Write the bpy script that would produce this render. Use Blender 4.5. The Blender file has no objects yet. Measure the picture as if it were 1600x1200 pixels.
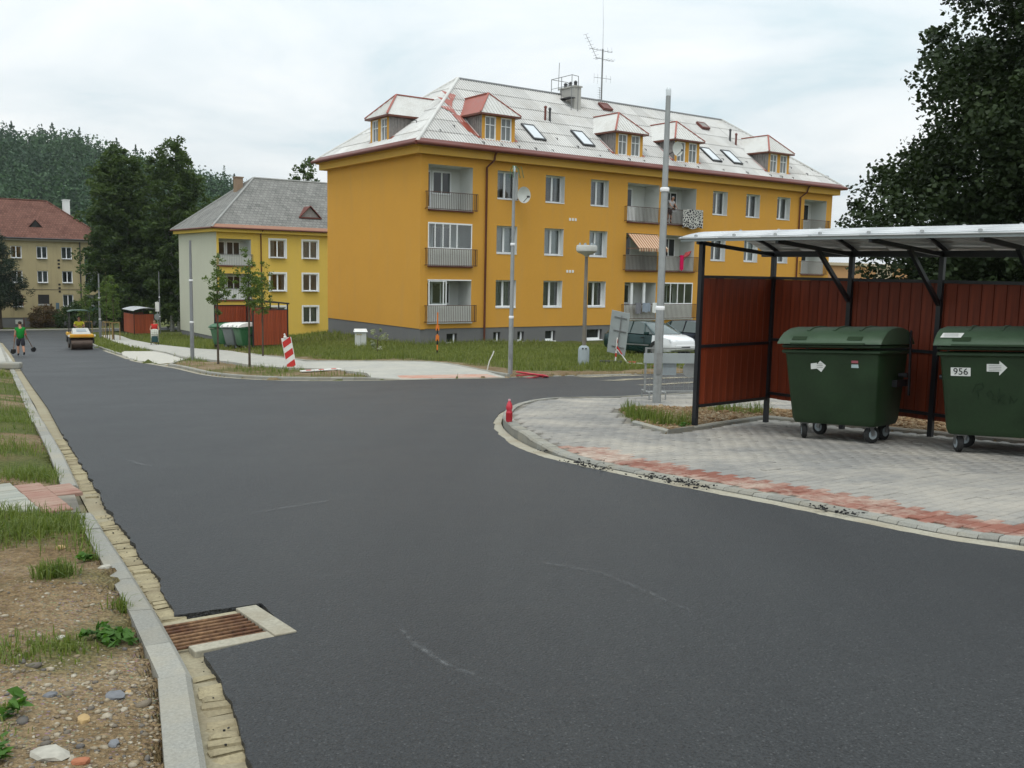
import bpy, bmesh, math, random
import numpy as np
from mathutils import Vector, Matrix
random.seed(7); rng = np.random.default_rng(7)
R = math.radians
scene = bpy.context.scene
COL = scene.collection

# ---------------------------------------------------------------- camera
EYE = (0.0, 0.0, 1.34)
def make_camera():
    up = Vector((0.0201, 1.0, 0.1189)).normalized()          # world up seen from the camera (pitch 6.8 deg, roll 1.15 deg)
    f = Vector((0, 0, -1)); yv = (f - up * f.dot(up)).normalized(); xv = yv.cross(up)
    cam = bpy.data.objects.new('camera', bpy.data.cameras.new('camera'))
    cam.data.sensor_width = 36.0; cam.data.lens = 33.3
    cam.data.clip_start = 0.05; cam.data.clip_end = 5000
    m = Matrix((xv, yv, up)).to_4x4(); m.translation = EYE
    cam.matrix_world = m
    COL.objects.link(cam); scene.camera = cam
make_camera()

# ---------------------------------------------------------------- sky, sun, exposure
SUN_EL, SUN_AZ = 62.0, 188.0      # elevation; azimuth clockwise from +Y
def make_world():
    w = bpy.data.worlds.new('World'); scene.world = w; w.use_nodes = True
    nt = w.node_tree; N = nt.nodes; L = nt.links; N.clear()
    out = N.new('ShaderNodeOutputWorld'); bg = N.new('ShaderNodeBackground'); bg.inputs[1].default_value = 0.1
    sky = N.new('ShaderNodeTexSky'); sky.sky_type = 'NISHITA'; sky.sun_disc = False
    sky.sun_elevation = R(SUN_EL); sky.sun_rotation = R(SUN_AZ); sky.dust_density = 3.0
    tc = N.new('ShaderNodeTexCoord')
    sep = N.new('ShaderNodeSeparateXYZ'); L.new(tc.outputs['Generated'], sep.inputs[0])
    add = N.new('ShaderNodeMath'); add.operation = 'ADD'; add.inputs[1].default_value = 0.22
    mx = N.new('ShaderNodeMath'); mx.operation = 'MAXIMUM'; mx.inputs[1].default_value = 0.0
    L.new(sep.outputs[2], mx.inputs[0]); L.new(mx.outputs[0], add.inputs[0])
    dx = N.new('ShaderNodeMath'); dx.operation = 'DIVIDE'; dy = N.new('ShaderNodeMath'); dy.operation = 'DIVIDE'
    L.new(sep.outputs[0], dx.inputs[0]); L.new(add.outputs[0], dx.inputs[1])
    L.new(sep.outputs[1], dy.inputs[0]); L.new(add.outputs[0], dy.inputs[1])
    cb = N.new('ShaderNodeCombineXYZ'); L.new(dx.outputs[0], cb.inputs[0]); L.new(dy.outputs[0], cb.inputs[1])
    n1 = N.new('ShaderNodeTexNoise'); n1.inputs['Scale'].default_value = 1.25; n1.inputs['Detail'].default_value = 6; n1.inputs['Roughness'].default_value = 0.52
    n1.inputs['Distortion'].default_value = 0.5
    L.new(cb.outputs[0], n1.inputs['Vector'])
    cr = N.new('ShaderNodeValToRGB'); L.new(n1.outputs[0], cr.inputs[0])
    e = cr.color_ramp.elements
    e[0].position = 0.32; e[0].color = (0.52, 0.67, 0.73, 1)
    e[1].position = 0.66; e[1].color = (0.90, 0.93, 0.935, 1)
    m = cr.color_ramp.elements.new(0.47); m.color = (0.74, 0.81, 0.84, 1)
    sc = N.new('ShaderNodeMixRGB'); sc.blend_type = 'MULTIPLY'; sc.inputs[0].default_value = 1.0; sc.inputs[2].default_value = (11.6, 11.6, 11.6, 1)
    L.new(cr.outputs[0], sc.inputs[1])
    gr = N.new('ShaderNodeMath'); gr.operation = 'MULTIPLY_ADD'; gr.inputs[1].default_value = 0.9; gr.inputs[2].default_value = 0.86   # an overcast sky is brightest overhead
    L.new(mx.outputs[0], gr.inputs[0])
    g2 = N.new('ShaderNodeMixRGB'); g2.blend_type = 'MULTIPLY'; g2.inputs[0].default_value = 1.0
    L.new(sc.outputs[0], g2.inputs[1]); L.new(gr.outputs[0], g2.inputs[2])
    mix = N.new('ShaderNodeMixRGB'); mix.inputs[0].default_value = 0.93
    L.new(sky.outputs[0], mix.inputs[1]); L.new(g2.outputs[0], mix.inputs[2])
    L.new(mix.outputs[0], bg.inputs[0]); L.new(bg.outputs[0], out.inputs[0])
make_world()
def make_sun():
    ld = bpy.data.lights.new('sun', 'SUN'); ld.energy = 1.2; ld.angle = R(30); ld.color = (1, 0.96, 0.9)
    o = bpy.data.objects.new('sun', ld); COL.objects.link(o)
    el, az = R(SUN_EL), R(SUN_AZ)
    d = Vector((math.sin(az) * math.cos(el), math.cos(az) * math.cos(el), math.sin(el)))
    o.rotation_euler = d.to_track_quat('Z', 'Y').to_euler(); o.location = d * 60
make_sun()
vs = scene.view_settings
vs.view_transform = 'Standard'; vs.look = 'None'; vs.gamma = 1.0; vs.exposure = 0.0; vs.use_curve_mapping = False
scene.cycles.max_bounces = 6; scene.cycles.transparent_max_bounces = 12
scene.cycles.diffuse_bounces = 3; scene.cycles.glossy_bounces = 3; scene.cycles.transmission_bounces = 4
scene.cycles.volume_bounces = 0
scene.cycles.use_denoising = True
scene.cycles.sample_clamp_indirect = 6.0

# ---------------------------------------------------------------- helpers: objects
def tag(o, label=None, cat=None, group=None, kind=None):
    if label: o['label'] = label
    if cat: o['category'] = cat
    if group: o['group'] = group
    if kind: o['kind'] = kind
    return o
def empty(name, loc=(0, 0, 0), rz=0.0, rot=None):
    o = bpy.data.objects.new(name, None); COL.objects.link(o)
    o.location = loc; o.rotation_euler = rot if rot else (0, 0, rz)
    o.empty_display_size = 0.2
    return o
def link(name, me, parent=None, loc=None, rot=None):
    o = bpy.data.objects.new(name, me); COL.objects.link(o)
    if parent: o.parent = parent
    if loc is not None: o.location = loc
    if rot is not None: o.rotation_euler = rot
    return o
def copy_tree(o, parent=None):
    c = o.copy(); COL.objects.link(c); c.parent = parent
    for ch in o.children: copy_tree(ch, c)
    return c
class MB:
    """collects shapes; build() links them as one mesh object"""
    def __init__(s): s.V = []; s.F = []; s.M = []
    def add(s, vs, fs, m=0):
        b = len(s.V); s.V += [tuple(v) for v in vs]
        for f in fs: s.F.append([b + i for i in f]); s.M.append(m)
    def poly(s, pts, m=0): s.add(pts, [list(range(len(pts)))], m)
    def box(s, x0, x1, y0, y1, z0, z1, m=0):
        s.add([(x0,y0,z0),(x1,y0,z0),(x1,y1,z0),(x0,y1,z0),(x0,y0,z1),(x1,y0,z1),(x1,y1,z1),(x0,y1,z1)],
              [(3,2,1,0),(4,5,6,7),(0,1,5,4),(1,2,6,5),(2,3,7,6),(3,0,4,7)], m)
    def bar(s, p, q, w, h=None, m=0, up=(0, 0, 1)):
        h = h or w; p = Vector(p); q = Vector(q); d = (q - p).normalized(); up = Vector(up)
        x = d.cross(up)
        if x.length < 1e-4: x = d.cross(Vector((1, 0, 0)))
        x.normalize(); y = x.cross(d).normalized(); x *= w / 2; y *= h / 2
        s.add([p-x-y, p+x-y, p+x+y, p-x+y, q-x-y, q+x-y, q+x+y, q-x+y],
              [(0,1,2,3),(7,6,5,4),(4,5,1,0),(5,6,2,1),(6,7,3,2),(7,4,0,3)], m)
    def tube(s, pts, r, n=8, m=0, cap=True):
        pts = [Vector(p) for p in pts]; k = len(pts)
        rs = r if isinstance(r, (list, tuple)) else [r] * k
        b = len(s.V); ref = None
        for i in range(k):
            d = (pts[min(i+1, k-1)] - pts[max(i-1, 0)])
            d = d.normalized() if d.length > 1e-9 else Vector((0, 0, 1))
            if ref is None:
                ref = Vector((1, 0, 0)) if abs(d.x) < 0.8 else Vector((0, 1, 0))
            x = (ref - d * ref.dot(d)).normalized(); y = d.cross(x); ref = x
            for j in range(n):
                a = 2 * math.pi * j / n; s.V.append(tuple(pts[i] + (x * math.cos(a) + y * math.sin(a)) * rs[i]))
        for i in range(k - 1):
            for j in range(n):
                j2 = (j + 1) % n
                s.F.append([b+i*n+j, b+i*n+j2, b+(i+1)*n+j2, b+(i+1)*n+j]); s.M.append(m)
        if cap:
            s.F.append([b+j for j in range(n)][::-1]); s.M.append(m)
            s.F.append([b+(k-1)*n+j for j in range(n)]); s.M.append(m)
    def lathe(s, prof, n=16, c=(0, 0, 0), m=0, axis='z'):
        b = len(s.V)
        for (r, z) in prof:
            for j in range(n):
                a = 2*math.pi*j/n; u, v = r*math.cos(a), r*math.sin(a)
                p = (u, v, z) if axis == 'z' else ((z, u, v) if axis == 'x' else (v, z, u))
                s.V.append((p[0]+c[0], p[1]+c[1], p[2]+c[2]))
        for i in range(len(prof)-1):
            for j in range(n):
                j2 = (j+1) % n
                s.F.append([b+i*n+j, b+i*n+j2, b+(i+1)*n+j2, b+(i+1)*n+j]); s.M.append(m)
        s.F.append([b+j for j in range(n)][::-1]); s.M.append(m)
        s.F.append([b+(len(prof)-1)*n+j for j in range(n)]); s.M.append(m)
    def sphere(s, c, r, n=10, k=6, m=0):
        rx, ry, rz = r if isinstance(r, (list, tuple)) else (r, r, r)
        prof = [(math.sin(math.pi*i/k), -math.cos(math.pi*i/k)) for i in range(k+1)]
        b = len(s.V)
        for (q, z) in prof:
            for j in range(n):
                a = 2*math.pi*j/n; s.V.append((c[0]+rx*q*math.cos(a), c[1]+ry*q*math.sin(a), c[2]+rz*z))
        for i in range(k):
            for j in range(n):
                j2 = (j+1) % n
                s.F.append([b+i*n+j, b+i*n+j2, b+(i+1)*n+j2, b+(i+1)*n+j]); s.M.append(m)
    def prism(s, pts, vec, m=0):
        k = len(pts); v = Vector(vec); b = len(s.V)
        s.V += [tuple(p) for p in pts] + [tuple(Vector(p) + v) for p in pts]
        s.F.append([b+i for i in range(k)][::-1]); s.M.append(m)
        s.F.append([b+k+i for i in range(k)]); s.M.append(m)
        for i in range(k):
            j = (i+1) % k; s.F.append([b+i, b+j, b+k+j, b+k+i]); s.M.append(m)
    def mesh(s, name, mats, smooth=None, dz=0.0, fix=True):
        me = bpy.data.meshes.new(name)
        V = s.V if not dz else [(a, b, c + dz) for a, b, c in s.V]
        me.from_pydata(V, [], s.F)
        for m in (mats if isinstance(mats, (list, tuple)) else [mats]): me.materials.append(m)
        if len(s.M): me.polygons.foreach_set('material_index', s.M)
        if fix:
            bm = bmesh.new(); bm.from_mesh(me); bmesh.ops.recalc_face_normals(bm, faces=bm.faces); bm.to_mesh(me); bm.free()
        if smooth:
            me.polygons.foreach_set('use_smooth', [True] * len(me.polygons))
            me.set_sharp_from_angle(angle=R(smooth))
        me.update()
        return me
    def build(s, name, mats, parent=None, smooth=None, dz=0.0, loc=None, rot=None, bevel=0.0, fix=True):
        o = link(name, s.mesh(name, mats, smooth, dz, fix), parent, loc, rot)
        if bevel:
            b = o.modifiers.new('bevel', 'BEVEL'); b.width = bevel; b.segments = 2; b.limit_method = 'ANGLE'
        return o
def np_mesh(name, V, F, mats, smooth=False, midx=None):
    """fast mesh from numpy arrays, F (n,k)"""
    me = bpy.data.meshes.new(name); n, k = F.shape
    me.vertices.add(len(V)); me.vertices.foreach_set('co', np.asarray(V, np.float32).ravel())
    me.loops.add(n*k); me.loops.foreach_set('vertex_index', F.astype(np.int32).ravel())
    me.polygons.add(n); me.polygons.foreach_set('loop_start', np.arange(0, n*k, k, dtype=np.int32))
    if smooth: me.polygons.foreach_set('use_smooth', np.ones(n, bool))
    for m in (mats if isinstance(mats, (list, tuple)) else [mats]): me.materials.append(m)
    if midx is not None: me.polygons.foreach_set('material_index', np.asarray(midx, np.int32))
    me.update(calc_edges=True); me.validate()
    return me
def set_attr(me, name, vals, dom='POINT'):
    a = me.attributes.new(name, 'FLOAT', dom); a.data.foreach_set('value', np.asarray(vals, np.float32))

# ---------------------------------------------------------------- helpers: materials
class NT:
    def __init__(s, name, rough=0.7, spec=0.3, metal=0.0):
        s.mat = bpy.data.materials.new(name); s.mat.use_nodes = True
        s.t = s.mat.node_tree; s.t.nodes.clear()
        s.out = s.n('ShaderNodeOutputMaterial'); s.b = s.n('ShaderNodeBsdfPrincipled')
        s.l(s.b.outputs[0], s.out.inputs[0])
        s.b.inputs['Roughness'].default_value = rough; s.b.inputs['Specular IOR Level'].default_value = spec
        s.b.inputs['Metallic'].default_value = metal
    def n(s, t, **kw):
        x = s.t.nodes.new(t)
        for k, v in kw.items(): setattr(x, k, v)
        return x
    def l(s, a, b): s.t.links.new(a, b)
    def pos(s, obj=False):
        return s.n('ShaderNodeTexCoord').outputs['Object'] if obj else s.n('ShaderNodeNewGeometry').outputs['Position']
    def mapv(s, v, scale=(1, 1, 1), rot=(0, 0, 0)):
        m = s.n('ShaderNodeMapping'); m.inputs['Scale'].default_value = scale; m.inputs['Rotation'].default_value = rot
        s.l(v, m.inputs[0]); return m.outputs[0]
    def noise(s, v, scale, detail=3, rough=0.55):
        x = s.n('ShaderNodeTexNoise'); x.inputs['Scale'].default_value = scale; x.inputs['Detail'].default_value = detail
        x.inputs['Roughness'].default_value = rough; s.l(v, x.inputs['Vector']); return x.outputs[0]
    def voro(s, v, scale, feat='F1', out='Distance'):
        x = s.n('ShaderNodeTexVoronoi', feature=feat); x.inputs['Scale'].default_value = scale; s.l(v, x.inputs['Vector']); return x.outputs[out]
    def ramp(s, v, p0, p1, c0=(0, 0, 0), c1=(1, 1, 1)):
        x = s.n('ShaderNodeValToRGB'); e = x.color_ramp.elements
        e[0].position = p0; e[1].position = p1; e[0].color = (*c0, 1); e[1].color = (*c1, 1)
        s.l(v, x.inputs[0]); return x.outputs[0]
    def mix(s, f, a, b, mode='MIX'):
        x = s.n('ShaderNodeMixRGB', blend_type=mode)
        for i, v in ((0, f), (1, a), (2, b)):
            if isinstance(v, (int, float)): x.inputs[i].default_value = v
            elif isinstance(v, tuple): x.inputs[i].default_value = (*v, 1)
            else: s.l(v, x.inputs[i])
        return x.outputs[0]
    def math(s, op, a, b=0.5):
        x = s.n('ShaderNodeMath', operation=op)
        for i, v in ((0, a), (1, b)):
            if isinstance(v, (int, float)): x.inputs[i].default_value = v
            else: s.l(v, x.inputs[i])
        return x.outputs[0]
    def attr(s, name):
        x = s.n('ShaderNodeAttribute'); x.attribute_name = name; return x.outputs['Fac']
    def color(s, c):
        if isinstance(c, tuple): s.b.inputs['Base Color'].default_value = (*c, 1)
        else: s.l(c, s.b.inputs['Base Color'])
        return s
    def bump(s, h, strength=0.3, dist=0.01):
        x = s.n('ShaderNodeBump'); x.inputs['Strength'].default_value = strength; x.inputs['Distance'].default_value = dist
        s.l(h, x.inputs['Height']); s.l(x.outputs[0], s.b.inputs['Normal']); return s
    def rough(s, v): s.l(v, s.b.inputs['Roughness']); return s
def sc(c, k): return tuple(min(1.0, x * k) for x in c)
MC = {}
def flat(name, c, rough=0.6, spec=0.3, metal=0.0, var=0.12, scale=3.0, fine=40.0, bump=0.0, obj=False):
    """a paint or plastic with slight tone variation and fine grain"""
    if name in MC: return MC[name]
    t = NT(name, rough, spec, metal); p = t.pos(obj)
    a = t.noise(p, scale, 4); b = t.noise(p, fine, 2)
    f = t.math('ADD', t.math('MULTIPLY', a, 0.7), t.math('MULTIPLY', b, 0.3))
    t.color(t.ramp(f, 0.3, 0.7, sc(c, 1 - var), sc(c, 1 + var)))
    t.rough(t.ramp(a, 0.3, 0.7, (max(0, rough-0.08),)*3, (min(1, rough+0.08),)*3))
    if bump: t.bump(b, bump, 0.005)
    MC[name] = t.mat; return t.mat
def glass(name='window_glass', tint=(0.9, 0.95, 0.95), refl=0.10):
    if name in MC: return MC[name]
    m = bpy.data.materials.new(name); m.use_nodes = True; nt = m.node_tree; nt.nodes.clear()
    o = nt.nodes.new('ShaderNodeOutputMaterial'); tr = nt.nodes.new('ShaderNodeBsdfTransparent'); gl = nt.nodes.new('ShaderNodeBsdfGlossy')
    mx = nt.nodes.new('ShaderNodeMixShader'); fr = nt.nodes.new('ShaderNodeFresnel'); fr.inputs[0].default_value = 1.5
    ad = nt.nodes.new('ShaderNodeMath'); ad.operation = 'ADD'; ad.inputs[1].default_value = refl; ad.use_clamp = True
    tr.inputs[0].default_value = (*tint, 1); gl.inputs['Roughness'].default_value = 0.02
    nt.links.new(fr.outputs[0], ad.inputs[0]); nt.links.new(ad.outputs[0], mx.inputs[0])
    nt.links.new(tr.outputs[0], mx.inputs[1]); nt.links.new(gl.outputs[0], mx.inputs[2]); nt.links.new(mx.outputs[0], o.inputs[0])
    MC[name] = m; return m

# ---------------------------------------------------------------- terrain height (smooth surface through surveyed points)
def plane(X, Y): return -.0657*Y + .0163*X
CT = [(X, Y, plane(X, Y)) for (X, Y) in [(-6,-4),(4,-4),(14,-4),(-4,0),(4,0),(12,0),(-6,6),(0,6),(8,6),(-8,12),(0,12),(8,14),(16,14),(-8,20),(0,20),(10,20),(-12,28),(-3,26),(5,26),(20,10),(-16,34),(-9,30),(26,22)]]
CT += [(-25,48,-3.49),(-20,48,-3.4),(-28,58,-4.0),(-30,72,-4.65),(-38,89,-5.5),(-45,100,-5.95),(-66,98,-6.1),(-52,112,-6.4),(-62,105,-6.3),(-25,79,-5.05),(-33,88,-5.2),(-24,64,-4.2),(-15,56,-3.3),(-16,46,-3.2),
(-4.7,47.3,-2.55),(5,54,-2.65),(15,61.5,-2.7),(22,66.5,-2.7),(-11,56,-2.6),(-3,33,-1.98),(2,31,-1.95),(6,36,-2.0),(-4,39,-2.2),(9,33,-1.9),(20,40,-1.8),(40,50,-2.0),(30,30,-1.6),(40,10,0.0),(0,75,-3.2),(60,100,-4),(-10,110,-5.5),(-100,120,-6.5),(-90,60,-5.),(-60,40,-4.0),(-30,20,-1.9),(-15,6,-.75),(0,180,-6),(-120,220,-6),(120,220,-5),(-60,0,-2),(60,-10,1.0)]
CT = np.array(CT, float)
def _phi(r2): return np.where(r2 > 1e-12, .5*r2*np.log(np.maximum(r2, 1e-12)), 0.)
_n = len(CT); _A = np.zeros((_n+3, _n+3)); _A[:_n, :_n] = _phi(((CT[:, None, :2]-CT[None, :, :2])**2).sum(-1)) + np.eye(_n)*2.0
_A[:_n, _n] = 1; _A[:_n, _n+1:] = CT[:, :2]; _A[_n:, :_n] = _A[:_n, _n:].T
_W = np.linalg.solve(_A, np.concatenate([CT[:, 2], [0, 0, 0]]))
def Harr(x, y):
    x = np.asarray(x, float); y = np.asarray(y, float); sh = x.shape; x = x.ravel(); y = y.ravel(); out = np.empty(len(x))
    for i in range(0, len(x), 20000):
        a, b = x[i:i+20000], y[i:i+20000]
        out[i:i+20000] = _phi((a[:, None]-CT[:, 0])**2 + (b[:, None]-CT[:, 1])**2) @ _W[:_n] + _W[_n] + _W[_n+1]*a + _W[_n+2]*b
    r = np.hypot(x, y); far = np.clip((r-200)/150, 0, 1)
    return (out*(1-far) - 6.0*far).reshape(sh)
def H(x, y): return float(Harr(np.array([x]), np.array([y]))[0])
def vnoise(x, y, s, seed=0):
    x = np.asarray(x)/s + seed*17.3; y = np.asarray(y)/s + seed*9.1
    i = np.floor(x).astype(np.int64); j = np.floor(y).astype(np.int64); fx = x-i; fy = y-j
    fx = fx*fx*(3-2*fx); fy = fy*fy*(3-2*fy)
    def h(a, b):
        v = (a*374761393 + b*668265263 + seed*1442695041) & 0x7fffffff
        v = ((v ^ (v >> 13))*1274126177) & 0x7fffffff
        return ((v ^ (v >> 16)) & 0xffff)/65535.0
    return (h(i, j)*(1-fx)+h(i+1, j)*fx)*(1-fy) + (h(i, j+1)*(1-fx)+h(i+1, j+1)*fx)*fy
def inside(px, py, poly):
    px = np.asarray(px, float); py = np.asarray(py, float); c = np.zeros(px.shape, bool); n = len(poly)
    for i in range(n):
        x1, y1 = poly[i]; x2, y2 = poly[(i+1) % n]
        if y1 == y2: continue
        k = ((y1 > py) != (y2 > py)) & (px < (x2-x1)*(py-y1)/(y2-y1)+x1); c ^= k
    return c
def dist_line(px, py, line):
    d = np.full(np.shape(px), 1e9)
    for (a, b) in zip(line[:-1], line[1:]):
        ax, ay = a; bx, by = b; l2 = (bx-ax)**2+(by-ay)**2 + 1e-12
        t = np.clip(((px-ax)*(bx-ax)+(py-ay)*(by-ay))/l2, 0, 1)
        d = np.minimum(d, np.hypot(px-ax-t*(bx-ax), py-ay-t*(by-ay)))
    return d
def resample(line, step):
    out = [Vector(line[0])]; 
    for a, b in zip(line[:-1], line[1:]):
        a = Vector(a); b = Vector(b); L_ = (b-a).length; k = max(1, int(round(L_/step)))
        for i in range(1, k+1): out.append(a.lerp(b, i/k))
    return out
def smooth_line(line, it=2):
    p = [Vector(q) for q in line]
    for _ in range(it):
        o = [p[0]]
        for a, b in zip(p[:-1], p[1:]): o += [a.lerp(b, .25), a.lerp(b, .75)]
        o.append(p[-1]); p = o
    return [(q.x, q.y) for q in p]
def offset_line(line, d):
    """shift a polyline to its left by d"""
    p = [Vector(q) for q in line]; o = []
    for i in range(len(p)):
        t = (p[min(i+1, len(p)-1)] - p[max(i-1, 0)]).normalized(); o.append((p[i].x - t.y*d, p[i].y + t.x*d))
    return o
UA = R(35.53)                                   # the street grid: U runs along the long fronts, V up the street
U = Vector((math.cos(UA), math.sin(UA), 0)); V = Vector((-math.sin(UA), math.cos(UA), 0))
# ================================================================ GROUND
LEFT_ASPH = [(7.3,-15),(4.0,-8),(1.6,-2.5),(0.1,.8),(-0.74,2.63),(-0.94,3.14),(-1.23,3.7),(-1.55,4.25),(-1.92,4.97),(-2.44,5.91),(-3.01,6.92),(-3.71,8.24),(-4.55,9.76),(-5.8,12.09),(-8.15,16.45),(-10.77,21.22),(-14.38,27.8),(-18.87,36.03),(-24.63,46.58),(-30.09,56.35),(-38.16,70.62),(-43.85,79.5),(-49.2,86.0),(-55.5,91.0)]
LEFT_KERB = [(6.9,-15),(3.65,-8),(1.3,-2.5),(-0.12,.8),(-0.81,2.47),(-0.92,2.75),(-1.15,3.33),(-1.37,3.75),(-1.63,4.23),(-1.94,4.78),(-2.22,5.27),(-2.65,6.02),(-2.98,6.6),(-3.57,7.68),(-4.6,9.6),(-6.7,13.4),(-8.75,17.2),(-11.3,21.8),(-14.75,28.0),(-19.2,36.2),(-25.0,46.8),(-30.5,56.6),(-38.5,70.85),(-44.2,79.8),(-49.5,86.4),(-55.7,91.4)]
ISL_GUT = [(2.84,19.82+.25),(1.32,18.3),(.7,18.3),(.25,17.5),(-.1,16.3),(-.25,14.9),(-0.27,13.46),(-0.12,11.9),(0.10,10.62),(0.45,9.75),(0.82,9.05),(1.30,8.25),(1.72,7.62),(2.05,7.15),(2.45,6.5),(2.78,5.98),(3.15,5.6),(3.5,5.25),(5.1,3.0),(7.6,-.6),(14,-9.8),(18,-15)]
ISL_KERB = [(14,28.0),(9,24.4),(6.4,22.5),(3.95,20.7),(2.84,19.85),(1.45,18.6),(.85,18.15),(0.42,17.34),(0.06,16.16),(-0.12,14.8),(-0.13,13.46),(0.01,12.1),(0.22,11.0),(0.42,10.3),(0.64,9.76),(1.00,9.1),(1.45,8.4),(1.86,7.78),(2.19,7.28),(2.58,6.64),(2.90,6.12),(3.27,5.78),(3.6,5.43),(5.2,3.17),(7.7,-.43),(14.1,-9.6),(18.1,-14.8)]
FAR_EDGE = [(30,48.0),(14,36.4),(6.04,31.0),(2.66,29.7),(1.81,29.1),(-.15,27.75),(-3.0,26.6),(-3.9,26.15),(-5.16,25.9),(-6.77,26.25),(-8.26,27.6),(-9.6,29.5),(-10.83,31.64),(-12.04,33.77),(-12.76,34.88),(-15.33,39.5),(-18.3,45.2),(-20.67,49.55),(-24.25,56.2),(-30.84,68.6),(-38.5,83.5),(-42.6,91.5),(-44.3,97.5),(-43.2,102.4)]
CROSS_NEAR_R = [(-43.2,102.4),(-38,106.8),(-10,126.8)]
CROSS_FAR = [(-13,131.6),(-47.3,107.2),(-57,100.3),(-85,80.3)]
CROSS_NEAR_L = [(-81.5,75.4),(-62,89.3),(-57.5,91.6),(-55.5,91.0)]
SIDE_NEAR = [(33,43.2)]

m_asphalt = None
def mat_asphalt():
    t = NT('asphalt', 0.6, 0.5); p = t.pos()
    g = t.noise(p, 95, 3, 0.75); g2 = t.noise(p, 38, 3, 0.7); vc = t.voro(p, 85, out='Color'); vd = t.voro(p, 85); big = t.noise(p, 0.33, 5, 0.55); med = t.noise(p, 3.1, 4, 0.6)
    lane = t.noise(t.mapv(p, (0.9, 0.07, 1), (0, 0, -UA)), 1.0, 4, 0.6)                # long passes of the paver and roller
    base = t.ramp(g, 0.34, 0.66, (0.0042, 0.0052, 0.0065), (0.037, 0.040, 0.043))
    st = t.n('ShaderNodeSeparateXYZ'); t.l(vc, st.inputs[0])
    base = t.mix(t.math('MULTIPLY', t.ramp(st.outputs[0], 0.84, 0.90), t.ramp(vd, 0.28, 0.42, (1,)*3, (0,)*3)), base, (0.075, 0.078, 0.08))   # pale chips
    base = t.mix(t.math('MULTIPLY', t.ramp(st.outputs[1], 0.75, 0.8), t.ramp(vd, 0.28, 0.45, (1,)*3, (0,)*3)), base, (0.004, 0.004, 0.005))       # open voids
    base = t.mix(1.0, base, t.ramp(t.math('ADD', t.math('MULTIPLY', big, .5), t.math('MULTIPLY', lane, .5)), 0.36, 0.64, (0.68, 0.70, 0.74), (1.42, 1.40, 1.34)), 'MULTIPLY')
    base = t.mix(t.ramp(med, 0.55, 0.8, (0,)*3, (0.22,)*3), base, (0.05, 0.049, 0.046))
    base = t.mix(t.ramp(g2, 0.3, 0.7, (0.25,)*3, (0,)*3), base, (0.008, 0.008, 0.009))
    t.color(base); t.rough(t.ramp(t.math('ADD', t.math('MULTIPLY', g, .5), t.math('MULTIPLY', big, .5)), 0.3, 0.7, (0.42,)*3, (0.64,)*3))
    t.bump(t.math('ADD', t.math('ADD', g, g2), t.math('MULTIPLY', vd, -0.9)), 0.9, 0.010)
    return t.mat
def mat_concrete(name, c, stain=(0.5, 0.46, 0.36), sfac=0.5, fine=90):
    t = NT(name, 0.85, 0.25); p = t.pos()
    a = t.noise(p, 2.2, 5, 0.6); b = t.noise(p, fine, 3, 0.7); s = t.voro(p, 38)
    oi = t.n('ShaderNodeObjectInfo').outputs['Random']
    base = t.ramp(b, 0.3, 0.7, sc(c, 0.78), sc(c, 1.15))
    base = t.mix(t.ramp(a, 0.45, 0.72, (0,)*3, (sfac,)*3), base, stain)
    base = t.mix(1.0, base, t.ramp(oi, 0, 1, (0.88,)*3, (1.1,)*3), 'MULTIPLY')
    base = t.mix(t.ramp(s, 0.0, 0.10, (0.7,)*3, (0,)*3), base, sc(c, 0.35))
    t.color(base); t.bump(t.math('ADD', b, a), 0.4, 0.006); return t.mat
def mat_ground():
    t = NT('ground_soil_and_turf', 0.95, 0.15); p = t.pos(); so = t.attr('soil')
    n1 = t.noise(p, 1.1, 5, 0.6); n2 = t.noise(p, 26, 4, 0.65); n3 = t.noise(p, 120, 2, 0.6); v = t.voro(p, 55, out='Color'); vd = t.voro(p, 55)
    soil = t.ramp(n2, 0.3, 0.72, (0.10, 0.064, 0.030), (0.33, 0.225, 0.115))
    soil = t.mix(t.ramp(n1, 0.42, 0.66), soil, t.ramp(n2, 0.3, 0.7, (0.20, 0.135, 0.07), (0.46, 0.355, 0.22)))
    pebble = t.mix(0.75, v, (0.34, 0.30, 0.24))
    soil = t.mix(t.math('MULTIPLY', t.ramp(vd, 0.25, 0.38, (0.8,)*3, (0,)*3), t.ramp(n1, 0.35, 0.6)), soil, t.mix(1.0, pebble, (0.8, 0.8, 0.8), 'MULTIPLY'))
    soil = t.mix(t.ramp(n3, 0.35, 0.65, (0.35,)*3, (0,)*3), soil, (0.09, 0.07, 0.045))
    turf = t.ramp(n2, 0.3, 0.7, (0.05, 0.062, 0.018), (0.14, 0.155, 0.045))
    turf = t.mix(t.ramp(n1, 0.5, 0.75), turf, (0.12, 0.12, 0.035))
    t.color(t.mix(so, turf, soil))
    t.bump(t.math('ADD', n2, t.math('MULTIPLY', vd, -0.8)), 0.9, 0.03); return t.mat
def mat_paver(name, c1, c2, sand=(0.56, 0.50, 0.42), lo=0.46, hi=0.66, smax=0.85):
    t = NT(name, 0.9, 0.2); p = t.pos(); r = t.attr('rnd')
    f = t.noise(p, 150, 3, 0.7); d = t.noise(p, 1.05, 5, 0.62); d2 = t.noise(p, 14, 4, 0.65)
    base = t.mix(r, c1, c2); base = t.mix(t.ramp(f, 0.3, 0.7, (0.3,)*3, (0,)*3), base, sc(c1, 0.55))
    m = t.math('ADD', t.math('MULTIPLY', d, 0.75), t.math('MULTIPLY', d2, 0.25))
    base = t.mix(t.ramp(m, lo, hi, (0.06,)*3, (smax,)*3), base, t.mix(f, sand, sc(sand, 1.15)))
    t.color(base); t.bump(t.math('ADD', f, d2), 0.35, 0.004); return t.mat
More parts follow.
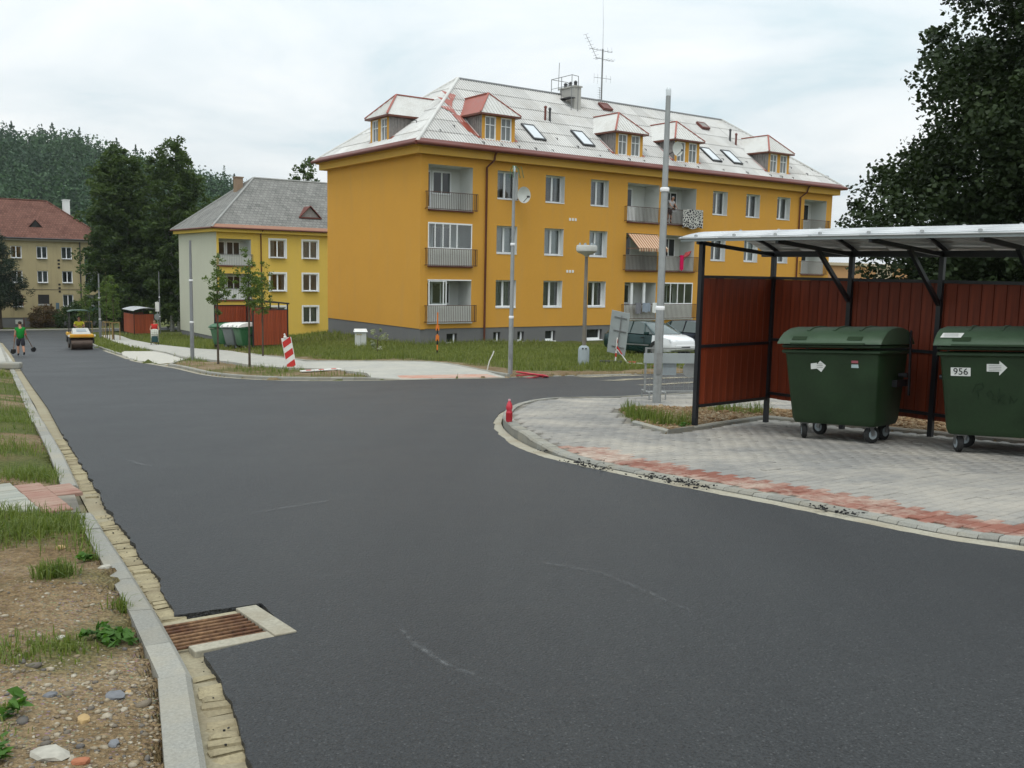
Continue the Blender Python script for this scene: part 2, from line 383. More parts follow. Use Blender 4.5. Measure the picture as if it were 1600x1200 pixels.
def mat_brickpave(name, c1, c2, mortar, sx):
    t = NT(name, 0.9, 0.2); p = t.mapv(t.pos(), rot=(0, 0, -UA))
    b = t.n('ShaderNodeTexBrick'); t.l(p, b.inputs['Vector']); b.inputs['Scale'].default_value = sx
    b.inputs['Color1'].default_value = (*c1, 1); b.inputs['Color2'].default_value = (*c2, 1); b.inputs['Mortar'].default_value = (*mortar, 1)
    b.inputs['Mortar Size'].default_value = 0.02; b.inputs['Brick Width'].default_value = 0.5; b.inputs['Row Height'].default_value = 0.25
    n = t.noise(p, 1.3, 5, 0.6)
    t.color(t.mix(t.ramp(n, 0.4, 0.7, (0,)*3, (0.7,)*3), b.outputs['Color'], (0.44, 0.42, 0.36))); t.bump(b.outputs['Fac'], -0.3, 0.01); return t.mat
m_asphalt = mat_asphalt()
m_kerb = mat_concrete('kerb_concrete', (0.27, 0.265, 0.235), (0.33, 0.29, 0.21), .6)
m_mortar = mat_concrete('pale_mortar', (0.30, 0.265, 0.18), (0.20, 0.15, 0.085), 0.6, 60)
m_mortar2 = mat_concrete('pale_cement', (0.36, 0.335, 0.265), (0.25, 0.20, 0.13), 0.7, 45)
m_sett = mat_concrete('yellow_sett', (0.31, 0.265, 0.165), (0.13, 0.10, 0.065), 0.6, 70)
m_ground = mat_ground()
m_pav = mat_paver('grey_paver', (0.215, 0.21, 0.20), (0.255, 0.25, 0.238), sand=(0.40, 0.365, 0.31), lo=.42, hi=.68, smax=.85)
m_pav_red = mat_paver('red_paver', (0.20, 0.068, 0.046), (0.265, 0.10, 0.07), sand=(0.47, 0.42, 0.35), lo=0.44, hi=0.62, smax=0.85)
m_walk = mat_brickpave('pale_paving', (0.35, 0.345, 0.31), (0.41, 0.40, 0.365), (0.28, 0.27, 0.24), 2.5)
m_walk_red = mat_brickpave('red_paving', (0.42, 0.19, 0.14), (0.48, 0.25, 0.18), (0.42, 0.33, 0.26), 2.5)
m_drive = mat_concrete('pale_slab', (0.42, 0.405, 0.36), (0.5, 0.46, 0.38), 0.6)
m_sandbed = mat_concrete('jointing_sand', (0.13, 0.12, 0.10), (0.34, 0.30, 0.24), 0.6, 120)

DROP = [(0.55,9.95),(0.64,9.76),(1.00,9.1),(1.45,8.4),(1.86,7.78),(2.19,7.28),(2.58,6.64),(2.90,6.12),(3.1,5.93)]
def poff(x, y):
    d = dist_line(np.asarray(x, float), np.asarray(y, float), DROP)
    x = np.asarray(x, float); y = np.asarray(y, float)
    corner = np.clip((y-9.6)/1.8, 0, 1)*np.clip((2.2-x)/1.8, 0, 1); right = np.clip((x-2.85)/.9, 0, 1)*np.clip((6.1-y)/.8, 0, 1)
    return 0.035 + np.clip((d-0.15)/1.3, 0, 1)*0.03 + .065*corner + .06*right
def koff(x, y): return float(poff(np.array([x]), np.array([y]))[0])
BED = [(1.73,15.7),(1.70,13.2),(2.0,12.02),(2.45,12.55),(3.86,14.28),(4.42,13.45),(5.25,12.3),(6.15,11.05),(8.3,8.05),(9.8,9.2),(7.4,12.6),(5.6,15.0),(4.6,15.9),(3.2,16.3),(2.2,16.45)]
ISLAND = ISL_KERB + [(30,-5),(34,20),(30,39.3)]
ROADBED = offset_line(LEFT_KERB, .07) + CROSS_NEAR_L[::-1][1:] + CROSS_FAR[::-1] + CROSS_NEAR_R[::-1] + FAR_EDGE[::-1][1:] + SIDE_NEAR
ROAD_ONLY = LEFT_ASPH + CROSS_NEAR_L[::-1][1:] + CROSS_FAR[::-1] + CROSS_NEAR_R[::-1] + FAR_EDGE[::-1][1:] + [(33,42.5)] + [(14,28.4),(9,24.8),(6.3,22.9),(3.9,21.1)] + ISL_GUT
SW2 = [(-3.0,26.62),(-3.9,26.3),(-4.36,28.2),(-5.79,30.2),(-7.72,31.5),(-9.28,33.3),(-12.4,38.8),(-14.5,42.6),(-15.3,44.4),(-18.6,50.6),(-21.2,55.3),(-23.6,58.8),(-29,69.2),(-33.5,78.0),(-39,89),(-37.8,89.8),(-31.8,78.6),(-26.7,69.0),(-22.2,61.0),(-17.6,53.2),(-14.3,48.2),(-12.67,45.2),(-9.67,38.9),(-7.6,34.6),(-5.49,33.7),(-3.39,33.15),(-2.45,32.55),(-1.71,31.3),(-0.8,29.3),(-.15,27.85)]
DRIVE = [(-20.75,49.75),(-18.3,45.35),(-15.33,39.7),(-12.9,35.25),(-13.2,36.4),(-14.4,41.0),(-14.9,43.4),(-18.2,49.9),(-20.6,54.2),(-22.6,54.8)]
PATCH = [(-3.02,6.52),(-3.58,7.58),(-5.0,7.75),(-5.0,6.4)]
PATCH2 = [(-38.6,70.9),(-30.6,56.7),(-25.1,47.0),(-21.9,41.3),(-24.6,40.0),(-41,69.5)]
PAVED = [ROADBED, ISLAND, SW2, DRIVE, PATCH, PATCH2]

def sheet(name, poly, mat, zf, step=1.6, skirt=0.0, parent=None, kind='structure', jitter=0.0, fine=None):
    bm = bmesh.new(); pts = poly
    if fine: pts = [tuple(q) for q in resample(list(poly)+[poly[0]], fine)][:-1]
    vs = [bm.verts.new((x, y, 0)) for x, y in pts]; bm.faces.new(vs)
    bmesh.ops.triangulate(bm, faces=bm.faces[:])
    xs = [p[0] for p in poly]; ys = [p[1] for p in poly]
    for ax, lo, hi in ((0, min(xs), max(xs)), (1, min(ys), max(ys))):
        c = lo + step
        while c < hi:
            co = [0, 0, 0]; no = [0, 0, 0]; co[ax] = c; no[ax] = 1
            bmesh.ops.bisect_plane(bm, geom=bm.verts[:]+bm.edges[:]+bm.faces[:], plane_co=co, plane_no=no)
            near = abs(c) < 18 if ax == 0 else c < 34
            c += step if near else step*2.5
    bm.verts.ensure_lookup_table()
    P = np.array([(v.co.x, v.co.y) for v in bm.verts]); Z = zf(P[:, 0], P[:, 1])
    for v, z in zip(bm.verts, Z): v.co.z = z
    bmesh.ops.recalc_face_normals(bm, faces=bm.faces)
    if bm.faces[0].normal.z < 0: bmesh.ops.reverse_faces(bm, faces=bm.faces)
    if skirt:
        be = [e for e in bm.edges if e.is_boundary]
        r = bmesh.ops.extrude_edge_only(bm, edges=be)
        for v in [g for g in r['geom'] if isinstance(g, bmesh.types.BMVert)]: v.co.z -= skirt
    me = bpy.data.meshes.new(name); bm.to_mesh(me); bm.free(); me.materials.append(mat)
    o = link(name, me, parent)
    if kind and not parent: o['kind'] = kind
    return o

# ---- the terrain sheet
def build_terrain():
    def lines(segs):
        o = [segs[0][0]]
        for a, b, s in segs: o += list(np.arange(a+s, b+1e-6, s))
        return np.array(o)
    X = lines([(-900,-300,60),(-300,-120,15),(-120,-66,4.5),(-66,-30,1.2),(-30,-12,.45),(-12,-6,.2),(-6,8,.1),(8,16,.35),(16,40,1.5),(40,120,8),(120,300,30),(300,900,60)])
    Y = lines([(-60,-12,8),(-12,0,1.2),(0,2,.25),(2,9,.1),(9,20,.16),(20,40,.3),(40,60,.5),(60,115,1.2),(115,140,2.5),(140,300,16),(300,1200,50)])
    gx, gy = np.meshgrid(X, Y); x = gx.ravel(); y = gy.ravel(); h = Harr(x, y)
    low = np.zeros(len(x), bool)
    for p in PAVED: low |= inside(x, y, p)
    low &= ~inside(x, y, BED)
    r = np.hypot(x, y)
    bump = (vnoise(x, y, 1.3, 1)-.5)*.10 + (vnoise(x, y, .35, 2)-.5)*.05 + (vnoise(x, y, .12, 3)-.5)*.025
    dl = dist_line(x, y, LEFT_KERB); verge = (x < 2) & (dl < 5) & ~low
    z = h + .085 - .045*np.clip(1-(dl-.1)/.45, 0, 1)*(x < 2) + bump*np.clip((dl-.1)/.7, .1, 1)
    # soil that has slid over the kerb, and the bank rising gently from it
    z += np.where(verge, .10*np.clip((dl-.4)/3, 0, 1), 0) + .05*np.exp(-((x+2.15)**2+(y-4.75)**2)/.12)
    ib = inside(x, y, BED); z = np.where(ib, h + .10 + bump*.3, z)
    z = np.where(low, h - .16, z)
    n1 = vnoise(x, y, 1.6, 5); n2 = vnoise(x, y, .45, 6); n = .6*n1+.4*n2
    soil = np.zeros(len(x))
    soil = np.where(verge, np.clip((n-.36)/.16, 0, 1), soil)
    soil = np.where(verge & (y > 9.5), np.clip((n-.5)/.15, 0, 1), soil)
    soil = np.where(verge & (y < 3.4), np.clip((n-.22)/.15, .5, 1), soil)
    soil = np.where(ib, 1.0, soil)
    # bare sandy band behind the new pavement, and dug-over earth by the lamp post
    dback = dist_line(x, y, SW2[17:]); front = (y > 26) & (y < 50) & (x > -16) & (x < 12)
    soil = np.where(front & ~low, np.maximum(soil, np.clip(1.5 - dback/1.1 + (n-.5)*2, 0, 1)), soil)
    dedge = dist_line(x, y, FAR_EDGE[:7]); soil = np.where(front & ~low & (x > -1), np.maximum(soil, np.clip(2.1 - dedge/.9 + (n-.5)*3, 0, 1)), soil)
    strip = inside(x, y, [(-3.2,26.4),(-8,26),(-14,37),(-15,43.5),(-9,34),(-5,30)])
    soil = np.where(strip, np.clip((n-.33)/.2, .35, 1), soil)
    nx, ny = len(X), len(Y); i = np.arange(nx*ny).reshape(ny, nx)
    F = np.stack([i[:-1, :-1], i[:-1, 1:], i[1:, 1:], i[1:, :-1]], -1).reshape(-1, 4)
    me = np_mesh('ground', np.stack([x, y, z], 1), F, m_ground, smooth=True); set_attr(me, 'soil', soil)
    o = link('ground', me); o['kind'] = 'structure'
    return (X, Y, z.reshape(ny, nx), soil.reshape(ny, nx))
TX, TY, TZ, TSOIL = build_terrain()
def tz(x, y, arr=None):
    """height of the built terrain at a point (bilinear)"""
    A = TZ if arr is None else arr
    x = np.asarray(x, float); y = np.asarray(y, float)
    i = np.clip(np.searchsorted(TX, x)-1, 0, len(TX)-2); j = np.clip(np.searchsorted(TY, y)-1, 0, len(TY)-2)
    fx = (x-TX[i])/(TX[i+1]-TX[i]); fy = (y-TY[j])/(TY[j+1]-TY[j])
    return (A[j, i]*(1-fx)+A[j, i+1]*fx)*(1-fy)+(A[j+1, i]*(1-fx)+A[j+1, i+1]*fx)*fy

# ---- asphalt: new carriageway with an uneven rolled edge
def jit(line, a, near):
    o = []
    for (x, y) in line:
        k = a if math.hypot(x, y) < near else a*.3
        f = lambda sd: float(vnoise(np.array([x]), np.array([y]), .22, sd)[0]-.5)*2.2*k + float(vnoise(np.array([x]), np.array([y]), .07, sd+1)[0]-.5)*1.2*k
        o.append((x+f(51), y+f(53)))
    return o
def road_outline():
    nl = [tuple(q) for q in resample([(-0.74,2.63),(-0.94,3.14),(-1.23,3.70)], .025)]
    notch = [(-1.24,3.72),(-0.955,3.985),(-1.2,4.44),(-1.53,4.25)]
    nl2 = [tuple(q) for q in resample([(-1.55,4.25),(-1.92,4.97),(-2.44,5.91),(-3.01,6.92),(-3.71,8.24),(-4.55,9.76),(-5.8,12.09)], .03)]
    left = LEFT_ASPH[:4] + jit(nl, .012, 20) + jit([tuple(q) for q in resample(notch, .07)], .008, 20) + jit(nl2, .016, 20) + LEFT_ASPH[14:]
    gut = smooth_line(ISL_GUT[1:18], 1); gut = [ISL_GUT[0]] + jit([tuple(q) for q in resample(gut, .05)], .015, 30) + ISL_GUT[18:]
    far = smooth_line(FAR_EDGE[::-1][1:], 1)
    return left + CROSS_NEAR_L[::-1][1:] + CROSS_FAR[::-1] + CROSS_NEAR_R[::-1] + far + [(33,42.5),(14,28.4),(9,24.8),(6.3,22.9),(3.9,21.1)] + gut
road = sheet('road', road_outline(), m_asphalt, lambda x, y: Harr(x, y) + .03 + (vnoise(x, y, 2.2, 9)-.5)*.012, 1.2, skirt=.07)

# ---- gutter beds
def strip_mesh(name, a, b, mat, zo, parent=None, kind='structure', step=.5, zo2=None):
    """ribbon between two polylines with the same vertex count"""
    mb = MB(); zo2 = zo if zo2 is None else zo2
    for (p, q, r_, s) in zip(a[:-1], a[1:], b[1:], b[:-1]):
        mb.poly([(p[0], p[1], H(*p[:2])+zo), (q[0], q[1], H(*q[:2])+zo), (r_[0], r_[1], H(*r_[:2])+zo2), (s[0], s[1], H(*s[:2])+zo2)])
    o = mb.build(name, mat, parent)
    if not parent: o['kind'] = kind
    return o
lk = [tuple(q) for q in resample(LEFT_KERB[3:], .6)]
gutter = strip_mesh('gutter', lk, offset_line(lk, -.5), m_mortar, .0, zo2=-.01)
ik = [tuple(q) for q in resample(smooth_line(ISL_KERB[3:24], 1), .3)]
strip_mesh('island_gutter', offset_line(ik, -.02), offset_line(ik, -.32), m_mortar2, .022, zo2=.008)
far_g = [tuple(q) for q in resample(smooth_line(FAR_EDGE[5:19], 1), .5)]
strip_mesh('far_gutter', offset_line(far_g, -.02), offset_line(far_g, .16), m_mortar2, .036, zo2=.034)

# ---- kerb stones, one by one
def kerb_run(parent, line, top, width, length=1.0, depth=.22, mat=None, gap=.006, inner=None, slope=.02, name='kerb_stone'):
    pts = [tuple(q) for q in resample(line, length)]
    inn = offset_line(pts, width)
    for k in range(len(pts)-1):
        p, q, r_, s = [Vector((*v, 0)) for v in (pts[k], pts[k+1], inn[k+1], inn[k])]
        t = (q-p).normalized()*gap/2; p += t; s += t; q -= t; r_ -= t
        c = [p, q, r_, s]; zt = [H(v.x, v.y) + top(v.x, v.y) for v in c]
        zt = [z_ + random.uniform(-.004, .004) for z_ in zt]
        w = (s-p).normalized()
        bt = [Vector((v.x, v.y, H(v.x, v.y)-depth)) for v in c]
        ch = [Vector((p.x, p.y, zt[0]-.02)), Vector((q.x, q.y, zt[1]-.02))]
        tp = [p+w*slope+Vector((0, 0, zt[0])), q+w*slope+Vector((0, 0, zt[1])), r_+Vector((0, 0, zt[2])), s+Vector((0, 0, zt[3]))]
        mb = MB(); mb.add(bt+ch+tp, [(3,2,1,0),(0,1,5,4),(4,5,7,6),(6,7,8,9),(2,3,9,8),(1,2,8,7,5),(0,4,6,9,3)])
        mb.build(name, mat or m_kerb, parent)
near_k = LEFT_KERB[4:12] + [(-2.88,6.42)]
kerb = strip_mesh('left_kerb', [tuple(q) for q in resample(LEFT_KERB[3:14], .5)], offset_line([tuple(q) for q in resample(LEFT_KERB[3:14], .5)], .2), m_mortar, -.02)
kerb_run(kerb, [(.3,-.2),(-.12,.8),(-.81,2.47),(-1.17,3.36)], lambda x, y: .075, .115)
kerb_run(kerb, [(-1.17,3.38),(-1.37,3.75),(-1.63,4.23),(-1.94,4.78),(-2.22,5.27),(-2.65,6.02),(-2.95,6.55)], lambda x, y: .062, .115)
kerb_run(kerb, [(-3.57,7.68),(-4.6,9.6),(-6.7,13.4)], lambda x, y: .07, .13)
kerb_run(kerb, [(-6.7,13.4),(-11.3,21.8),(-19.2,36.2)], lambda x, y: .05, .15)
kerb_run(kerb, [(-19.2,36.2),(-30.5,56.6),(-38.5,70.85),(-44.2,79.8),(-49.5,86.4),(-55.7,91.4)], lambda x, y: .10, .15, 2.0)
ikerb = strip_mesh('island_kerb', offset_line(ik, .02), offset_line(ik, .14), m_mortar2, -.05)
kerb_run(ikerb, smooth_line(ISL_KERB[1:24], 2), lambda x, y: koff(x, y)+.012, .13, .55)
kerb_run(ikerb, [(5.2,3.17),(7.7,-.43),(10,-3.7)], lambda x, y: koff(x, y)+.012, .13, 1.0)
fk = smooth_line([(-3.0,26.62),(-3.9,26.17),(-5.16,25.92),(-6.77,26.27),(-8.26,27.62),(-9.6,29.52),(-10.83,31.66),(-12.04,33.79),(-12.76,34.9)], 2)
fkerb = strip_mesh('far_kerb', fk, offset_line(fk, -.14), m_mortar2, -.03)
kerb_run(fkerb, fk, lambda x, y: .035+.095*min(1, max(0, (-3.0-x)/1.2)), -.14, 1.0)
kerb_run(fkerb, [(-12.76,34.9),(-20.67,49.6)], lambda x, y: .045, -.14, 1.0)
kerb_run(fkerb, [(-20.67,49.6),(-24.25,56.25),(-30.84,68.65),(-38.5,83.5),(-42.6,91.5),(-44.3,97.5)], lambda x, y: .12, -.14, 2.0)
kerb_run(fkerb, smooth_line([(-.15,27.80),(-0.8,29.3),(-1.71,31.3),(-2.45,32.55),(-3.39,33.15),(-5.49,33.7),(-7.6,34.6),(-9.67,38.9),(-12.67,45.2)], 2), lambda x, y: .15, -.10, 1.0)
kerb_run(fkerb, [(-.1,27.8),(1.81,29.15),(4,30.2)], lambda x, y: .05, .10, 1.0)
kerb_run(fkerb, [(-20.5,54.1),(-18.2,49.85),(-14.9,43.35)], lambda x, y: .12, .14, 1.0)
kerb_run(fkerb, [(-14.5,42.6),(-14.3,41.0),(-13.2,36.4),(-12.76,34.9)], lambda x, y: .12, .12, 1.0)
ck = [(-13,131.7),(-47.3,107.3),(-57,100.4),(-85,80.4)]
ckerb = strip_mesh('cross_street_kerb', ck, offset_line(ck, -1.4), m_drive, .14)
kerb_run(ckerb, ck, lambda x, y: .16, -.15, 3.0)
bkerb = strip_mesh('bed_edging', BED[:8], offset_line(BED[:8], .05), m_mortar2, -.1)
kerb_run(bkerb, [(1.70,13.2),(2.0,12.02),(2.45,12.55),(3.86,14.28)], lambda x, y: koff(x, y)+.045, .06, .9, name='edging_stone')
kerb_run(bkerb, [(3.86,14.28),(4.42,13.45),(5.25,12.3),(6.15,11.05),(8.3,8.05)], lambda x, y: koff(x, y)+.045, .06, .9, name='edging_stone')
kerb_run(bkerb, [(7.4,12.6),(5.6,15.0),(4.6,15.9),(3.2,16.3),(2.2,16.45),(1.73,15.7)], lambda x, y: koff(x, y)+.02, .06, .9, name='edging_stone')

# ---- setts in the left gutter
def gutter_setts():
    meshes = []
    for i in range(6):
        mb = MB(); w, l, h_ = .11, .052, .018; c = .008; j = lambda: random.uniform(-.009, .009)
        bt = [(-w/2,-l/2,-h_),(w/2,-l/2,-h_),(w/2,l/2,-h_),(-w/2,l/2,-h_)]
        md = [(x+j(), y+j(), h_*.35) for x, y, _ in bt]; tp = [(x*.82+j(), y*.78+j(), h_*.6+j()*.6) for x, y, _ in bt]
        mb.add(bt+md+tp, [(0,1,5,4),(1,2,6,5),(2,3,7,6),(3,0,4,7),(4,5,9,8),(5,6,10,9),(6,7,11,10),(7,4,8,11),(8,9,10,11)])
        meshes.append(mb.mesh('sett', m_sett))
    line = resample(LEFT_KERB[3:16], .058)
    for k in range(len(line)-1):
        p = (line[k]+line[k+1])/2; t = (line[k+1]-line[k]).normalized(); n = Vector((t.y, -t.x))
        if p.y < 2.0 or p.y > 11.5: continue
        if 3.55 < p.y < 4.1: continue
        if p.y < 3.6 and random.random() < .55: continue
        c = p + n*.075
        if 6.45 < p.y < 7.7 and random.random() < .8: continue
        o = link('sett', meshes[k % 6], gutter, (c.x, c.y, H(c.x, c.y)-.002+random.uniform(-.008, .005)), (0, 0, math.atan2(n.y, n.x)+random.uniform(-.09, .09)))
        s = random.uniform(.85, 1.1); o.scale = (s, random.uniform(.85, 1.1), 1)
gutter_setts()

# ---- sidewalks and drive on the far side
def sw2off(x, y):
    d = dist_line(np.asarray(x, float), np.asarray(y, float), [(-3.4,26.5),(-.15,27.8)])
    return Harr(x, y) + .04 + np.clip(d/1.5, 0, 1)*.085
sidewalk = sheet('sidewalk', SW2, m_walk, sw2off, 1.5, skirt=.1)
sheet('tactile_strip', [(-3.15,26.72),(-.35,27.78),(-.75,28.45),(-3.35,27.45)], m_walk_red, lambda x, y: sw2off(x, y)+.006, 1.0, skirt=.02)
sheet('driveway', DRIVE, m_drive, lambda x, y: Harr(x, y)+.042, 1.5, skirt=.1)
sheet('far_left_pavement', PATCH2, m_walk, lambda x, y: Harr(x, y)+.095, 2.0, skirt=.15)

# ---- island paving: every paver a piece
def build_pavers():
    inside_poly = [tuple(q) for q in offset_line(ISL_KERB, .135)] + [(12,-3),(14.5,6),(12,22)]
    bed = sheet('island_paving', ISL_KERB[1:24] + [(12,-5),(15,6),(14,24)], m_sandbed, lambda x, y: Harr(x, y)+poff(x, y)-.012, .5, kind='structure')
    ca, sa = math.cos(UA), math.sin(UA); L_, W_ = .2, .1
    us = np.arange(-2, 24, L_); vs_ = np.arange(-14, 20, W_)
    gu, gv = np.meshgrid(us, vs_); gu = gu + np.where(np.round(gv/W_).astype(int) % 2, L_/2, 0)
    gu = gu.ravel(); gv = gv.ravel()
    x = gu*ca - gv*sa; y = gu*sa + gv*ca
    ok = inside(x, y, inside_poly) & ~inside(x, y, BED) & (dist_line(x, y, ISL_KERB) > .19) & (dist_line(x, y, BED+[BED[0]]) > .075)
    ok &= (np.hypot(x, y) < 24) & (x < 9.5) & (y > 1.0)
    x = x[ok]; y = y[ok]; n = len(x)
    z = Harr(x, y) + poff(x, y); e = .02
    zx = (Harr(x+e, y)+poff(x+e, y)-z)/e; zy = (Harr(x, y+e)+poff(x, y+e)-z)/e
    red = (dist_line(x, y, DROP[1:-1]) < .62) & (y < 9.75+.0*x) | ((dist_line(x, y, DROP[1:3]) < .8) & (x-.0 < 1.25))
    rnd = rng.random(n); lift = rng.normal(0, .0018, n)
    # rank by size in the picture: nearest in frame first
    px = x/np.maximum(y, .1); vis = (px < .56) & (y > 3)
    rank = np.argsort(np.where(vis, np.hypot(x, y), 1e3+np.hypot(x, y)))
    ind = np.zeros(n, bool); ind[rank[:300]] = True
    def piece():
        a, b, c, h_ = L_/2-.003, W_/2-.0038, .005, .03
        P = [(sx*a, sy*b, zz) for zz, sh in ((-h_, 0),(-c, 0)) for sx, sy in ((-1,-1),(1,-1),(1,1),(-1,1))]
        P += [(sx*(a-c), sy*(b-c), 0) for sx, sy in ((-1,-1),(1,-1),(1,1),(-1,1))]
        F = [(0,1,5,4),(1,2,6,5),(2,3,7,6),(3,0,4,7),(4,5,9,8),(5,6,10,9),(6,7,11,10),(7,4,8,11),(8,9,10,11)]
        return P, F
    P, F = piece(); var = {}
    for isred in (0, 1):
        for k in range(6):
            mb = MB(); mb.add(P, F); me = mb.mesh('paver', m_pav_red if isred else m_pav); set_attr(me, 'rnd', [random.random()]*12); var[isred, k] = me
    for i in np.where(ind)[0]:
        o = link('paver', var[int(red[i]), int(rnd[i]*6)], bed)
        nrm = Vector((-zx[i], -zy[i], 1)).normalized(); ux = Vector((ca, sa, zx[i]*ca+zy[i]*sa)).normalized(); uy = nrm.cross(ux)
        m = Matrix((ux, uy, nrm)).transposed().to_4x4(); m.translation = (x[i], y[i], z[i]+lift[i]); o.matrix_local = m
    P = np.array(P); F = np.array(F)
    for isred, nm in ((0, 'paver_field'), (1, 'red_paver_field')):
        s = np.where(~ind & (red == bool(isred)))[0]
        if not len(s): continue
        wx = x[s, None] + P[None, :, 0]*ca - P[None, :, 1]*sa; wy = y[s, None] + P[None, :, 0]*sa + P[None, :, 1]*ca
        wz = z[s, None] + lift[s, None] + P[None, :, 2] + (wx-x[s, None])*zx[s, None] + (wy-y[s, None])*zy[s, None]
        Vv = np.stack([wx, wy, wz], -1).reshape(-1, 3); Fs = (F[None]+12*np.arange(len(s))[:, None, None]).reshape(-1, 4)
        me = np_mesh(nm, Vv, Fs, m_pav_red if isred else m_pav); set_attr(me, 'rnd', np.repeat(rnd[s], 12))
        o = link(nm, me, bed); o['kind'] = 'stuff'
build_pavers()

# ---- small paver crossing on the left verge
def left_patch():
    bed = sheet('verge_paving', PATCH, m_sandbed, lambda x, y: Harr(x, y)+.07, .5, kind='structure', skirt=.1)
    ca, sa = math.cos(UA), math.sin(UA); L_, W_ = .2, .1
    a, b, c, h_ = L_/2-.003, W_/2-.003, .005, .03
    P = [(sx*a, sy*b, zz) for zz in (-h_, -c) for sx, sy in ((-1,-1),(1,-1),(1,1),(-1,1))] + [(sx*(a-c), sy*(b-c), 0) for sx, sy in ((-1,-1),(1,-1),(1,1),(-1,1))]
    F = [(0,1,5,4),(1,2,6,5),(2,3,7,6),(3,0,4,7),(4,5,9,8),(5,6,10,9),(6,7,11,10),(7,4,8,11),(8,9,10,11)]
    var = {}
    for r_ in (0, 1):
        for k in range(3):
            mb = MB(); mb.add(P, F); me = mb.mesh('paver', m_patch_red if r_ else m_patch); set_attr(me, 'rnd', [random.random()]*12); var[r_, k] = me
    for u in np.arange(-3, 6, L_):
        for v in np.arange(2, 12, W_):
            x = u*ca - v*sa; y = u*sa + v*ca
            if not inside(np.array([x]), np.array([y]), PATCH)[0]: continue
            d = float(dist_line(np.array([x]), np.array([y]), LEFT_KERB)[0])
            if d < .1: continue
            o = link('paver', var[int(d < .42), random.randrange(3)], bed, (x, y, H(x, y)+.085+random.uniform(-.004, .004)), (R(-3.7)*1, R(-1.0), UA))
m_patch = mat_paver('pale_green_paver', (0.27, 0.285, 0.255), (0.34, 0.35, 0.31), sand=(.36,.32,.25), lo=.42, hi=.7, smax=.6)
m_patch_red = mat_paver('pink_paver', (0.26, 0.13, 0.10), (0.33, 0.18, 0.14), sand=(.38,.33,.26), lo=.42, hi=.7, smax=.65)
left_patch()

# ---- dusty chalk marks, sand smears on the asphalt
def mat_dust(name, c, cov=0.5, scale=30):
    t = NT(name, 0.95, 0.1); t.color(c); p = t.pos()
    a = t.noise(p, scale, 4, 0.7); tr = t.n('ShaderNodeBsdfTransparent'); mx = t.n('ShaderNodeMixShader')
    e = t.attr('edge')
    t.l(t.math('MULTIPLY', t.ramp(a, 0.5-.2*cov, 0.78-.2*cov), t.math('MULTIPLY', e, cov)), mx.inputs[0]); t.l(tr.outputs[0], mx.inputs[1]); t.l(t.b.outputs[0], mx.inputs[2]); t.l(mx.outputs[0], t.out.inputs[0])
    return t.mat
m_chalk = mat_dust('chalk_dust', (0.30, 0.31, 0.31), .34, 22); m_smear = mat_dust('sand_smear', (0.45, 0.40, 0.29), .9, 5)
def mark(name, line, w, mat, zo=.042):
    pts = [tuple(q) for q in resample(line, .12)]; a = offset_line(pts, w/2); c = pts; b = offset_line(pts, -w/2)
    Vv = []; E_ = []
    for k, (p, q, s) in enumerate(zip(a, c, b)):
        f = min(1, k/3, (len(pts)-1-k)/3)
        for v, e in ((p, 0), (q, f), (s, 0)): Vv.append((v[0], v[1], H(*v)+zo+(vnoise(np.array([v[0]]), np.array([v[1]]), 2.2, 9)[0]-.5)*.012)); E_.append(e)
    F = []
    for k in range(len(pts)-1): F += [(3*k, 3*k+3, 3*k+4, 3*k+1), (3*k+1, 3*k+4, 3*k+5, 3*k+2)]
    me = np_mesh(name, np.array(Vv), np.array(F), mat); set_attr(me, 'edge', E_)
    return link(name, me, road)
for l_, w in (([(-2.76,8.98),(-2.44,9.21)], .05), ([(-4.0,9.57),(-3.59,9.12),(-3.19,8.88)], .06), ([(-3.78,10.43),(-3.28,10.68)], .06), ([(-1.09,4.82),(-0.95,4.95),(-0.78,5.09)], .035),
              ([(-0.54,4.2),(-0.41,3.85),(-0.23,3.55),(0.02,3.32)], .03), ([(-8.04,16.6),(-7.3,17.5)], .07), ([(-7.29,15.15),(-6.5,15.8)], .06), ([(-.1,5.4),(.5,5.0),(.9,4.2)], .03), ([(-1.9,6.6),(-1.2,7.4)], .05)):
    mark('chalk_mark', l_, w*1.5, m_chalk)
for l_, w in (([(1.9,28.2),(3.2,29.2),(4.2,29.6)], 1.0), ([(2.6,26.4),(3.5,27.4),(5.5,28.6)], .8), ([(3.2,24.2),(4.6,25.4),(6.2,26.6)], .6), ([(5.5,29.8),(9,31.8)], 1.6)):
    mark('sand_smear', l_, w, m_smear, .044)
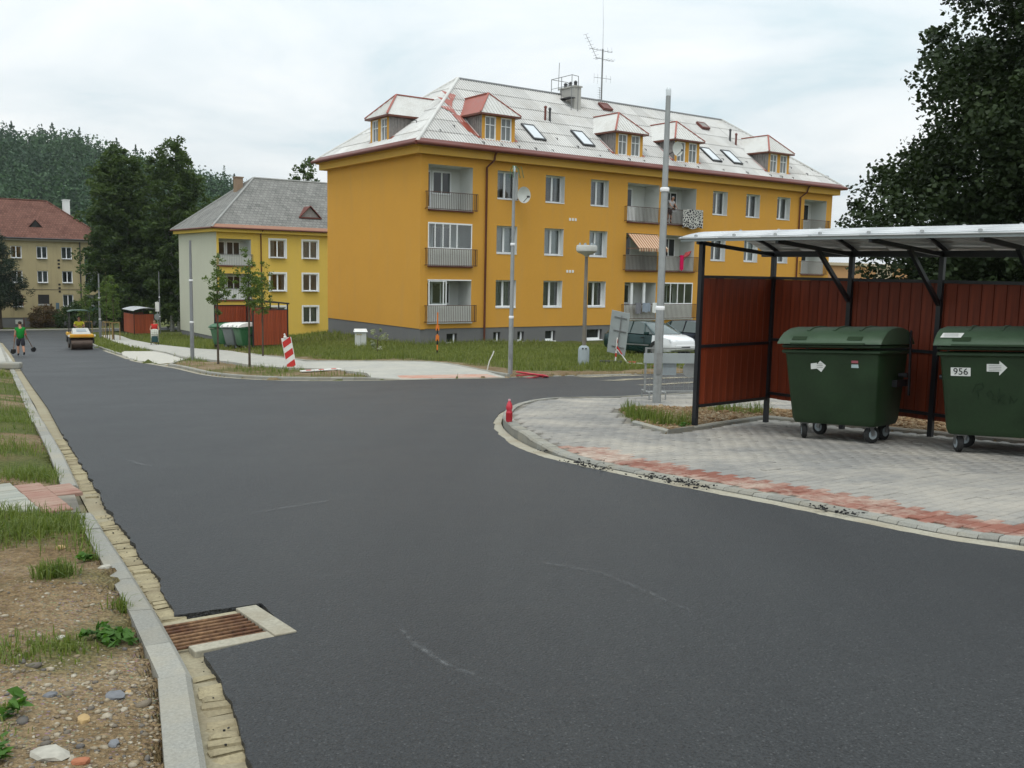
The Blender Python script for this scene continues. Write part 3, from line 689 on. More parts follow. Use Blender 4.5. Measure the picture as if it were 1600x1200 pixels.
# ================================================================ BUILDINGS
def mat_plaster(name, c, var=0.07, dirt=(0.3, 0.25, 0.18), dfac=0.10):
    t = NT(name, 0.92, 0.15); p = t.pos()
    a = t.noise(p, 0.5, 5, 0.6); b = t.noise(p, 30, 3, 0.7); st = t.noise(t.mapv(p, (2.5, 2.5, 0.25)), 1.0, 4, 0.6)
    base = t.ramp(b, 0.3, 0.7, sc(c, 1-var), sc(c, 1+var))
    base = t.mix(t.ramp(a, 0.4, 0.7, (0,)*3, (0.22,)*3), base, sc(c, 0.82))
    base = t.mix(t.ramp(st, 0.52, 0.75, (0,)*3, (dfac,)*3), base, dirt)
    t.color(base); t.bump(b, 0.35, 0.006); return t.mat
def mat_tilefield(name, c1, c2, w, h_, rotx=0.0):
    """far roof tiles, too small to tell apart"""
    t = NT(name, 0.85, 0.2); p = t.pos(True)
    b = t.n('ShaderNodeTexBrick'); t.l(t.mapv(p, (1, 1, 1)), b.inputs['Vector']); b.inputs['Scale'].default_value = 1.0
    b.inputs['Color1'].default_value = (*c1, 1); b.inputs['Color2'].default_value = (*c2, 1); b.inputs['Mortar'].default_value = (*sc(c1, .55), 1)
    b.inputs['Mortar Size'].default_value = 0.02; b.inputs['Brick Width'].default_value = w; b.inputs['Row Height'].default_value = h_
    n = t.noise(p, 0.8, 5, 0.65); n2 = t.noise(p, 6, 3)
    base = t.mix(t.ramp(n, 0.4, 0.7, (0,)*3, (0.45,)*3), b.outputs['Color'], sc(c2, 1.25))
    base = t.mix(t.ramp(n2, 0.55, 0.75, (0,)*3, (0.35,)*3), base, sc(c1, 0.7))
    t.color(base); t.bump(b.outputs['Fac'], -0.4, 0.02); return t.mat
m_orange = mat_plaster('orange_plaster', (0.60, 0.308, 0.056))
m_cream = mat_plaster('yellow_fascia_paint', (0.60, 0.355, 0.08))
m_plinth = mat_plaster('grey_plinth_render', (0.155, 0.155, 0.155), .1)
m_yellow = mat_plaster('yellow_plaster', (0.66, 0.455, 0.095))
m_palegreen = mat_plaster('pale_grey_plaster', (0.50, 0.50, 0.40))
m_beige = mat_plaster('beige_plaster', (0.42, 0.35, 0.20), .1, (0.16, 0.13, 0.09), .3)
m_white = flat('white_paint', (0.74, 0.75, 0.74), .45, .4, var=.05)
m_pvc = flat('white_pvc', (0.78, 0.79, 0.79), .35, .45, var=.03)
m_loggia = mat_plaster('loggia_white', (0.62, 0.63, 0.60), .04)
m_panel = flat('grey_white_panel', (0.52, 0.53, 0.50), .6, .3, var=.06)
m_rust = flat('red_brown_metal', (0.135, 0.036, 0.025), .5, .4, var=.2)
m_rustpipe = flat('brown_pipe', (0.12, 0.036, 0.02), .45, .4, var=.15)
m_rail = flat('dark_rail_paint', (0.085, 0.042, 0.028), .5, .4)
m_redroof = flat('red_sheet_metal', (0.30, 0.072, 0.045), .45, .45, var=.2, scale=5)
m_dark = flat('dark_interior', (0.035, 0.034, 0.032), .8, .1)
m_darkglass = flat('dark_window', (0.022, 0.025, 0.027), .06, .6, var=.1)
m_midglass = flat('curtained_window', (0.16, 0.17, 0.165), .08, .55, var=.15)
m_glass = glass()
m_curtain = flat('net_curtain', (0.30, 0.31, 0.31), .9, .1, var=.2, scale=8)
m_blindw = flat('pale_blind', (0.44, 0.47, 0.47), .85, .15, var=.12, scale=6)
m_curtain2 = flat('grey_blind', (0.20, 0.21, 0.215), .9, .1, var=.15)
m_boards = flat('weathered_cladding', (0.26, 0.24, 0.225), .85, .2, var=.25, scale=6)
m_brick = mat_plaster('chimney_render', (0.42, 0.41, 0.38), .12)
m_brick2 = mat_plaster('brown_chimney', (0.28, 0.20, 0.14), .2)
m_iron = flat('dark_iron', (0.05, 0.05, 0.052), .5, .5, .3)
m_steelgrey = flat('aged_steel', (0.22, 0.22, 0.22), .45, .5, .6)
def mat_eternit():
    t = NT('weathered_white_sheet', 0.72, 0.25); p = t.pos(); lo = t.pos(True)
    a = t.noise(p, 0.9, 5, 0.65); b = t.noise(p, 18, 3, 0.7); oi = t.n('ShaderNodeObjectInfo').outputs['Random']
    base = t.ramp(b, 0.3, 0.7, (0.46, 0.455, 0.43), (0.66, 0.655, 0.63))
    base = t.mix(t.ramp(a, 0.48, 0.72, (0,)*3, (0.4,)*3), base, (0.36, 0.33, 0.28))
    base = t.mix(1.0, base, t.ramp(oi, 0, 1, (0.84,)*3, (1.08,)*3), 'MULTIPLY')
    t.color(base); t.bump(b, .2, .004); return t.mat
m_eternit = mat_eternit()
def mat_sheet():
    t = NT('corrugated_white_sheet', 0.72, 0.25); p = t.pos(); lo = t.pos(True)
    a = t.noise(p, 0.9, 5, 0.65); b = t.noise(p, 18, 3, 0.7); oi = t.n('ShaderNodeObjectInfo').outputs['Random']
    base = t.ramp(b, 0.3, 0.7, (0.54, 0.535, 0.515), (0.70, 0.695, 0.675))
    base = t.mix(t.ramp(a, 0.48, 0.74, (0,)*3, (0.4,)*3), base, (0.40, 0.36, 0.30))
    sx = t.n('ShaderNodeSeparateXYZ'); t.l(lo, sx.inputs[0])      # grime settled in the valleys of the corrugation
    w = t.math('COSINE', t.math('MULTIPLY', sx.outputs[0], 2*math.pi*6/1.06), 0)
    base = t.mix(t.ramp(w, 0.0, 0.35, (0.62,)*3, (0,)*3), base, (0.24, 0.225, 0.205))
    base = t.mix(1.0, base, t.ramp(oi, 0, 1, (0.88,)*3, (1.08,)*3), 'MULTIPLY')
    t.color(base); t.bump(b, .2, .004); return t.mat
m_sheet = mat_sheet()

def facade(mb, o, ux, un, L_, z0, z1, holes, m_wall=0):
    """wall plane with openings. holes: (s0,s1,z0,z1,depth,m_reveal,m_back or None); o origin (x,y), ux along, un outward"""
    xs = sorted({0, L_, *[h[0] for h in holes], *[h[1] for h in holes]}); zs = sorted({z0, z1, *[h[2] for h in holes], *[h[3] for h in holes]})
    P = lambda s, z, d=0: (o[0]+ux[0]*s-un[0]*d, o[1]+ux[1]*s-un[1]*d, z)
    for a, b in zip(xs[:-1], xs[1:]):
        for c, d in zip(zs[:-1], zs[1:]):
            mx, mz = (a+b)/2, (c+d)/2
            if any(h[0] < mx < h[1] and h[2] < mz < h[3] for h in holes): continue
            mb.poly([P(a, c), P(b, c), P(b, d), P(a, d)], m_wall)
    for (a, b, c, d, dp, mr, mbk) in holes:
        for q in ([P(a,c), P(a,d), P(a,d,dp), P(a,c,dp)], [P(b,d), P(b,c), P(b,c,dp), P(b,d,dp)], [P(a,d), P(b,d), P(b,d,dp), P(a,d,dp)], [P(b,c), P(a,c), P(a,c,dp), P(b,c,dp)]): mb.poly(q, mr)
        if mbk is not None: mb.poly([P(a,c,dp), P(b,c,dp), P(b,d,dp), P(a,d,dp)], mbk)
_wc = {}
def window_meshes(w, h, n=2, fr=.075, cur=0):
    k = (round(w, 2), round(h, 2), n, cur)
    if k in _wc: return _wc[k]
    mb = MB(); t = .07
    mb.box(0, w, 0, t, 0, fr); mb.box(0, w, 0, t, h-fr, h); mb.box(0, fr, 0, t, fr, h-fr); mb.box(w-fr, w, 0, t, fr, h-fr)
    for i in range(1, n): x = w*i/n; mb.box(x-fr*.75, x+fr*.75, -.012, t-.012, fr+.002, h-fr-.002)
    frame = mb.mesh('window', m_pvc)
    pw = (w-fr*2)/n; mp = MB(); mp.poly([(0, 0, 0), (pw, 0, 0), (pw, 0, h-2*fr), (0, 0, h-2*fr)]); pane = mp.mesh('pane', m_glass)
    ms = MB(); ms.box(-.0, w+.0, -.36, 0, -.045, -.012); sill = ms.mesh('sill', m_white)
    mc = MB(); nn = 14
    if cur == 4:
        mc.poly([(fr, .13, fr), (w-fr, .13, fr), (w-fr, .13, h-fr), (fr, .13, h-fr)]); cm = mc.mesh('blind', m_blindw)
    elif cur == 3:
        for i in range(16): z = fr+(h-2*fr)*i/16; mc.poly([(fr, .12, z), (w-fr, .12, z), (w-fr, .145, z+(h-2*fr)/17), (fr, .145, z+(h-2*fr)/17)])
        cm = mc.mesh('blind', m_curtain2)
    else:
        spans = {0: [(0.0, .36), (.72, 1.0)], 1: [(0, 1)], 2: [(0, .22), (.8, 1)]}[cur % 3]
        for (a, b) in spans:
            for i in range(nn):
                x0 = fr+(w-2*fr)*(a+(b-a)*i/nn); x1 = fr+(w-2*fr)*(a+(b-a)*(i+1)/nn)
                mc.poly([(x0, .2+.03*(i % 2), fr), (x1, .2+.03*((i+1) % 2), fr), (x1, .2+.03*((i+1) % 2), h-fr), (x0, .2+.03*(i % 2), h-fr)])
        cm = mc.mesh('curtain', m_curtain, smooth=60)
    _wc[k] = (frame, pane, sill, cm, pw, fr); return _wc[k]
def place_window(root, x, y, z, w, h, n=2, cur=0, sill=True, rz=0, setback=.14):
    """frame set back in its opening; local x along the wall, y inward"""
    fm, pm, sm, cm, pw, fr = window_meshes(w, h, n, cur=cur)
    dx, dy = -math.sin(rz), math.cos(rz)
    f = link('window', fm, root, (x+dx*setback, y+dy*setback, z), (0, 0, rz))
    for i in range(n): link('pane', pm, f, (fr+pw*i, .035, fr))
    if sill: link('sill', sm, f, (0, 0, 0))
    link('blind' if cur >= 3 else 'curtain', cm, f, (0, 0, 0))
    return f
def railing(root, x0, x1, z0, z1, out=.22, name='railing', step=.105, mat=None):
    mb = MB()
    for (a, b) in (((x0, -out), (x1, -out)), ((x0, -out), (x0, .0)), ((x1, -out), (x1, .0))):
        for z in (z0+.03, z1): mb.bar((*a, z), (*b, z), .03, .03)
        L_ = math.hypot(b[0]-a[0], b[1]-a[1]); k = max(1, int(L_/step))
        for i in range(k+1): t = i/k; x, y = a[0]+(b[0]-a[0])*t, a[1]+(b[1]-a[1])*t; mb.bar((x, y, z0), (x, y, z1), .016, .016)
    return mb.build(name, mat or m_rail, root)
def glazing(root, x0, x1, y, z0, z1, xs, name='glazing', closed=True, fr=.055):
    mb = MB(); mb.box(x0, x1, y, y+.06, z0, z0+fr*1.4); mb.box(x0, x1, y, y+.06, z1-fr*1.4, z1)
    for x in [x0+fr/2, x1-fr/2]+xs: mb.box(x-fr/2, x+fr/2, y+.003, y+.057, z0+fr*1.4, z1-fr*1.4)
    o = mb.build(name, m_pvc, root)
    ed = [x0]+xs+[x1]
    for a, b in zip(ed[:-1], ed[1:]):
        if not closed and a == ed[-2]: continue
        p = MB(); p.poly([(a, y+.03, z0), (b, y+.03, z0), (b, y+.03, z1), (a, y+.03, z1)]); p.build('pane', m_glass, o)
    return o
def back_door(root, x, y, z0, w, h, wx=None, ww=0, mat=None):
    """door and window set on the rear wall of a loggia"""
    mb = MB(); f = .09
    mb.box(x, x+w, y-.05, y, z0, z0+h)
    d = mb.build('balcony_door', m_pvc, root)
    g = MB(); g.box(x+f, x+w-f, y-.06, y-.05, z0+f*1.5, z0+h-f); g.build('pane', mat or m_darkglass, d)
    if ww:
        mb = MB(); mb.box(wx, wx+ww, y-.052, y, z0+.75, z0+h)
        d = mb.build('balcony_window', m_pvc, root)
        k = 2 if ww > 1.0 else 1
        for i in range(k):
            g = MB(); a = wx+f+(ww-f)*i/k; g.box(a, a+(ww-f)/k-f, y-.062, y-.052, z0+.75+f, z0+h-f); g.build('pane', mat or m_darkglass, d)

# ---- roofs
def corr_sheet(w, l, waves, amp=.026, sub=4):
    """one corrugated sheet, x across, y up the slope, thin"""
    n = int(round(waves*sub)); V_ = []; F_ = []
    for j in (0, 1):
        for i in range(n+1):
            x = w*i/n; V_.append((x, l*j, amp*math.cos(2*math.pi*i/sub) + (.018 if j == 0 else -.012)))
    for i in range(n): F_.append((i, i+1, n+2+i, n+1+i))
    # front lip
    k = len(V_)
    for i in range(n+1): x, y, z = V_[i]; V_.append((x, y, z-.02))
    for i in range(n): F_.append((i+1, i, k+i, k+i+1))
    return V_, F_
def slope_sheets(roof, origin, ax, up, length, rise_len, clip_a, clip_b, mat, sw=1.06, sl=1.28, skip=()):
    """cover a roof slope with overlapping sheets. origin eave corner, ax along eave, up unit vector up the slope; clip planes at the hips"""
    nrm = Vector(ax).cross(Vector(up)).normalized()
    if nrm.z < 0: nrm = -nrm
    ax = Vector(ax); up = Vector(up); og = Vector(origin)
    M = Matrix((ax, up, nrm)).transposed().to_4x4()
    V0, F0 = corr_sheet(sw, sl+.08, 6); base = bpy.data.meshes.new('roof_sheet'); base.from_pydata(V0, [], F0); base.materials.append(mat)
    nc = int(math.ceil(rise_len/sl)); nk = int(math.ceil(length/sw))
    Mi = M.to_3x3().transposed()
    for j in range(nc):
        for i in range(nk):
            p = og + ax*(i*sw) + up*(j*sl) + nrm*(.035)
            # in-slope corners
            cs = [(i*sw, j*sl), ((i+1)*sw, j*sl), ((i+1)*sw, (j+1)*sl), (i*sw, (j+1)*sl)]
            if any(a0 <= cs[0][0]+.02 and cs[1][0]-.02 <= a1 and b0 <= cs[0][1]+.02 and cs[2][1]-.02 <= b1 for a0, a1, b0, b1 in skip): continue
            def ok(c): # inside hips
                return clip_a(c) >= 0 and clip_b(c) >= 0 and c[1] <= rise_len+1e-6
            ins = [ok(c) for c in cs]
            if not any(ins) and not ok(((i+.5)*sw, (j+.5)*sl)): continue
            me = base
            if not all(ins):
                bm = bmesh.new(); bm.from_mesh(base)
                for cl, d in ((clip_a, 0), (clip_b, 1)):
                    # line s = s0 + k*t  -> plane in local coords
                    g0 = cl((0, 0)); gx = cl((1, 0))-g0; gy = cl((0, 1))-g0
                    no = Vector((gx, gy, 0)); loc0 = cl((i*sw, j*sl))
                    co = -no*(loc0/no.length_squared)
                    bmesh.ops.bisect_plane(bm, geom=bm.verts[:]+bm.edges[:]+bm.faces[:], plane_co=co, plane_no=no, clear_inner=True)
                if (j+1)*sl+.08 > rise_len:
                    bmesh.ops.bisect_plane(bm, geom=bm.verts[:]+bm.edges[:]+bm.faces[:], plane_co=(0, rise_len-j*sl, 0), plane_no=(0, 1, 0), clear_outer=True)
                if not bm.faces: bm.free(); continue
                me = bpy.data.meshes.new('roof_sheet'); bm.to_mesh(me); bm.free(); me.materials.append(mat) if not me.materials else None
            o = link('roof_sheet', me, roof); m = M.copy(); m.translation = p + nrm*random.uniform(-.004, .006); o.matrix_local = m
def hip_roof(mb, x0, x1, y0, y1, ze, zr, m=0, th=.08):
    """solid hip roof deck; ridge along x"""
    yc = (y0+y1)/2; d = (y1-y0)/2
    a, b, c, e = (x0,y0,ze), (x1,y0,ze), (x1,y1,ze), (x0,y1,ze); r0, r1 = (x0+d,yc,zr), (x1-d,yc,zr)
    mb.poly([a, b, r1, r0], m); mb.poly([c, e, r0, r1], m); mb.poly([e, a, r0], m); mb.poly([b, c, r1], m); mb.poly([e, c, b, a], m)
def chimney(root, x0, x1, y0, y1, z0, z1, mat, pots=3, name='chimney', dz=0.0):
    z0 += dz; z1 += dz
    mb = MB(); mb.box(x0, x1, y0, y1, z0, z1); mb.box(x0-.06, x1+.06, y0-.06, y1+.06, z1, z1+.09)
    o = mb.build(name, mat, root)
    for i in range(pots):
        y = y0+(y1-y0)*(i+.5)/pots; p = MB(); p.lathe([(.10,z1+.08),(.10,z1+.32),(.13,z1+.33),(.05,z1+.42)], 10, ((x0+x1)/2, y, 0)); p.build('chimney_pot', m_iron, o, smooth=40)
    return o

# ---------------------------------------------------------------- the orange apartment block
ZB = -2.75
def orange_block():
    root = empty('apartment_building', (-4.709, 47.818, ZB), UA)
    tag(root, 'orange three-storey apartment block with grey plinth and white corrugated hip roof with dormers', 'building')
    dz = -ZB; L_, W_ = 32.8, 11.03
    rows = [(5.12, 6.57), (2.27, 3.72), (-.59, .87)]; lrows = [(4.36, 6.58), (1.55, 3.70), (-1.32, .84)]
    ws = [4.6, 7.77, 10.97, 20.88, 23.96, 27.0]; ls = [(.42, 3.05), (13.75, 16.27), (16.87, 19.4), (29.8, 32.2)]
    holes = [(s, s+1.32, a, b, .42, 1, None) for s in ws for a, b in rows]
    holes += [(a, b, c, d, 1.25, 2, 2) for a, b in ls for c, d in lrows]
    w = MB(); facade(w, (0, 0), (1, 0), (0, -1), L_, -1.64, 7.2, holes)
    w.poly([(0, W_, -1.64), (0, 0, -1.64), (0, 0, 7.2), (0, W_, 7.2)]); w.poly([(L_, 0, -1.64), (L_, W_, -1.64), (L_, W_, 7.2), (L_, 0, 7.2)]); w.poly([(L_, W_, -1.64), (0, W_, -1.64), (0, W_, 7.2), (L_, W_, 7.2)])
    w.box(-.03, .28, -.028, .0, -1.66, 7.0)
    w.build('wall', [m_orange, m_white, m_loggia], root, dz=dz, fix=False)
    b = MB(); b.box(3.0+.4, L_-.1, 3.2, 3.3, -1.6, 7.1); b.build('partition', m_dark, root, dz=dz)  # near-black plane behind the windows; the rooms' gloom is put into its colour
    pl_h = [(1.6, 2.25, -2.48, -1.92), (4.52, 4.98, -2.46, -1.9), (6.1, 6.56, -2.46, -1.9), (8.0, 8.72, -2.46, -1.9), (11.0, 12.15, -2.48, -1.88), (14.2, 15.3, -2.48, -1.9), (20.9, 21.6, -2.48, -1.9)]
    p = MB(); facade(p, (.03, .03), (1, 0), (0, -1), L_-.06, -3.3, -1.64, [(a-.03, b_-.03, c, d, .22, 0, 1) for a, b_, c, d in pl_h])
    p.poly([(.03, W_, -3.3), (.03, .03, -3.3), (.03, .03, -1.64), (.03, W_, -1.64)]); p.poly([(L_-.03, .03, -3.3), (L_-.03, W_, -3.3), (L_-.03, W_, -1.64), (L_-.03, .03, -1.64)])
    p.build('plinth', [m_plinth, m_dark], root, dz=dz, fix=False)
    for a, b_, c, d in pl_h:
        m = MB(); m.box(a+.01, b_-.12, .12, .18, c+.01, c+.12); m.box(b_-.2, b_-.12, .12, .18, c+.12, d-.02); m.box(a, b_, -.04, .2, c-.04, c+.008); f = m.build('basement_window', m_pvc, root, dz=dz)
        g = MB(); g.poly([(a+.02, .2, c+.1), (b_-.2, .2, c+.1), (b_-.2, .2, d-.02), (a+.02, .2, d-.02)]); g.build('pane', m_darkglass, f, dz=dz)
    # cornice and gutter
    c = MB()
    for z0, z1, e in ((7.02, 7.36, .36), (7.36, 7.44, .52)):
        c.box(-e, L_+e, -e, 0, z0, z1); c.box(-e, 0, 0, W_, z0, z1); c.box(L_, L_+e, 0, W_, z0, z1); c.box(-e, L_+e, W_, W_+e, z0, z1)
    c.build('cornice', m_cream, root, dz=dz)
    g = MB(); e = .66
    for a, b_ in (((-e, -e), (L_+e, -e)), ((-e, -e), (-e, W_+e)), ((L_+e, -e), (L_+e, W_+e))): g.tube([(*a, 7.48), (*b_, 7.48)], .105, 8)
    g.build('gutter', m_rust, root, dz=dz, smooth=50)
    for s in (3.86, 29.25):
        d = MB(); d.tube([(s+.25, -.64, 7.42), (s+.24, -.5, 7.3), (s+.22, -.43, 7.0), (s, -.09, 6.66), (s, -.09, -2.7)], .055, 8); o = d.build('downpipe', m_rustpipe, root, dz=dz, smooth=50)
    # roof deck + sheets
    ze, zr = 7.45, 12.13; e = .62; k = (zr-ze)/(W_/2+e)
    r = MB(); hip_roof(r, -e, L_+e, -e, W_+e, ze, zr); roof = r.build('roof', m_eternit, root, dz=dz)
    sl = math.hypot(W_/2+e, zr-ze); up = Vector((0, W_/2+e, zr-ze)).normalized(); cy = up.y
    FL = L_+2*e
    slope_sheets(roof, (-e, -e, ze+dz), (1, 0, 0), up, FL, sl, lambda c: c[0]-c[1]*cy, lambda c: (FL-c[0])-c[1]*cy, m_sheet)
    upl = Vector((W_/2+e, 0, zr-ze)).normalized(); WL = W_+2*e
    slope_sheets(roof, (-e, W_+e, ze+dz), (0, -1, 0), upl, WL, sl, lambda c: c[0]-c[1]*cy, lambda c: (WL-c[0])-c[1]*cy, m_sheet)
    # ridge and hip caps
    h = MB(); d = W_/2+e
    h.tube([(-e+d, W_/2, zr+.03), (L_+e-d, W_/2, zr+.03)], .09, 8); h.build('ridge_cap', m_steelgrey, roof, dz=dz, smooth=50)
    for a, b_ in (((-e, -e), (-e+d, W_/2)), ((-e, W_+e), (-e+d, W_/2)), ((L_+e, -e), (L_+e-d, W_/2))):
        h = MB(); h.tube([(*a, ze+.05), (*b_, zr+.04)], .10, 8); h.build('hip_cap', m_eternit, roof, dz=dz, smooth=50)
    f = MB()   # red eave flashing and snow hooks
    nz = .10
    f.poly([(-e-.02, -e-.02, ze+nz), (L_+e+.02, -e-.02, ze+nz), (L_+e-.2, -e+.24, ze+.26*k+nz), (-e+.2, -e+.24, ze+.26*k+nz)])
    f.poly([(-e-.02, W_+e+.02, ze+nz), (-e-.02, -e-.02, ze+nz), (-e+.24, -e+.2, ze+.26*k+nz), (-e+.24, W_+e-.2, ze+.26*k+nz)])
    f.build('eave_flashing', m_rust, roof, dz=dz)
    for i in range(30):
        x = .2+i*1.12; mb = MB(); y = .35 if i % 2 else .85
        if any(a-.3 < x < b_+.3 for a, b_ in ((3.7, 5.8), (12.9, 15), (17.6, 19.8), (26.1, 28.3), (7.1, 8.3), (10.6, 11.8), (21.2, 22.2), (23.1, 24.3))): y = -.25
        z = ze+(y+e)*k+.06; mb.bar((x, y, z), (x, y, z+.10), .03); mb.bar((x, y, z+.10), (x, y+.2, z+.14), .03); mb.build('snow_hook', m_iron, roof, dz=dz)
    # windows
    for i, s in enumerate(ws):
        for j, (a, b_) in enumerate(rows): place_window(root, s, 0, a+dz+.012, 1.32, b_-a-.02, 2, cur=4 if (j == 1 and i in (0, 1, 2, 4)) else [0, 1, 2, 3, 0, 2][(i*2+j*3+(j > 1)) % 6], setback=.33)
    # loggias
    for li, (a, b_) in enumerate(ls):
        for j, (c_, d_) in enumerate(lrows):
            back_door(root, a+.15, 1.25, c_+dz+.1, .72, 1.95, a+.92, 1.15 if li != 1 else .55)
            if not (li == 1 and j == 1): railing(root, a-.18, b_+.2, c_+dz, c_+.86+dz)
            else: railing(root, a-.18, b_+.2, c_+dz, c_+.86+dz)
            s = MB(); s.box(a-.02, b_+.02, -.12, .02, c_-.07, c_-.005); s.build('balcony_edge', m_rust if j < 2 else m_panel, root, dz=dz)
    def panel(a, b_, c_, h_=.86): m = MB(); m.box(a, b_, -.03, .02, c_, c_+h_); m.build('parapet_panel', m_panel, root, dz=dz)
    panel(.42, 3.05, 1.55); glazing(root, .42, 3.05, -.02, 2.40+dz, 3.72+dz, [.83, 1.30, 1.72, 2.14])
    panel(.42, 3.05, -1.32); glazing(root, .48, 1.55, -.02, -.47+dz, .83+dz, [1.36]);
    m = MB(); m.box(.42, 3.05, -.02, .04, .80, .86); m.build('head_rail', m_pvc, root, dz=dz)
    panel(16.87, 19.4, -1.32); glazing(root, 16.87, 19.4, -.02, -.47+dz, .86+dz, [17.5, 18.1, 18.7])
    panel(13.75, 16.27, -1.32, .82)
    for x in (14.35, 15.35): m = MB(); m.box(x, x+.17, .1, .2, -1.3, .84); m.build('door_post', m_pvc, root, dz=dz)
    # striped awning over the middle loggia
    t = NT('striped_awning', .8, .2); wv = t.n('ShaderNodeTexWave', bands_direction='X'); wv.inputs['Scale'].default_value = 1.55; t.l(t.pos(True), wv.inputs['Vector'])
    t.color(t.ramp(wv.outputs[0], .42, .58, (.62, .50, .36), (.36, .14, .07)))
    m = MB(); a, b_ = 13.85, 16.2; m.add([(a, -.03, 3.66), (b_, -.03, 3.66), (b_+.05, -.95, 2.83), (a+.05, -.95, 2.83), (b_+.05, -.95, 2.80), (a+.05, -.95, 2.80)], [(0, 1, 2, 3)])
    for i in range(16): x0 = a+.05+(b_-a)*i/16; x1 = a+.05+(b_-a)*(i+1)/16; m.poly([(x0, -.955, 2.83), (x1, -.955, 2.83), (x1-.03, -.955, 2.66), ((x0+x1)/2, -.955, 2.62), (x0+.03, -.955, 2.66)])
    m.bar((a, -.95, 2.83), (b_+.1, -.95, 2.83), .03); m.bar((a+.05, -.95, 2.82), (a+.05, 0, 2.82), .02); m.bar((b_, -.95, 2.82), (b_, 0, 2.82), .02)
    m.build('awning', t.mat, root, dz=dz, fix=False)
    # wall vents, cable boxes
    for s, z in ((9.45, 4.2), (9.35, 1.33)):
        for i in range(3): m = MB(); m.box(s+i*.2, s+.13+i*.2, -.02, 0, z, z+.15); m.build('wall_vent', m_white, root, dz=dz)
    # dormers
    def dormer(x0, x1, fy, base, top, apex, red=False, rot=False):
        """front at fy; local frame of the front slope, or turned to the left hip"""
        T = (lambda x, y, z: (x, y, z)) if not rot else (lambda x, y, z: (y, W_-x, z))
        def tr(mb): mb.V = [T(*v) for v in mb.V]; return mb
        yr = (top-ze)/k-e; ya = (apex-ze)/k-e; xc = (x0+x1)/2; ov = .24
        m = MB(); facade(m, (x0, fy), (1, 0), (0, -1), x1-x0, base-.25, top, [(.2, .88, base+.02, top-.12, .1, 1, None), (1.2, 1.88, base+.02, top-.12, .1, 1, None)])
        d_ = tr(m).build('dormer', [m_orange, m_white], root, dz=dz)
        m = MB()
        for x in (x0, x1): m.poly([(x, fy, base-.3), (x, fy, top), (x, yr+.1, top)])
        tr(m).build('dormer_cheek', m_boards, d_, dz=dz)
        for i in range(9):
            y = fy+.02+i*.2; zb = ze+(y+e)*k
            if zb > top-.1: break
            for x in (x0-.015, x1+.015): m = MB(); m.bar((x, y+.1, zb-.1), (x, y+.1, top), .03, .03); tr(m).build('cladding_batten', m_boards, d_, dz=dz)
        a = (x0-ov, fy-ov, top); b_ = (x1+ov, fy-ov, top); ap = (xc, fy+1.0, apex); rb = (xc, ya+.15, apex); al = (x0-ov, yr+.3, top+.02); bl = (x1+ov, yr+.3, top+.02)
        m = MB(); m.poly([a, b_, ap], 0); m.poly([al, a, ap, rb], 1 if red else 0); m.poly([b_, bl, rb, ap], 0); m.poly([(x0-ov, fy-ov, top-.09), (x1+ov, fy-ov, top-.09), (x1+ov, yr+.2, top-.09), (x0-ov, yr+.2, top-.09)], 2)
        m.poly([a, b_, (b_[0], b_[1], top-.09), (a[0], a[1], top-.09)], 2); m.poly([al, a, (a[0], a[1], top-.09), (al[0], al[1], top-.09)], 2); m.poly([bl, b_, (b_[0], b_[1], top-.09), (bl[0], bl[1], top-.09)], 2)
        ro = tr(m).build('dormer_roof', [m_eternit, m_redroof, m_rustpipe], d_, dz=dz)
        m = MB()
        for p_, q in ((a, ap), (b_, ap), (ap, rb)): m.bar((p_[0], p_[1], p_[2]+.03), (q[0], q[1], q[2]+.03), .10, .05)
        m.bar((al[0]+.05, al[1], al[2]+.05), (rb[0], rb[1], rb[2]+.05), .22, .03); m.bar((bl[0]-.05, bl[1], bl[2]+.05), (rb[0], rb[1], rb[2]+.05), .22, .03)
        tr(m).build('ridge_flashing', m_redroof, ro, dz=dz)
        m = MB()   # ribs of the little roof
        for i in range(1, 12):
            t_ = i/12; x = a[0]+(b_[0]-a[0])*t_; tt = 1-abs(2*t_-1); m.bar((x, a[1], top+.015), (x, a[1]+(ap[1]-a[1])*tt, top+(apex-top)*tt+.015), .025)
        tr(m).build('roof_rib', m_eternit, ro, dz=dz)
        m = MB(); m.box(x0-.1, x1+.1, fy-.06, fy, base-.13, base-.01); 
        m.bar((x0-.12, fy, ze+(fy+e)*k+.07), (x0-.12, yr, top+.0), .2, .02, up=(0, -k, 1)); m.bar((x1+.12, fy, ze+(fy+e)*k+.07), (x1+.12, yr, top+.0), .2, .02, up=(0, -k, 1))
        tr(m).build('dormer_flashing', m_redroof, d_, dz=dz)
        for wx in (x0+.2, x0+1.2):
            h_ = top-base-.14; wf = MB(); w_ = .68; fr = .06
            wf.box(wx, wx+w_, fy+.03, fy+.09, base+.02, base+.02+fr); wf.box(wx, wx+w_, fy+.03, fy+.09, base+.02+h_-fr, base+.02+h_)
            for x in (wx, wx+w_-fr): wf.box(x, x+fr, fy+.031, fy+.089, base+.02+fr, base+.02+h_-fr)
            wf.box(wx+w_/2-.02, wx+w_/2+.02, fy+.035, fy+.085, base+.02+fr, base+.02+h_-fr); wf.box(wx+fr, wx+w_-fr, fy+.037, fy+.083, base+.02+h_*.62, base+.06+h_*.62)
            f = tr(wf).build('dormer_window', m_pvc, d_, dz=dz)
            g = MB(); g.poly([(wx+.02, fy+.07, base+.04), (wx+w_-.02, fy+.07, base+.04), (wx+w_-.02, fy+.07, base+h_), (wx+.02, fy+.07, base+h_)]); tr(g).build('pane', m_midglass, f, dz=dz)
    dormer(3.7, 5.8, .22, 8.1, 9.43, 10.66, red=True)
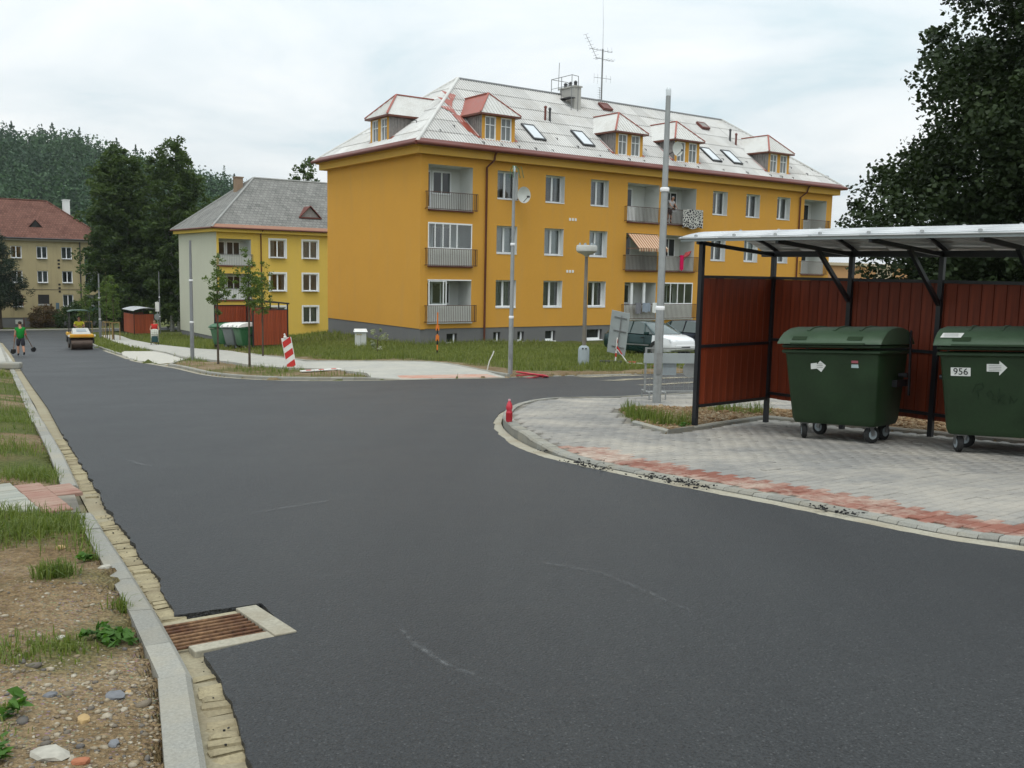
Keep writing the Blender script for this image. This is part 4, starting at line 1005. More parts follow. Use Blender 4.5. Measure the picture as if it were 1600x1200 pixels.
    for x in (12.9, 17.62, 26.15): dormer(x, x+2.1, .22, 8.1, 9.43, 10.66)
    dormer(W_-5.78, W_-3.68, .15, 8.05, 9.36, 10.62, rot=True)
    r2 = MB()   # jagged red repair beside the first dormer
    zz = lambda y: ze+(y+e)*k+.085
    for pts in ([(3.25,1.9),(3.35,2.6),(2.5,2.55)], [(3.3,2.5),(3.75,3.2),(2.85,3.35)], [(3.7,3.1),(4.3,3.75),(3.5,4.0)], [(3.1,.75),(3.5,.2),(3.5,1.9),(2.95,2.0)]): r2.poly([(x, y, zz(y)) for x, y in pts])
    r2.build('red_flashing_patch', m_redroof, roof, dz=dz)
    # skylights, hatches, vents
    nu = Vector((0, -(zr-ze), W_/2+e)).normalized()
    def on_roof(name, x0, x1, y0, y1, mat, mat2, th=.09):
        P_ = lambda x, y, d=0: Vector((x, y, ze+(y+e)*k)) + nu*(d+.07)
        m = MB(); f = .09; q = [(x0, y0), (x1, y0), (x1, y1), (x0, y1)]
        m.add([P_(*c) for c in q]+[P_(*c, th) for c in q]+[P_(x0+f, y0+f, th), P_(x1-f, y0+f, th), P_(x1-f, y1-f, th), P_(x0+f, y1-f, th)],
              [(0,1,5,4),(1,2,6,5),(2,3,7,6),(3,0,4,7),(4,5,9,8),(5,6,10,9),(6,7,11,10),(7,4,8,11)])
        o = m.build(name, mat, root, dz=dz)
        g = MB(); g.poly([P_(x0+f, y0+f, th-.015), P_(x1-f, y0+f, th-.015), P_(x1-f, y1-f, th-.015), P_(x0+f, y1-f, th-.015)]); g.build('pane', mat2, o, dz=dz)
    sky_gl = flat('skylight_pane', (.55, .58, .60), .05, .9, var=.05)  # pale base colour stands in for the sky reflected in the panes
    for x in (7.3, 10.8, 21.3, 23.25): on_roof('skylight', x, x+.88, .62, 1.86, m_iron, sky_gl)
    on_roof('roof_hatch', 15.5, 16.25, 4.48, 5.05, m_rust, m_rust, .16); on_roof('roof_hatch', 23.75, 24.5, 4.0, 4.58, m_rust, m_boards, .16)
    for x, y, mt in ((9.6, 2.6, m_rust), (9.85, 2.5, m_iron), (25.6, 3.1, m_iron), (25.75, 2.7, m_rust)):
        m = MB(); z = ze+(y+e)*k; m.tube([(x, y, z), (x, y, z+.75)], .065, 8); m.lathe([(.09, z+.72), (.09, z+.8), (.02, z+.86)], 8, (x, y, 0)); m.build('vent_pipe', mt, root, dz=dz, smooth=50)
    chimney(root, 12.95, 13.45, 4.15, 5.6, 11.0, 12.45, m_brick, 3, dz=dz)
    m = MB()
    for y in (4.0, 5.0, 6.0):
        z = ze+(min(y, 11-y)+e)*k; m.bar((12.6, y, z), (12.6, y, 13.1), .03)
    m.bar((13.1, 4.0, 11.0), (13.1, 4.0, 13.05), .03); m.bar((12.6, 4, 13.08), (12.6, 6, 13.08), .03); m.bar((12.6, 4, 12.5), (12.6, 6, 12.5), .025); m.bar((12.6, 4, 13.08), (13.1, 4, 13.05), .03); m.bar((12.6, 6, 13.08), (13.9, 6, 13.08), .03); m.bar((13.9, 6, 11.9), (13.9, 6, 13.08), .03)
    m.build('chimney_guard_rail', m_steelgrey, root, dz=dz)
    m = MB(); m.box(12.45, 12.9, 4.0, 6.0, 11.75, 11.8); m.build('chimney_walkway', m_iron, root, dz=dz)
    m = MB(); m.bar((12.9, 5.7, 12.4), (12.95, 5.7, 14.1), .025); m.build('lightning_rod', m_steelgrey, root, dz=dz)
    # aerial mast
    x, y = 16.22, 5.5
    m = MB(); m.tube([(x, y, 11.9), (x, y, 15.35)], .05, 8); m.tube([(x, y, 15.3), (x-.02, y, 16.9), (x-.12, y, 18.6)], [.014, .010, .006], 6)
    a = m.build('aerial_mast', m_steelgrey, root, dz=dz, smooth=50)
    def arm(pts, r_=.012, els=()):
        m = MB(); m.tube(pts, r_, 5)
        for p_, q in els: m.tube([p_, q], .007, 4)
        m.build('aerial', m_iron, a, dz=dz)
    arm([(x-1.1, y, 15.25), (x+.8, y, 15.25)], els=[((x+i*.3, y-.25, 15.25), (x+i*.3, y+.25, 15.25)) for i in (-3, -2, -1, 1, 2)]+[((x+.75, y, 15.25), (x+.75, y, 15.55)), ((x+.4, y, 15.25), (x+.4, y, 15.5))])
    arm([(x-.6, y, 14.75), (x+.95, y, 14.72)], els=[((x+i*.25, y-.35, 14.74), (x+i*.25, y+.35, 14.74)) for i in (-2, -1, 1, 2, 3)])
    arm([(x-1.75, y-.4, 15.9), (x-.45, y, 14.7)], els=[((x-1.75+1.3*i/7, y-.65+.05*i, 15.9-1.2*i/7), (x-1.75+1.3*i/7, y-.15+.05*i, 15.9-1.2*i/7)) for i in range(8)])
    arm([(x-.65, y, 13.55), (x+.75, y, 13.6)], els=[((x+d_, y, 13.35 if d_ > 0 else 13.2), (x+d_, y, 13.8)) for d_ in (-.65, -.35, .35, .72)])
    arm([(x-.16, y, 12.2), (x-.16, y, 13.0)], els=[((x-.32, y, 12.25+i*.14), (x, y, 12.25+i*.14)) for i in range(6)])
    # satellite dishes on the wall and by a dormer
    for (sx, sz, sy) in ((5.85, 5.35, -.5), (17.2, 8.75, -.3)):
        m = MB(); prof = [(.0, .0), (.18, .015), (.33, .06), (.42, .11), (.43, .12), (.33, .075), (.18, .03), (.0, .015)]
        m.lathe(prof, 20, (0, 0, 0), axis='y'); m.V = [(v[0]+sx, sy-.16-v[1]*1.0+.12, v[2]+sz) for v in m.V]
        o = m.build('satellite_dish', m_panel, root, dz=dz, smooth=50)
        b = MB(); b.bar((sx, sy, sz-.1), (sx, .05 if sz < 7 else .3, sz-.25), .04); b.bar((sx, sy-.1, sz-.38), (sx+.02, sy-.5, sz-.12), .025); b.box(sx-.04, sx+.08, sy-.56, sy-.46, sz-.16, sz-.06); b.build('dish_bracket', m_iron, o, dz=dz)
    return root
b1 = orange_block()

# ---------------------------------------------------------------- simpler hip-roofed blocks
def block(name, label, loc, zb, L_, W_, z0, z1, ze, zr, ridge_d, wall_m, side_m, roof_m, rows, ws, ww, loggias, lrows, eave_m, gutter_m, x_start=0.0, surround=False, fascia=None, win_skip=()):
    root = empty(name, (loc[0], loc[1], zb), UA); tag(root, label, 'building'); dz = -zb
    holes = [(s-x_start, s-x_start+ww, a, b, .25, 1, None) for i, s in enumerate(ws) for j, (a, b) in enumerate(rows) if (i, j) not in win_skip]
    holes += [(a-x_start, b-x_start, c, d, 1.2, 2, 2) for a, b in loggias for c, d in lrows]
    w = MB(); facade(w, (x_start, 0), (1, 0), (0, -1), L_, z0, z1, holes)
    x1 = x_start+L_
    w.poly([(x_start, W_, z0), (x_start, 0, z0), (x_start, 0, z1), (x_start, W_, z1)], 3); w.poly([(x1, 0, z0), (x1, W_, z0), (x1, W_, z1), (x1, 0, z1)], 3); w.poly([(x1, W_, z0), (x_start, W_, z0), (x_start, W_, z1), (x1, W_, z1)], 3)
    w.build('wall', [wall_m, m_white, m_loggia, side_m], root, dz=dz, fix=False)
    b = MB(); b.box(x_start+.3, x1-.3, 3.0, 3.1, z0, z1-.1); b.build('partition', m_dark, root, dz=dz)  # dark plane added behind the windows, coloured as unlit rooms
    p = MB(); p.box(x_start+.04, x1-.04, .04, W_-.04, zb-.8, z0); p.build('plinth', m_plinth, root, dz=dz)
    e = .55; c = MB()
    c.box(x_start-e*.7, x1+e*.7, -e*.7, W_+e*.7, z1-.12, ze-.05); c.build('cornice', fascia or wall_m, root, dz=dz)
    r = MB(); X0, X1, Y0, Y1 = x_start-e, x1+e, -e, W_+e; yc = W_/2; d = ridge_d
    A, B, C_, D = (X0,Y0,ze), (X1,Y0,ze), (X1,Y1,ze), (X0,Y1,ze); r0, r1 = (X0+d, yc, zr), (X1-d, yc, zr)
    r.poly([A, B, r1, r0]); r.poly([C_, D, r0, r1]); r.poly([D, A, r0]); r.poly([B, C_, r1]); r.poly([D, C_, B, A])
    roof = r.build('roof', roof_m, root, dz=dz)
    h = MB()
    for p_, q in ((r0, r1), (A, r0), (D, r0), (B, r1)): h.tube([(p_[0], p_[1], p_[2]+.03), (q[0], q[1], q[2]+.03)], .10, 6)
    h.build('ridge_tile', eave_m, roof, dz=dz, smooth=50)
    g = MB()
    for p_, q in ((A, B), (D, A)): g.tube([(p_[0], p_[1], ze), (q[0], q[1], ze)], .08, 6)
    g.build('gutter', gutter_m, root, dz=dz, smooth=50)
    for i, s in enumerate(ws):
        for j, (a, b) in enumerate(rows):
            if (i, j) in win_skip: continue
            f = place_window(root, s, 0, a+dz+.012, ww, b-a-.02, 2, cur=(i+2*j) % 4, setback=.12)
            if surround:
                m = MB(); t_ = .14; m.box(s-t_, s+ww+t_, -.025, 0, b, b+t_); m.box(s-t_, s, -.025, 0, a-t_*.5, b); m.box(s+ww, s+ww+t_, -.025, 0, a-t_*.5, b)
                m.build('window_surround', m_white, root, dz=dz)
    for li, (a, b) in enumerate(loggias):
        for j, (c, d) in enumerate(lrows):
            back_door(root, a+.2, 1.2, c+dz+.08, .7, 1.95, a+1.0, 1.2)
    return root, roof, dz
m_greyroof = mat_tilefield('grey_roof_tiles', (0.15, 0.15, 0.14), (0.23, 0.225, 0.21), .35, .28)
m_brownroof = mat_tilefield('brown_roof_tiles', (0.105, 0.046, 0.034), (0.16, 0.078, 0.058), .3, .3)
def yellow_block():
    rows = [(2.10, 3.62), (-.75, .73), (-3.55, -2.13)]; lrows = [(1.36, 3.58), (-1.52, .70), (-4.35, -2.15)]
    root, roof, dz = block('apartment_building', 'yellow apartment block with pale side wall and grey tiled hip roof behind the young trees', (-24.774, 79.407), -5.15, 26, 10.6, -4.65, 4.25, 4.45, 9.2, 5.75, m_yellow, m_palegreen, m_greyroof,
        rows, [4.62, 7.62, 10.7, 13.9, 17, 20], 1.38, [(.2, 2.95)], lrows, flat('pale_ridge_tile', (.30, .30, .285), .8, .2, var=.2), m_rustpipe, surround=True)
    m = MB(); m.poly([(-.56, -.57, 4.5), (26.5, -.57, 4.5), (26.5, -.25, 4.78), (-.4, -.25, 4.78)]); m.build('eave_flashing', flat('copper_flashing', (.30, .15, .095), .5), roof, dz=dz)
    m = MB(); m.tube([(3.85, -.5, 4.4), (3.8, -.08, 4.05), (3.8, -.08, -5.0)], .05, 8); m.build('downpipe', m_rustpipe, root, dz=dz, smooth=50)
    for j, (c, d) in enumerate(lrows):
        railing(root, .05, 3.1, c+dz, c+.95+dz, .05, mat=m_steelgrey, step=.14)
        m = MB(); m.box(.1, 3.05, .0, .04, c+.02, c+.9); m.build('parapet_panel', [m_panel, m_white, m_panel][j], root, dz=dz)
        m = MB(); m.box(0.0, 3.1, -.1, .02, c-.1, c-.005); m.build('balcony_edge', m_rust, root, dz=dz)
    m = MB(); m.add([(7.8, .95, 5.75), (9.6, .95, 5.75), (8.7, .95, 6.62), (8.7, 2.4, 6.62)], [(0, 1, 2)], 1); m.add([(7.65, .8, 5.68), (8.7, .8, 6.72), (8.7, 2.4, 6.72), (7.65, 1.3, 5.7)], [(0, 1, 2, 3)], 0); m.add([(9.75, .8, 5.68), (8.7, .8, 6.72), (8.7, 2.4, 6.72), (9.75, 1.3, 5.7)], [(3, 2, 1, 0)], 0); m.bar((7.65, .82, 5.68), (9.75, .82, 5.68), .1); m.bar((7.65, .8, 5.68), (8.7, .8, 6.74), .1, .06); m.bar((9.75, .8, 5.68), (8.7, .8, 6.74), .1, .06)
    m.build('roof_vent_dormer', [m_rust, m_boards], roof, dz=dz)
    chimney(root, 3.6, 4.2, 5.2, 6.0, 7.0, 9.15, m_brick2, 0, dz=dz)
    return root
b2 = yellow_block()
def beige_block():
    rows = [(1.74, 3.14), (-1.10, .30), (-3.92, -2.50)]; lrows = [(.92, 3.2), (-1.95, .33), (-4.8, -2.52)]
    root, roof, dz = block('apartment_building', 'beige apartment block with red-brown tiled hip roof at the far end of the street', (-52.515, 114.786), -6.45, 34, 11.0, -5.18, 3.9, 4.05, 8.75, 6.0, m_beige, m_beige, m_brownroof,
        rows, [-13, -10, -7.2, -4.48, -1.8], 1.14, [(.75, 2.9)], lrows, m_brownroof, m_iron, x_start=-30.9, fascia=mat_plaster('grey_cornice', (.36, .33, .26)), win_skip=((3, 2),))
    m = MB(); m.box(-4.5, -3.3, -.02, .0, -3.6, -2.5); m.build('boarded_opening', m_dark, root, dz=dz)
    m = MB(); m.box(-4.55, -3.25, -.14, 0, -3.78, -3.6); m.build('ledge', m_brick, root, dz=dz)
    m = MB(); m.tube([(.25, -.1, 3.8), (.2, -.09, -6.3)], .07, 8); m.build('downpipe', m_iron, root, dz=dz, smooth=50)
    for c, d in lrows:
        railing(root, .7, 2.95, c+dz, c+.9+dz, .05, mat=m_iron, step=.2); m = MB(); m.box(.75, 2.9, .0, .03, c+.02, c+.85); m.build('parapet_panel', flat('green_panel', (.05, .12, .07), .6), root, dz=dz)
    for z in (-1.4, 1.45):
        for i in range(3): m = MB(); m.box(-2.25, -2.0, -.03, 0, z+i*-.42, z+.22+i*-.42); m.build('wall_vent', m_dark, root, dz=dz)
    m = MB(); m.bar((-20, -.02, -1.9), (3.0, -.02, -1.9), .03); m.build('wall_cable', m_iron, root, dz=dz)
    m = MB(); m.poly([(-5.05, 1.2, 5.3), (-3.5, 1.2, 5.3), (-4.3, 1.2, 6.2)], 1); m.poly([(-5.2, 1.1, 5.25), (-4.3, 1.1, 6.3), (-4.3, 2.6, 6.3)], 0); m.poly([(-3.4, 1.1, 5.25), (-4.3, 1.1, 6.3), (-4.3, 2.6, 6.3)], 0); m.build('roof_vent_dormer', [m_brownroof, m_dark], roof, dz=dz)
    chimney(root, -.45, .2, 4.7, 5.9, 6.3, 8.95, m_white, 0, dz=dz)
    m = MB(); m.box(-7.0, -6.2, -.02, 0, -5.95, -5.42); m.build('basement_window', m_panel, root, dz=dz)
    return root
b3 = beige_block()
# low far building seen past the orange block's right end, with a white lorry trailer before it
def far_right():
    root = empty('apartment_building', (32.0, 97.0, -4.2), UA); tag(root, 'distant orange-brown building glimpsed under the canopy past the orange block', 'building')
    m_far = mat_plaster('dull_orange_plaster', (.50, .28, .13)); m_far2 = mat_plaster('sand_plaster', (.5, .42, .3))
    holes = [(1+i*1.9, 2.1+i*1.9, z, z+1.3, .2, 1, 1) for i in range(12) for z in (1.2, 4.0)]
    w = MB(); facade(w, (0, 0), (1, 0), (0, -1), 24, -1, 6.8, holes); w.poly([(0, 9, -1), (0, 0, -1), (0, 0, 6.8), (0, 9, 6.8)]); w.box(-.3, 24.3, -.3, 9.3, 6.8, 7.1, 2)
    w.build('wall', [m_far, m_dark, m_far2], root)
    for i in range(12):
        for z in (1.2, 4.0):
            m = MB(); m.box(1+i*1.9, 2.1+i*1.9, .1, .14, z, z+.08); m.box(1.5+i*1.9, 1.6+i*1.9, .1, .14, z+.08, z+1.25); m.build('window', m_pvc, root)
    m = MB(); m.box(8, 11, -.03, .0, -1, 6.8); m.build('pilaster', m_far2, root)
    t = empty('tarpaulin', (24.3, 71, H(24.3, 71)), UA); tag(t, 'white tarpaulin roof glimpsed behind the shelter post beyond the orange block', 'tarpaulin')
    m = MB(); m.add([(-3, 0, 1.2), (6, 0, 1.2), (6, 1.6, 3.9), (-3, 1.6, 3.9), (6, 3.2, 1.2), (-3, 3.2, 1.2)], [(0, 1, 2, 3), (3, 2, 4, 5), (0, 3, 5), (1, 4, 2)]); m.build('tarp', m_white, t)
    for x in (-2.8, 5.8):
        for y in (.2, 3.0): m = MB(); m.bar((x, y, 0), (x, y, 1.3), .06); m.build('leg', m_steelgrey, t)
far_right()
# ================================================================ STREET OBJECTS
m_galv = flat('galvanised_steel', (0.30, 0.31, 0.305), .45, .5, .45, var=.14, scale=6)
m_band = flat('white_band', (.8, .8, .8), .4, .4)
m_blackst = flat('black_steel', (0.018, 0.019, 0.022), .4, .5, .2, var=.15)
m_rubber = flat('black_rubber', (0.022, 0.022, 0.022), .75, .3, var=.2)
m_grey = flat('grey_paint', (0.30, 0.33, 0.33), .5, .4, var=.1)
m_bluegrey = flat('grey_casing', (0.30, 0.34, 0.36), .6, .3, var=.12)
m_red = flat('red_paint', (0.50, 0.03, 0.025), .5, .4, var=.1)
m_wht = flat('white_board', (0.70, 0.68, 0.64), .55, .35, var=.1)
m_orangep = flat('orange_paint', (0.68, 0.19, 0.03), .6, .3)
m_pinkred = flat('red_plastic', (0.52, 0.035, 0.055), .3, .5, var=.08)
m_bin = flat('dark_green_plastic', (0.016, 0.036, 0.014), .5, .35, var=.3, scale=3, fine=40, bump=.15)
m_binlid = flat('green_lid_plastic', (0.050, 0.088, 0.050), .5, .42, var=.22, scale=3, fine=30)
m_paper = flat('white_sticker', (.66, .67, .64), .6, .3, var=.06, scale=30)
m_ink = flat('black_ink', (.015, .015, .015), .6, .2)
def mat_plank(name, c):
    t = NT(name, .55, .35); p = t.pos(True); oi = t.n('ShaderNodeObjectInfo').outputs['Random']
    g = t.noise(t.mapv(p, (22, 22, 1.1)), 1.0, 5, .6); k = t.noise(p, 4.0, 2)
    base = t.ramp(g, .3, .7, sc(c, .62), sc(c, 1.3)); base = t.mix(1.0, base, t.ramp(oi, 0, 1, (.86,)*3, (1.12,)*3), 'MULTIPLY')
    base = t.mix(t.ramp(k, .66, .72, (0,)*3, (.6,)*3), base, sc(c, .35))
    t.color(base); t.bump(g, .25, .004); return t.mat
m_plank = mat_plank('mahogany_stained_plank', (0.205, 0.034, 0.010))
m_plank2 = mat_plank('red_stained_plank', (0.27, 0.055, 0.02))
def mat_poly():
    m = bpy.data.materials.new('polycarbonate'); m.use_nodes = True; nt = m.node_tree; nt.nodes.clear()
    o = nt.nodes.new('ShaderNodeOutputMaterial'); d = nt.nodes.new('ShaderNodeBsdfDiffuse'); d.inputs[0].default_value = (.86, .88, .89, 1)
    tl = nt.nodes.new('ShaderNodeBsdfTranslucent'); tl.inputs[0].default_value = (.42, .42, .40, 1); gl = nt.nodes.new('ShaderNodeBsdfGlossy'); gl.inputs['Roughness'].default_value = .38
    nz = nt.nodes.new('ShaderNodeTexNoise'); nz.inputs['Scale'].default_value = 2.5; rp = nt.nodes.new('ShaderNodeValToRGB'); rp.color_ramp.elements[0].color = (.30, .30, .28, 1); rp.color_ramp.elements[1].color = (.46, .46, .44, 1)
    nt.links.new(nz.outputs[0], rp.inputs[0]); nt.links.new(rp.outputs[0], tl.inputs[0])
    a = nt.nodes.new('ShaderNodeMixShader'); a.inputs[0].default_value = .38; b = nt.nodes.new('ShaderNodeMixShader'); fr = nt.nodes.new('ShaderNodeFresnel'); fr.inputs[0].default_value = 1.45
    nt.links.new(d.outputs[0], a.inputs[1]); nt.links.new(tl.outputs[0], a.inputs[2]); nt.links.new(fr.outputs[0], b.inputs[0]); nt.links.new(a.outputs[0], b.inputs[1]); nt.links.new(gl.outputs[0], b.inputs[2]); nt.links.new(b.outputs[0], o.inputs[0])
    return m
m_poly = mat_poly()

# ---------------------------------------------------------------- bin shelters
_pl = {}
def plank_mesh(w, h, mat):
    k = (round(w, 3), round(h, 2), mat.name)
    if k not in _pl:
        mb = MB(); c = .005; a = w/2-.0006
        mb.add([(-a, 0, 0), (-a+c, -.009, 0), (a-c, -.009, 0), (a, 0, 0), (a, .012, 0), (-a, .012, 0), (-a, 0, h), (-a+c, -.009, h), (a-c, -.009, h), (a, 0, h), (a, .012, h), (-a, .012, h)],
               [(0,1,7,6),(1,2,8,7),(2,3,9,8),(3,4,10,9),(4,5,11,10),(5,0,6,11),(5,4,3,2,1,0),(6,7,8,9,10,11)]); _pl[k] = mb.mesh('plank', mat)
    return _pl[k]
def shelter(name, label, origin, rz, zref, beam, brd0, brd1, depth, bays, bay, canopy=True, near_wall=True, far_wall=False, mat=None, zoff=.0, wide=.145, frame_only=False):
    """origin: back corner post at local (0,0); x along the back wall, -y towards the open front. heights are absolute"""
    root = empty(name, (origin[0], origin[1], zref), rz); tag(root, label, 'bin shelter'); mat = mat or m_plank
    cs, sn = math.cos(rz), math.sin(rz)
    gz = lambda x, y: H(origin[0]+x*cs-y*sn, origin[1]+x*sn+y*cs)+zoff-zref
    B = beam-zref; b0, b1 = brd0-zref, brd1-zref; L_ = bays*bay; fz = B+.13
    posts = [(i*bay, 0, B) for i in range(bays+1)] + [(0, -depth, fz)] + ([(L_, -depth, fz)] if far_wall else [])
    for x, y, t in posts:
        m = MB(); m.box(x-.03, x+.03, y-.03, y+.03, gz(x, y)-.15, t); m.build('post', m_blackst, root)
    def rails(a, b, zs):
        for z in zs: m = MB(); m.bar((*a, z), (*b, z), .03, .04); m.build('rail', m_blackst, root)
    rails((.03, .0), (L_, .0), (b0+.08, (b0+b1)/2-.0, b1+.02)); rails((0, -depth+.03), (0, -.03), (b0, (b0+b1)/2-.05, b1+.02))
    if far_wall: rails((L_, -depth+.03), (L_, -.03), (b0, (b0+b1)/2, b1+.02))
    n = int(L_/wide)
    pm = plank_mesh(L_/n, b1-b0, mat)
    for i in range(n): link('plank', pm, root, ((i+.5)*L_/n, .036, b0+random.uniform(-.003, .003)))
    k = int((depth-.06)/wide); pm2 = plank_mesh((depth-.06)/k, b1-b0, mat)
    if near_wall:
        for i in range(k): link('plank', pm2, root, (-.012 if not frame_only else -.03, -.03-(i+.5)*(depth-.06)/k, b0+random.uniform(-.003, .003)), (0, 0, R(90)))
    if far_wall:
        for i in range(k): link('plank', pm2, root, (L_+.012, -.03-(i+.5)*(depth-.06)/k, b0), (0, 0, R(90)))
    m = MB(); m.bar((-.2, 0, B), (L_+.2, 0, B), .06, .08); m.build('back_beam', m_blackst, root)
    if frame_only:
        m = MB(); m.bar((L_, 0, B), (L_, -depth, fz-.02), .05, .05); m.build('side_beam', m_blackst, root); return root
    m = MB(); m.bar((-.25, -depth-.12, fz+.02), (L_+.25, -depth-.12, fz+.02), .05, .06); m.build('front_beam', m_grey if canopy else m_blackst, root)
    y0, y1 = -depth-.12, .12; rise = .17
    def arc(y): t = (y-y0)/(y1-y0); return (fz+.05)*(1-t)+(B+.05)*t + rise*4*t*(1-t)*.95
    for i in range(bays+1):
        x = i*bay
        m = MB(); m.bar((x, -.02, B-.01), (x, -depth-.1, fz-.02), .04, .05); m.build('rafter', m_blackst, root)
        if 0 < i: m = MB(); m.bar((x, -.03, B-.62), (x, -depth*.52, B+.045), .045, .05); m.build('brace', m_blackst, root)
        if canopy:
            m = MB(); q = [y0+(y1-y0)*j/10 for j in range(11)]
            for a, b in zip(q[:-1], q[1:]): m.bar((x, a, arc(a)-.03), (x, b, arc(b)-.03), .035, .045)
            m.build('arched_rib', m_blackst, root)
    if canopy:
        m = MB(); q = [y0-.05+(y1-y0+.08)*j/14 for j in range(15)]; xs = [-.28+(L_+.56)*i/(bays*2) for i in range(bays*2+1)]
        for a, b in zip(q[:-1], q[1:]):
            for c, d in zip(xs[:-1], xs[1:]): m.poly([(c, a, arc(a)), (d, a, arc(a)), (d, b, arc(b)), (c, b, arc(b))])
        o = m.build('canopy_sheet', m_poly, root, smooth=60, fix=False); s = o.modifiers.new('t', 'SOLIDIFY'); s.thickness = .012
        for i in range(bays*2+1):
            x = i*bay/2
            for yy in (y0-.02, (y0+y1)/2): m = MB(); m.lathe([(.025, arc(yy)+.01), (.02, arc(yy)+.03), (.004, arc(yy)+.035)], 8, (x, yy, 0)); m.build('canopy_screw', m_galv, o)
    return root
shelter('bin_shelter', 'dark mahogany plank bin shelter with arched translucent canopy beside the two large green bins', (3.72, 13.70), R(-50.5), -.75, 1.66, -.42, 1.30, 1.60, 6, 1.23, canopy=True, zoff=.11)
z2 = H(-13.2, 48.2)+.12
shelter('bin_shelter', 'red plank bin shelter with bare steel frame and no roof beside the yellow block', (-15.24, 54.23), UA-R(90), z2, z2+2.35, z2+.22, z2+2.0, 1.85, 5, 1.2, canopy=False, near_wall=True, far_wall=True, mat=m_plank2, zoff=.1, frame_only=True)
z3 = H(-34.5, 86)
shelter('bin_shelter', 'small red plank shelter with grey curved roof far down the path behind the stroller', (-34.5, 86.2), UA+R(90), z3, z3+2.3, z3+.25, z3+2.0, 1.75, 3, 1.2, canopy=True, near_wall=True, far_wall=True, mat=m_plank2, zoff=.08, wide=.29)

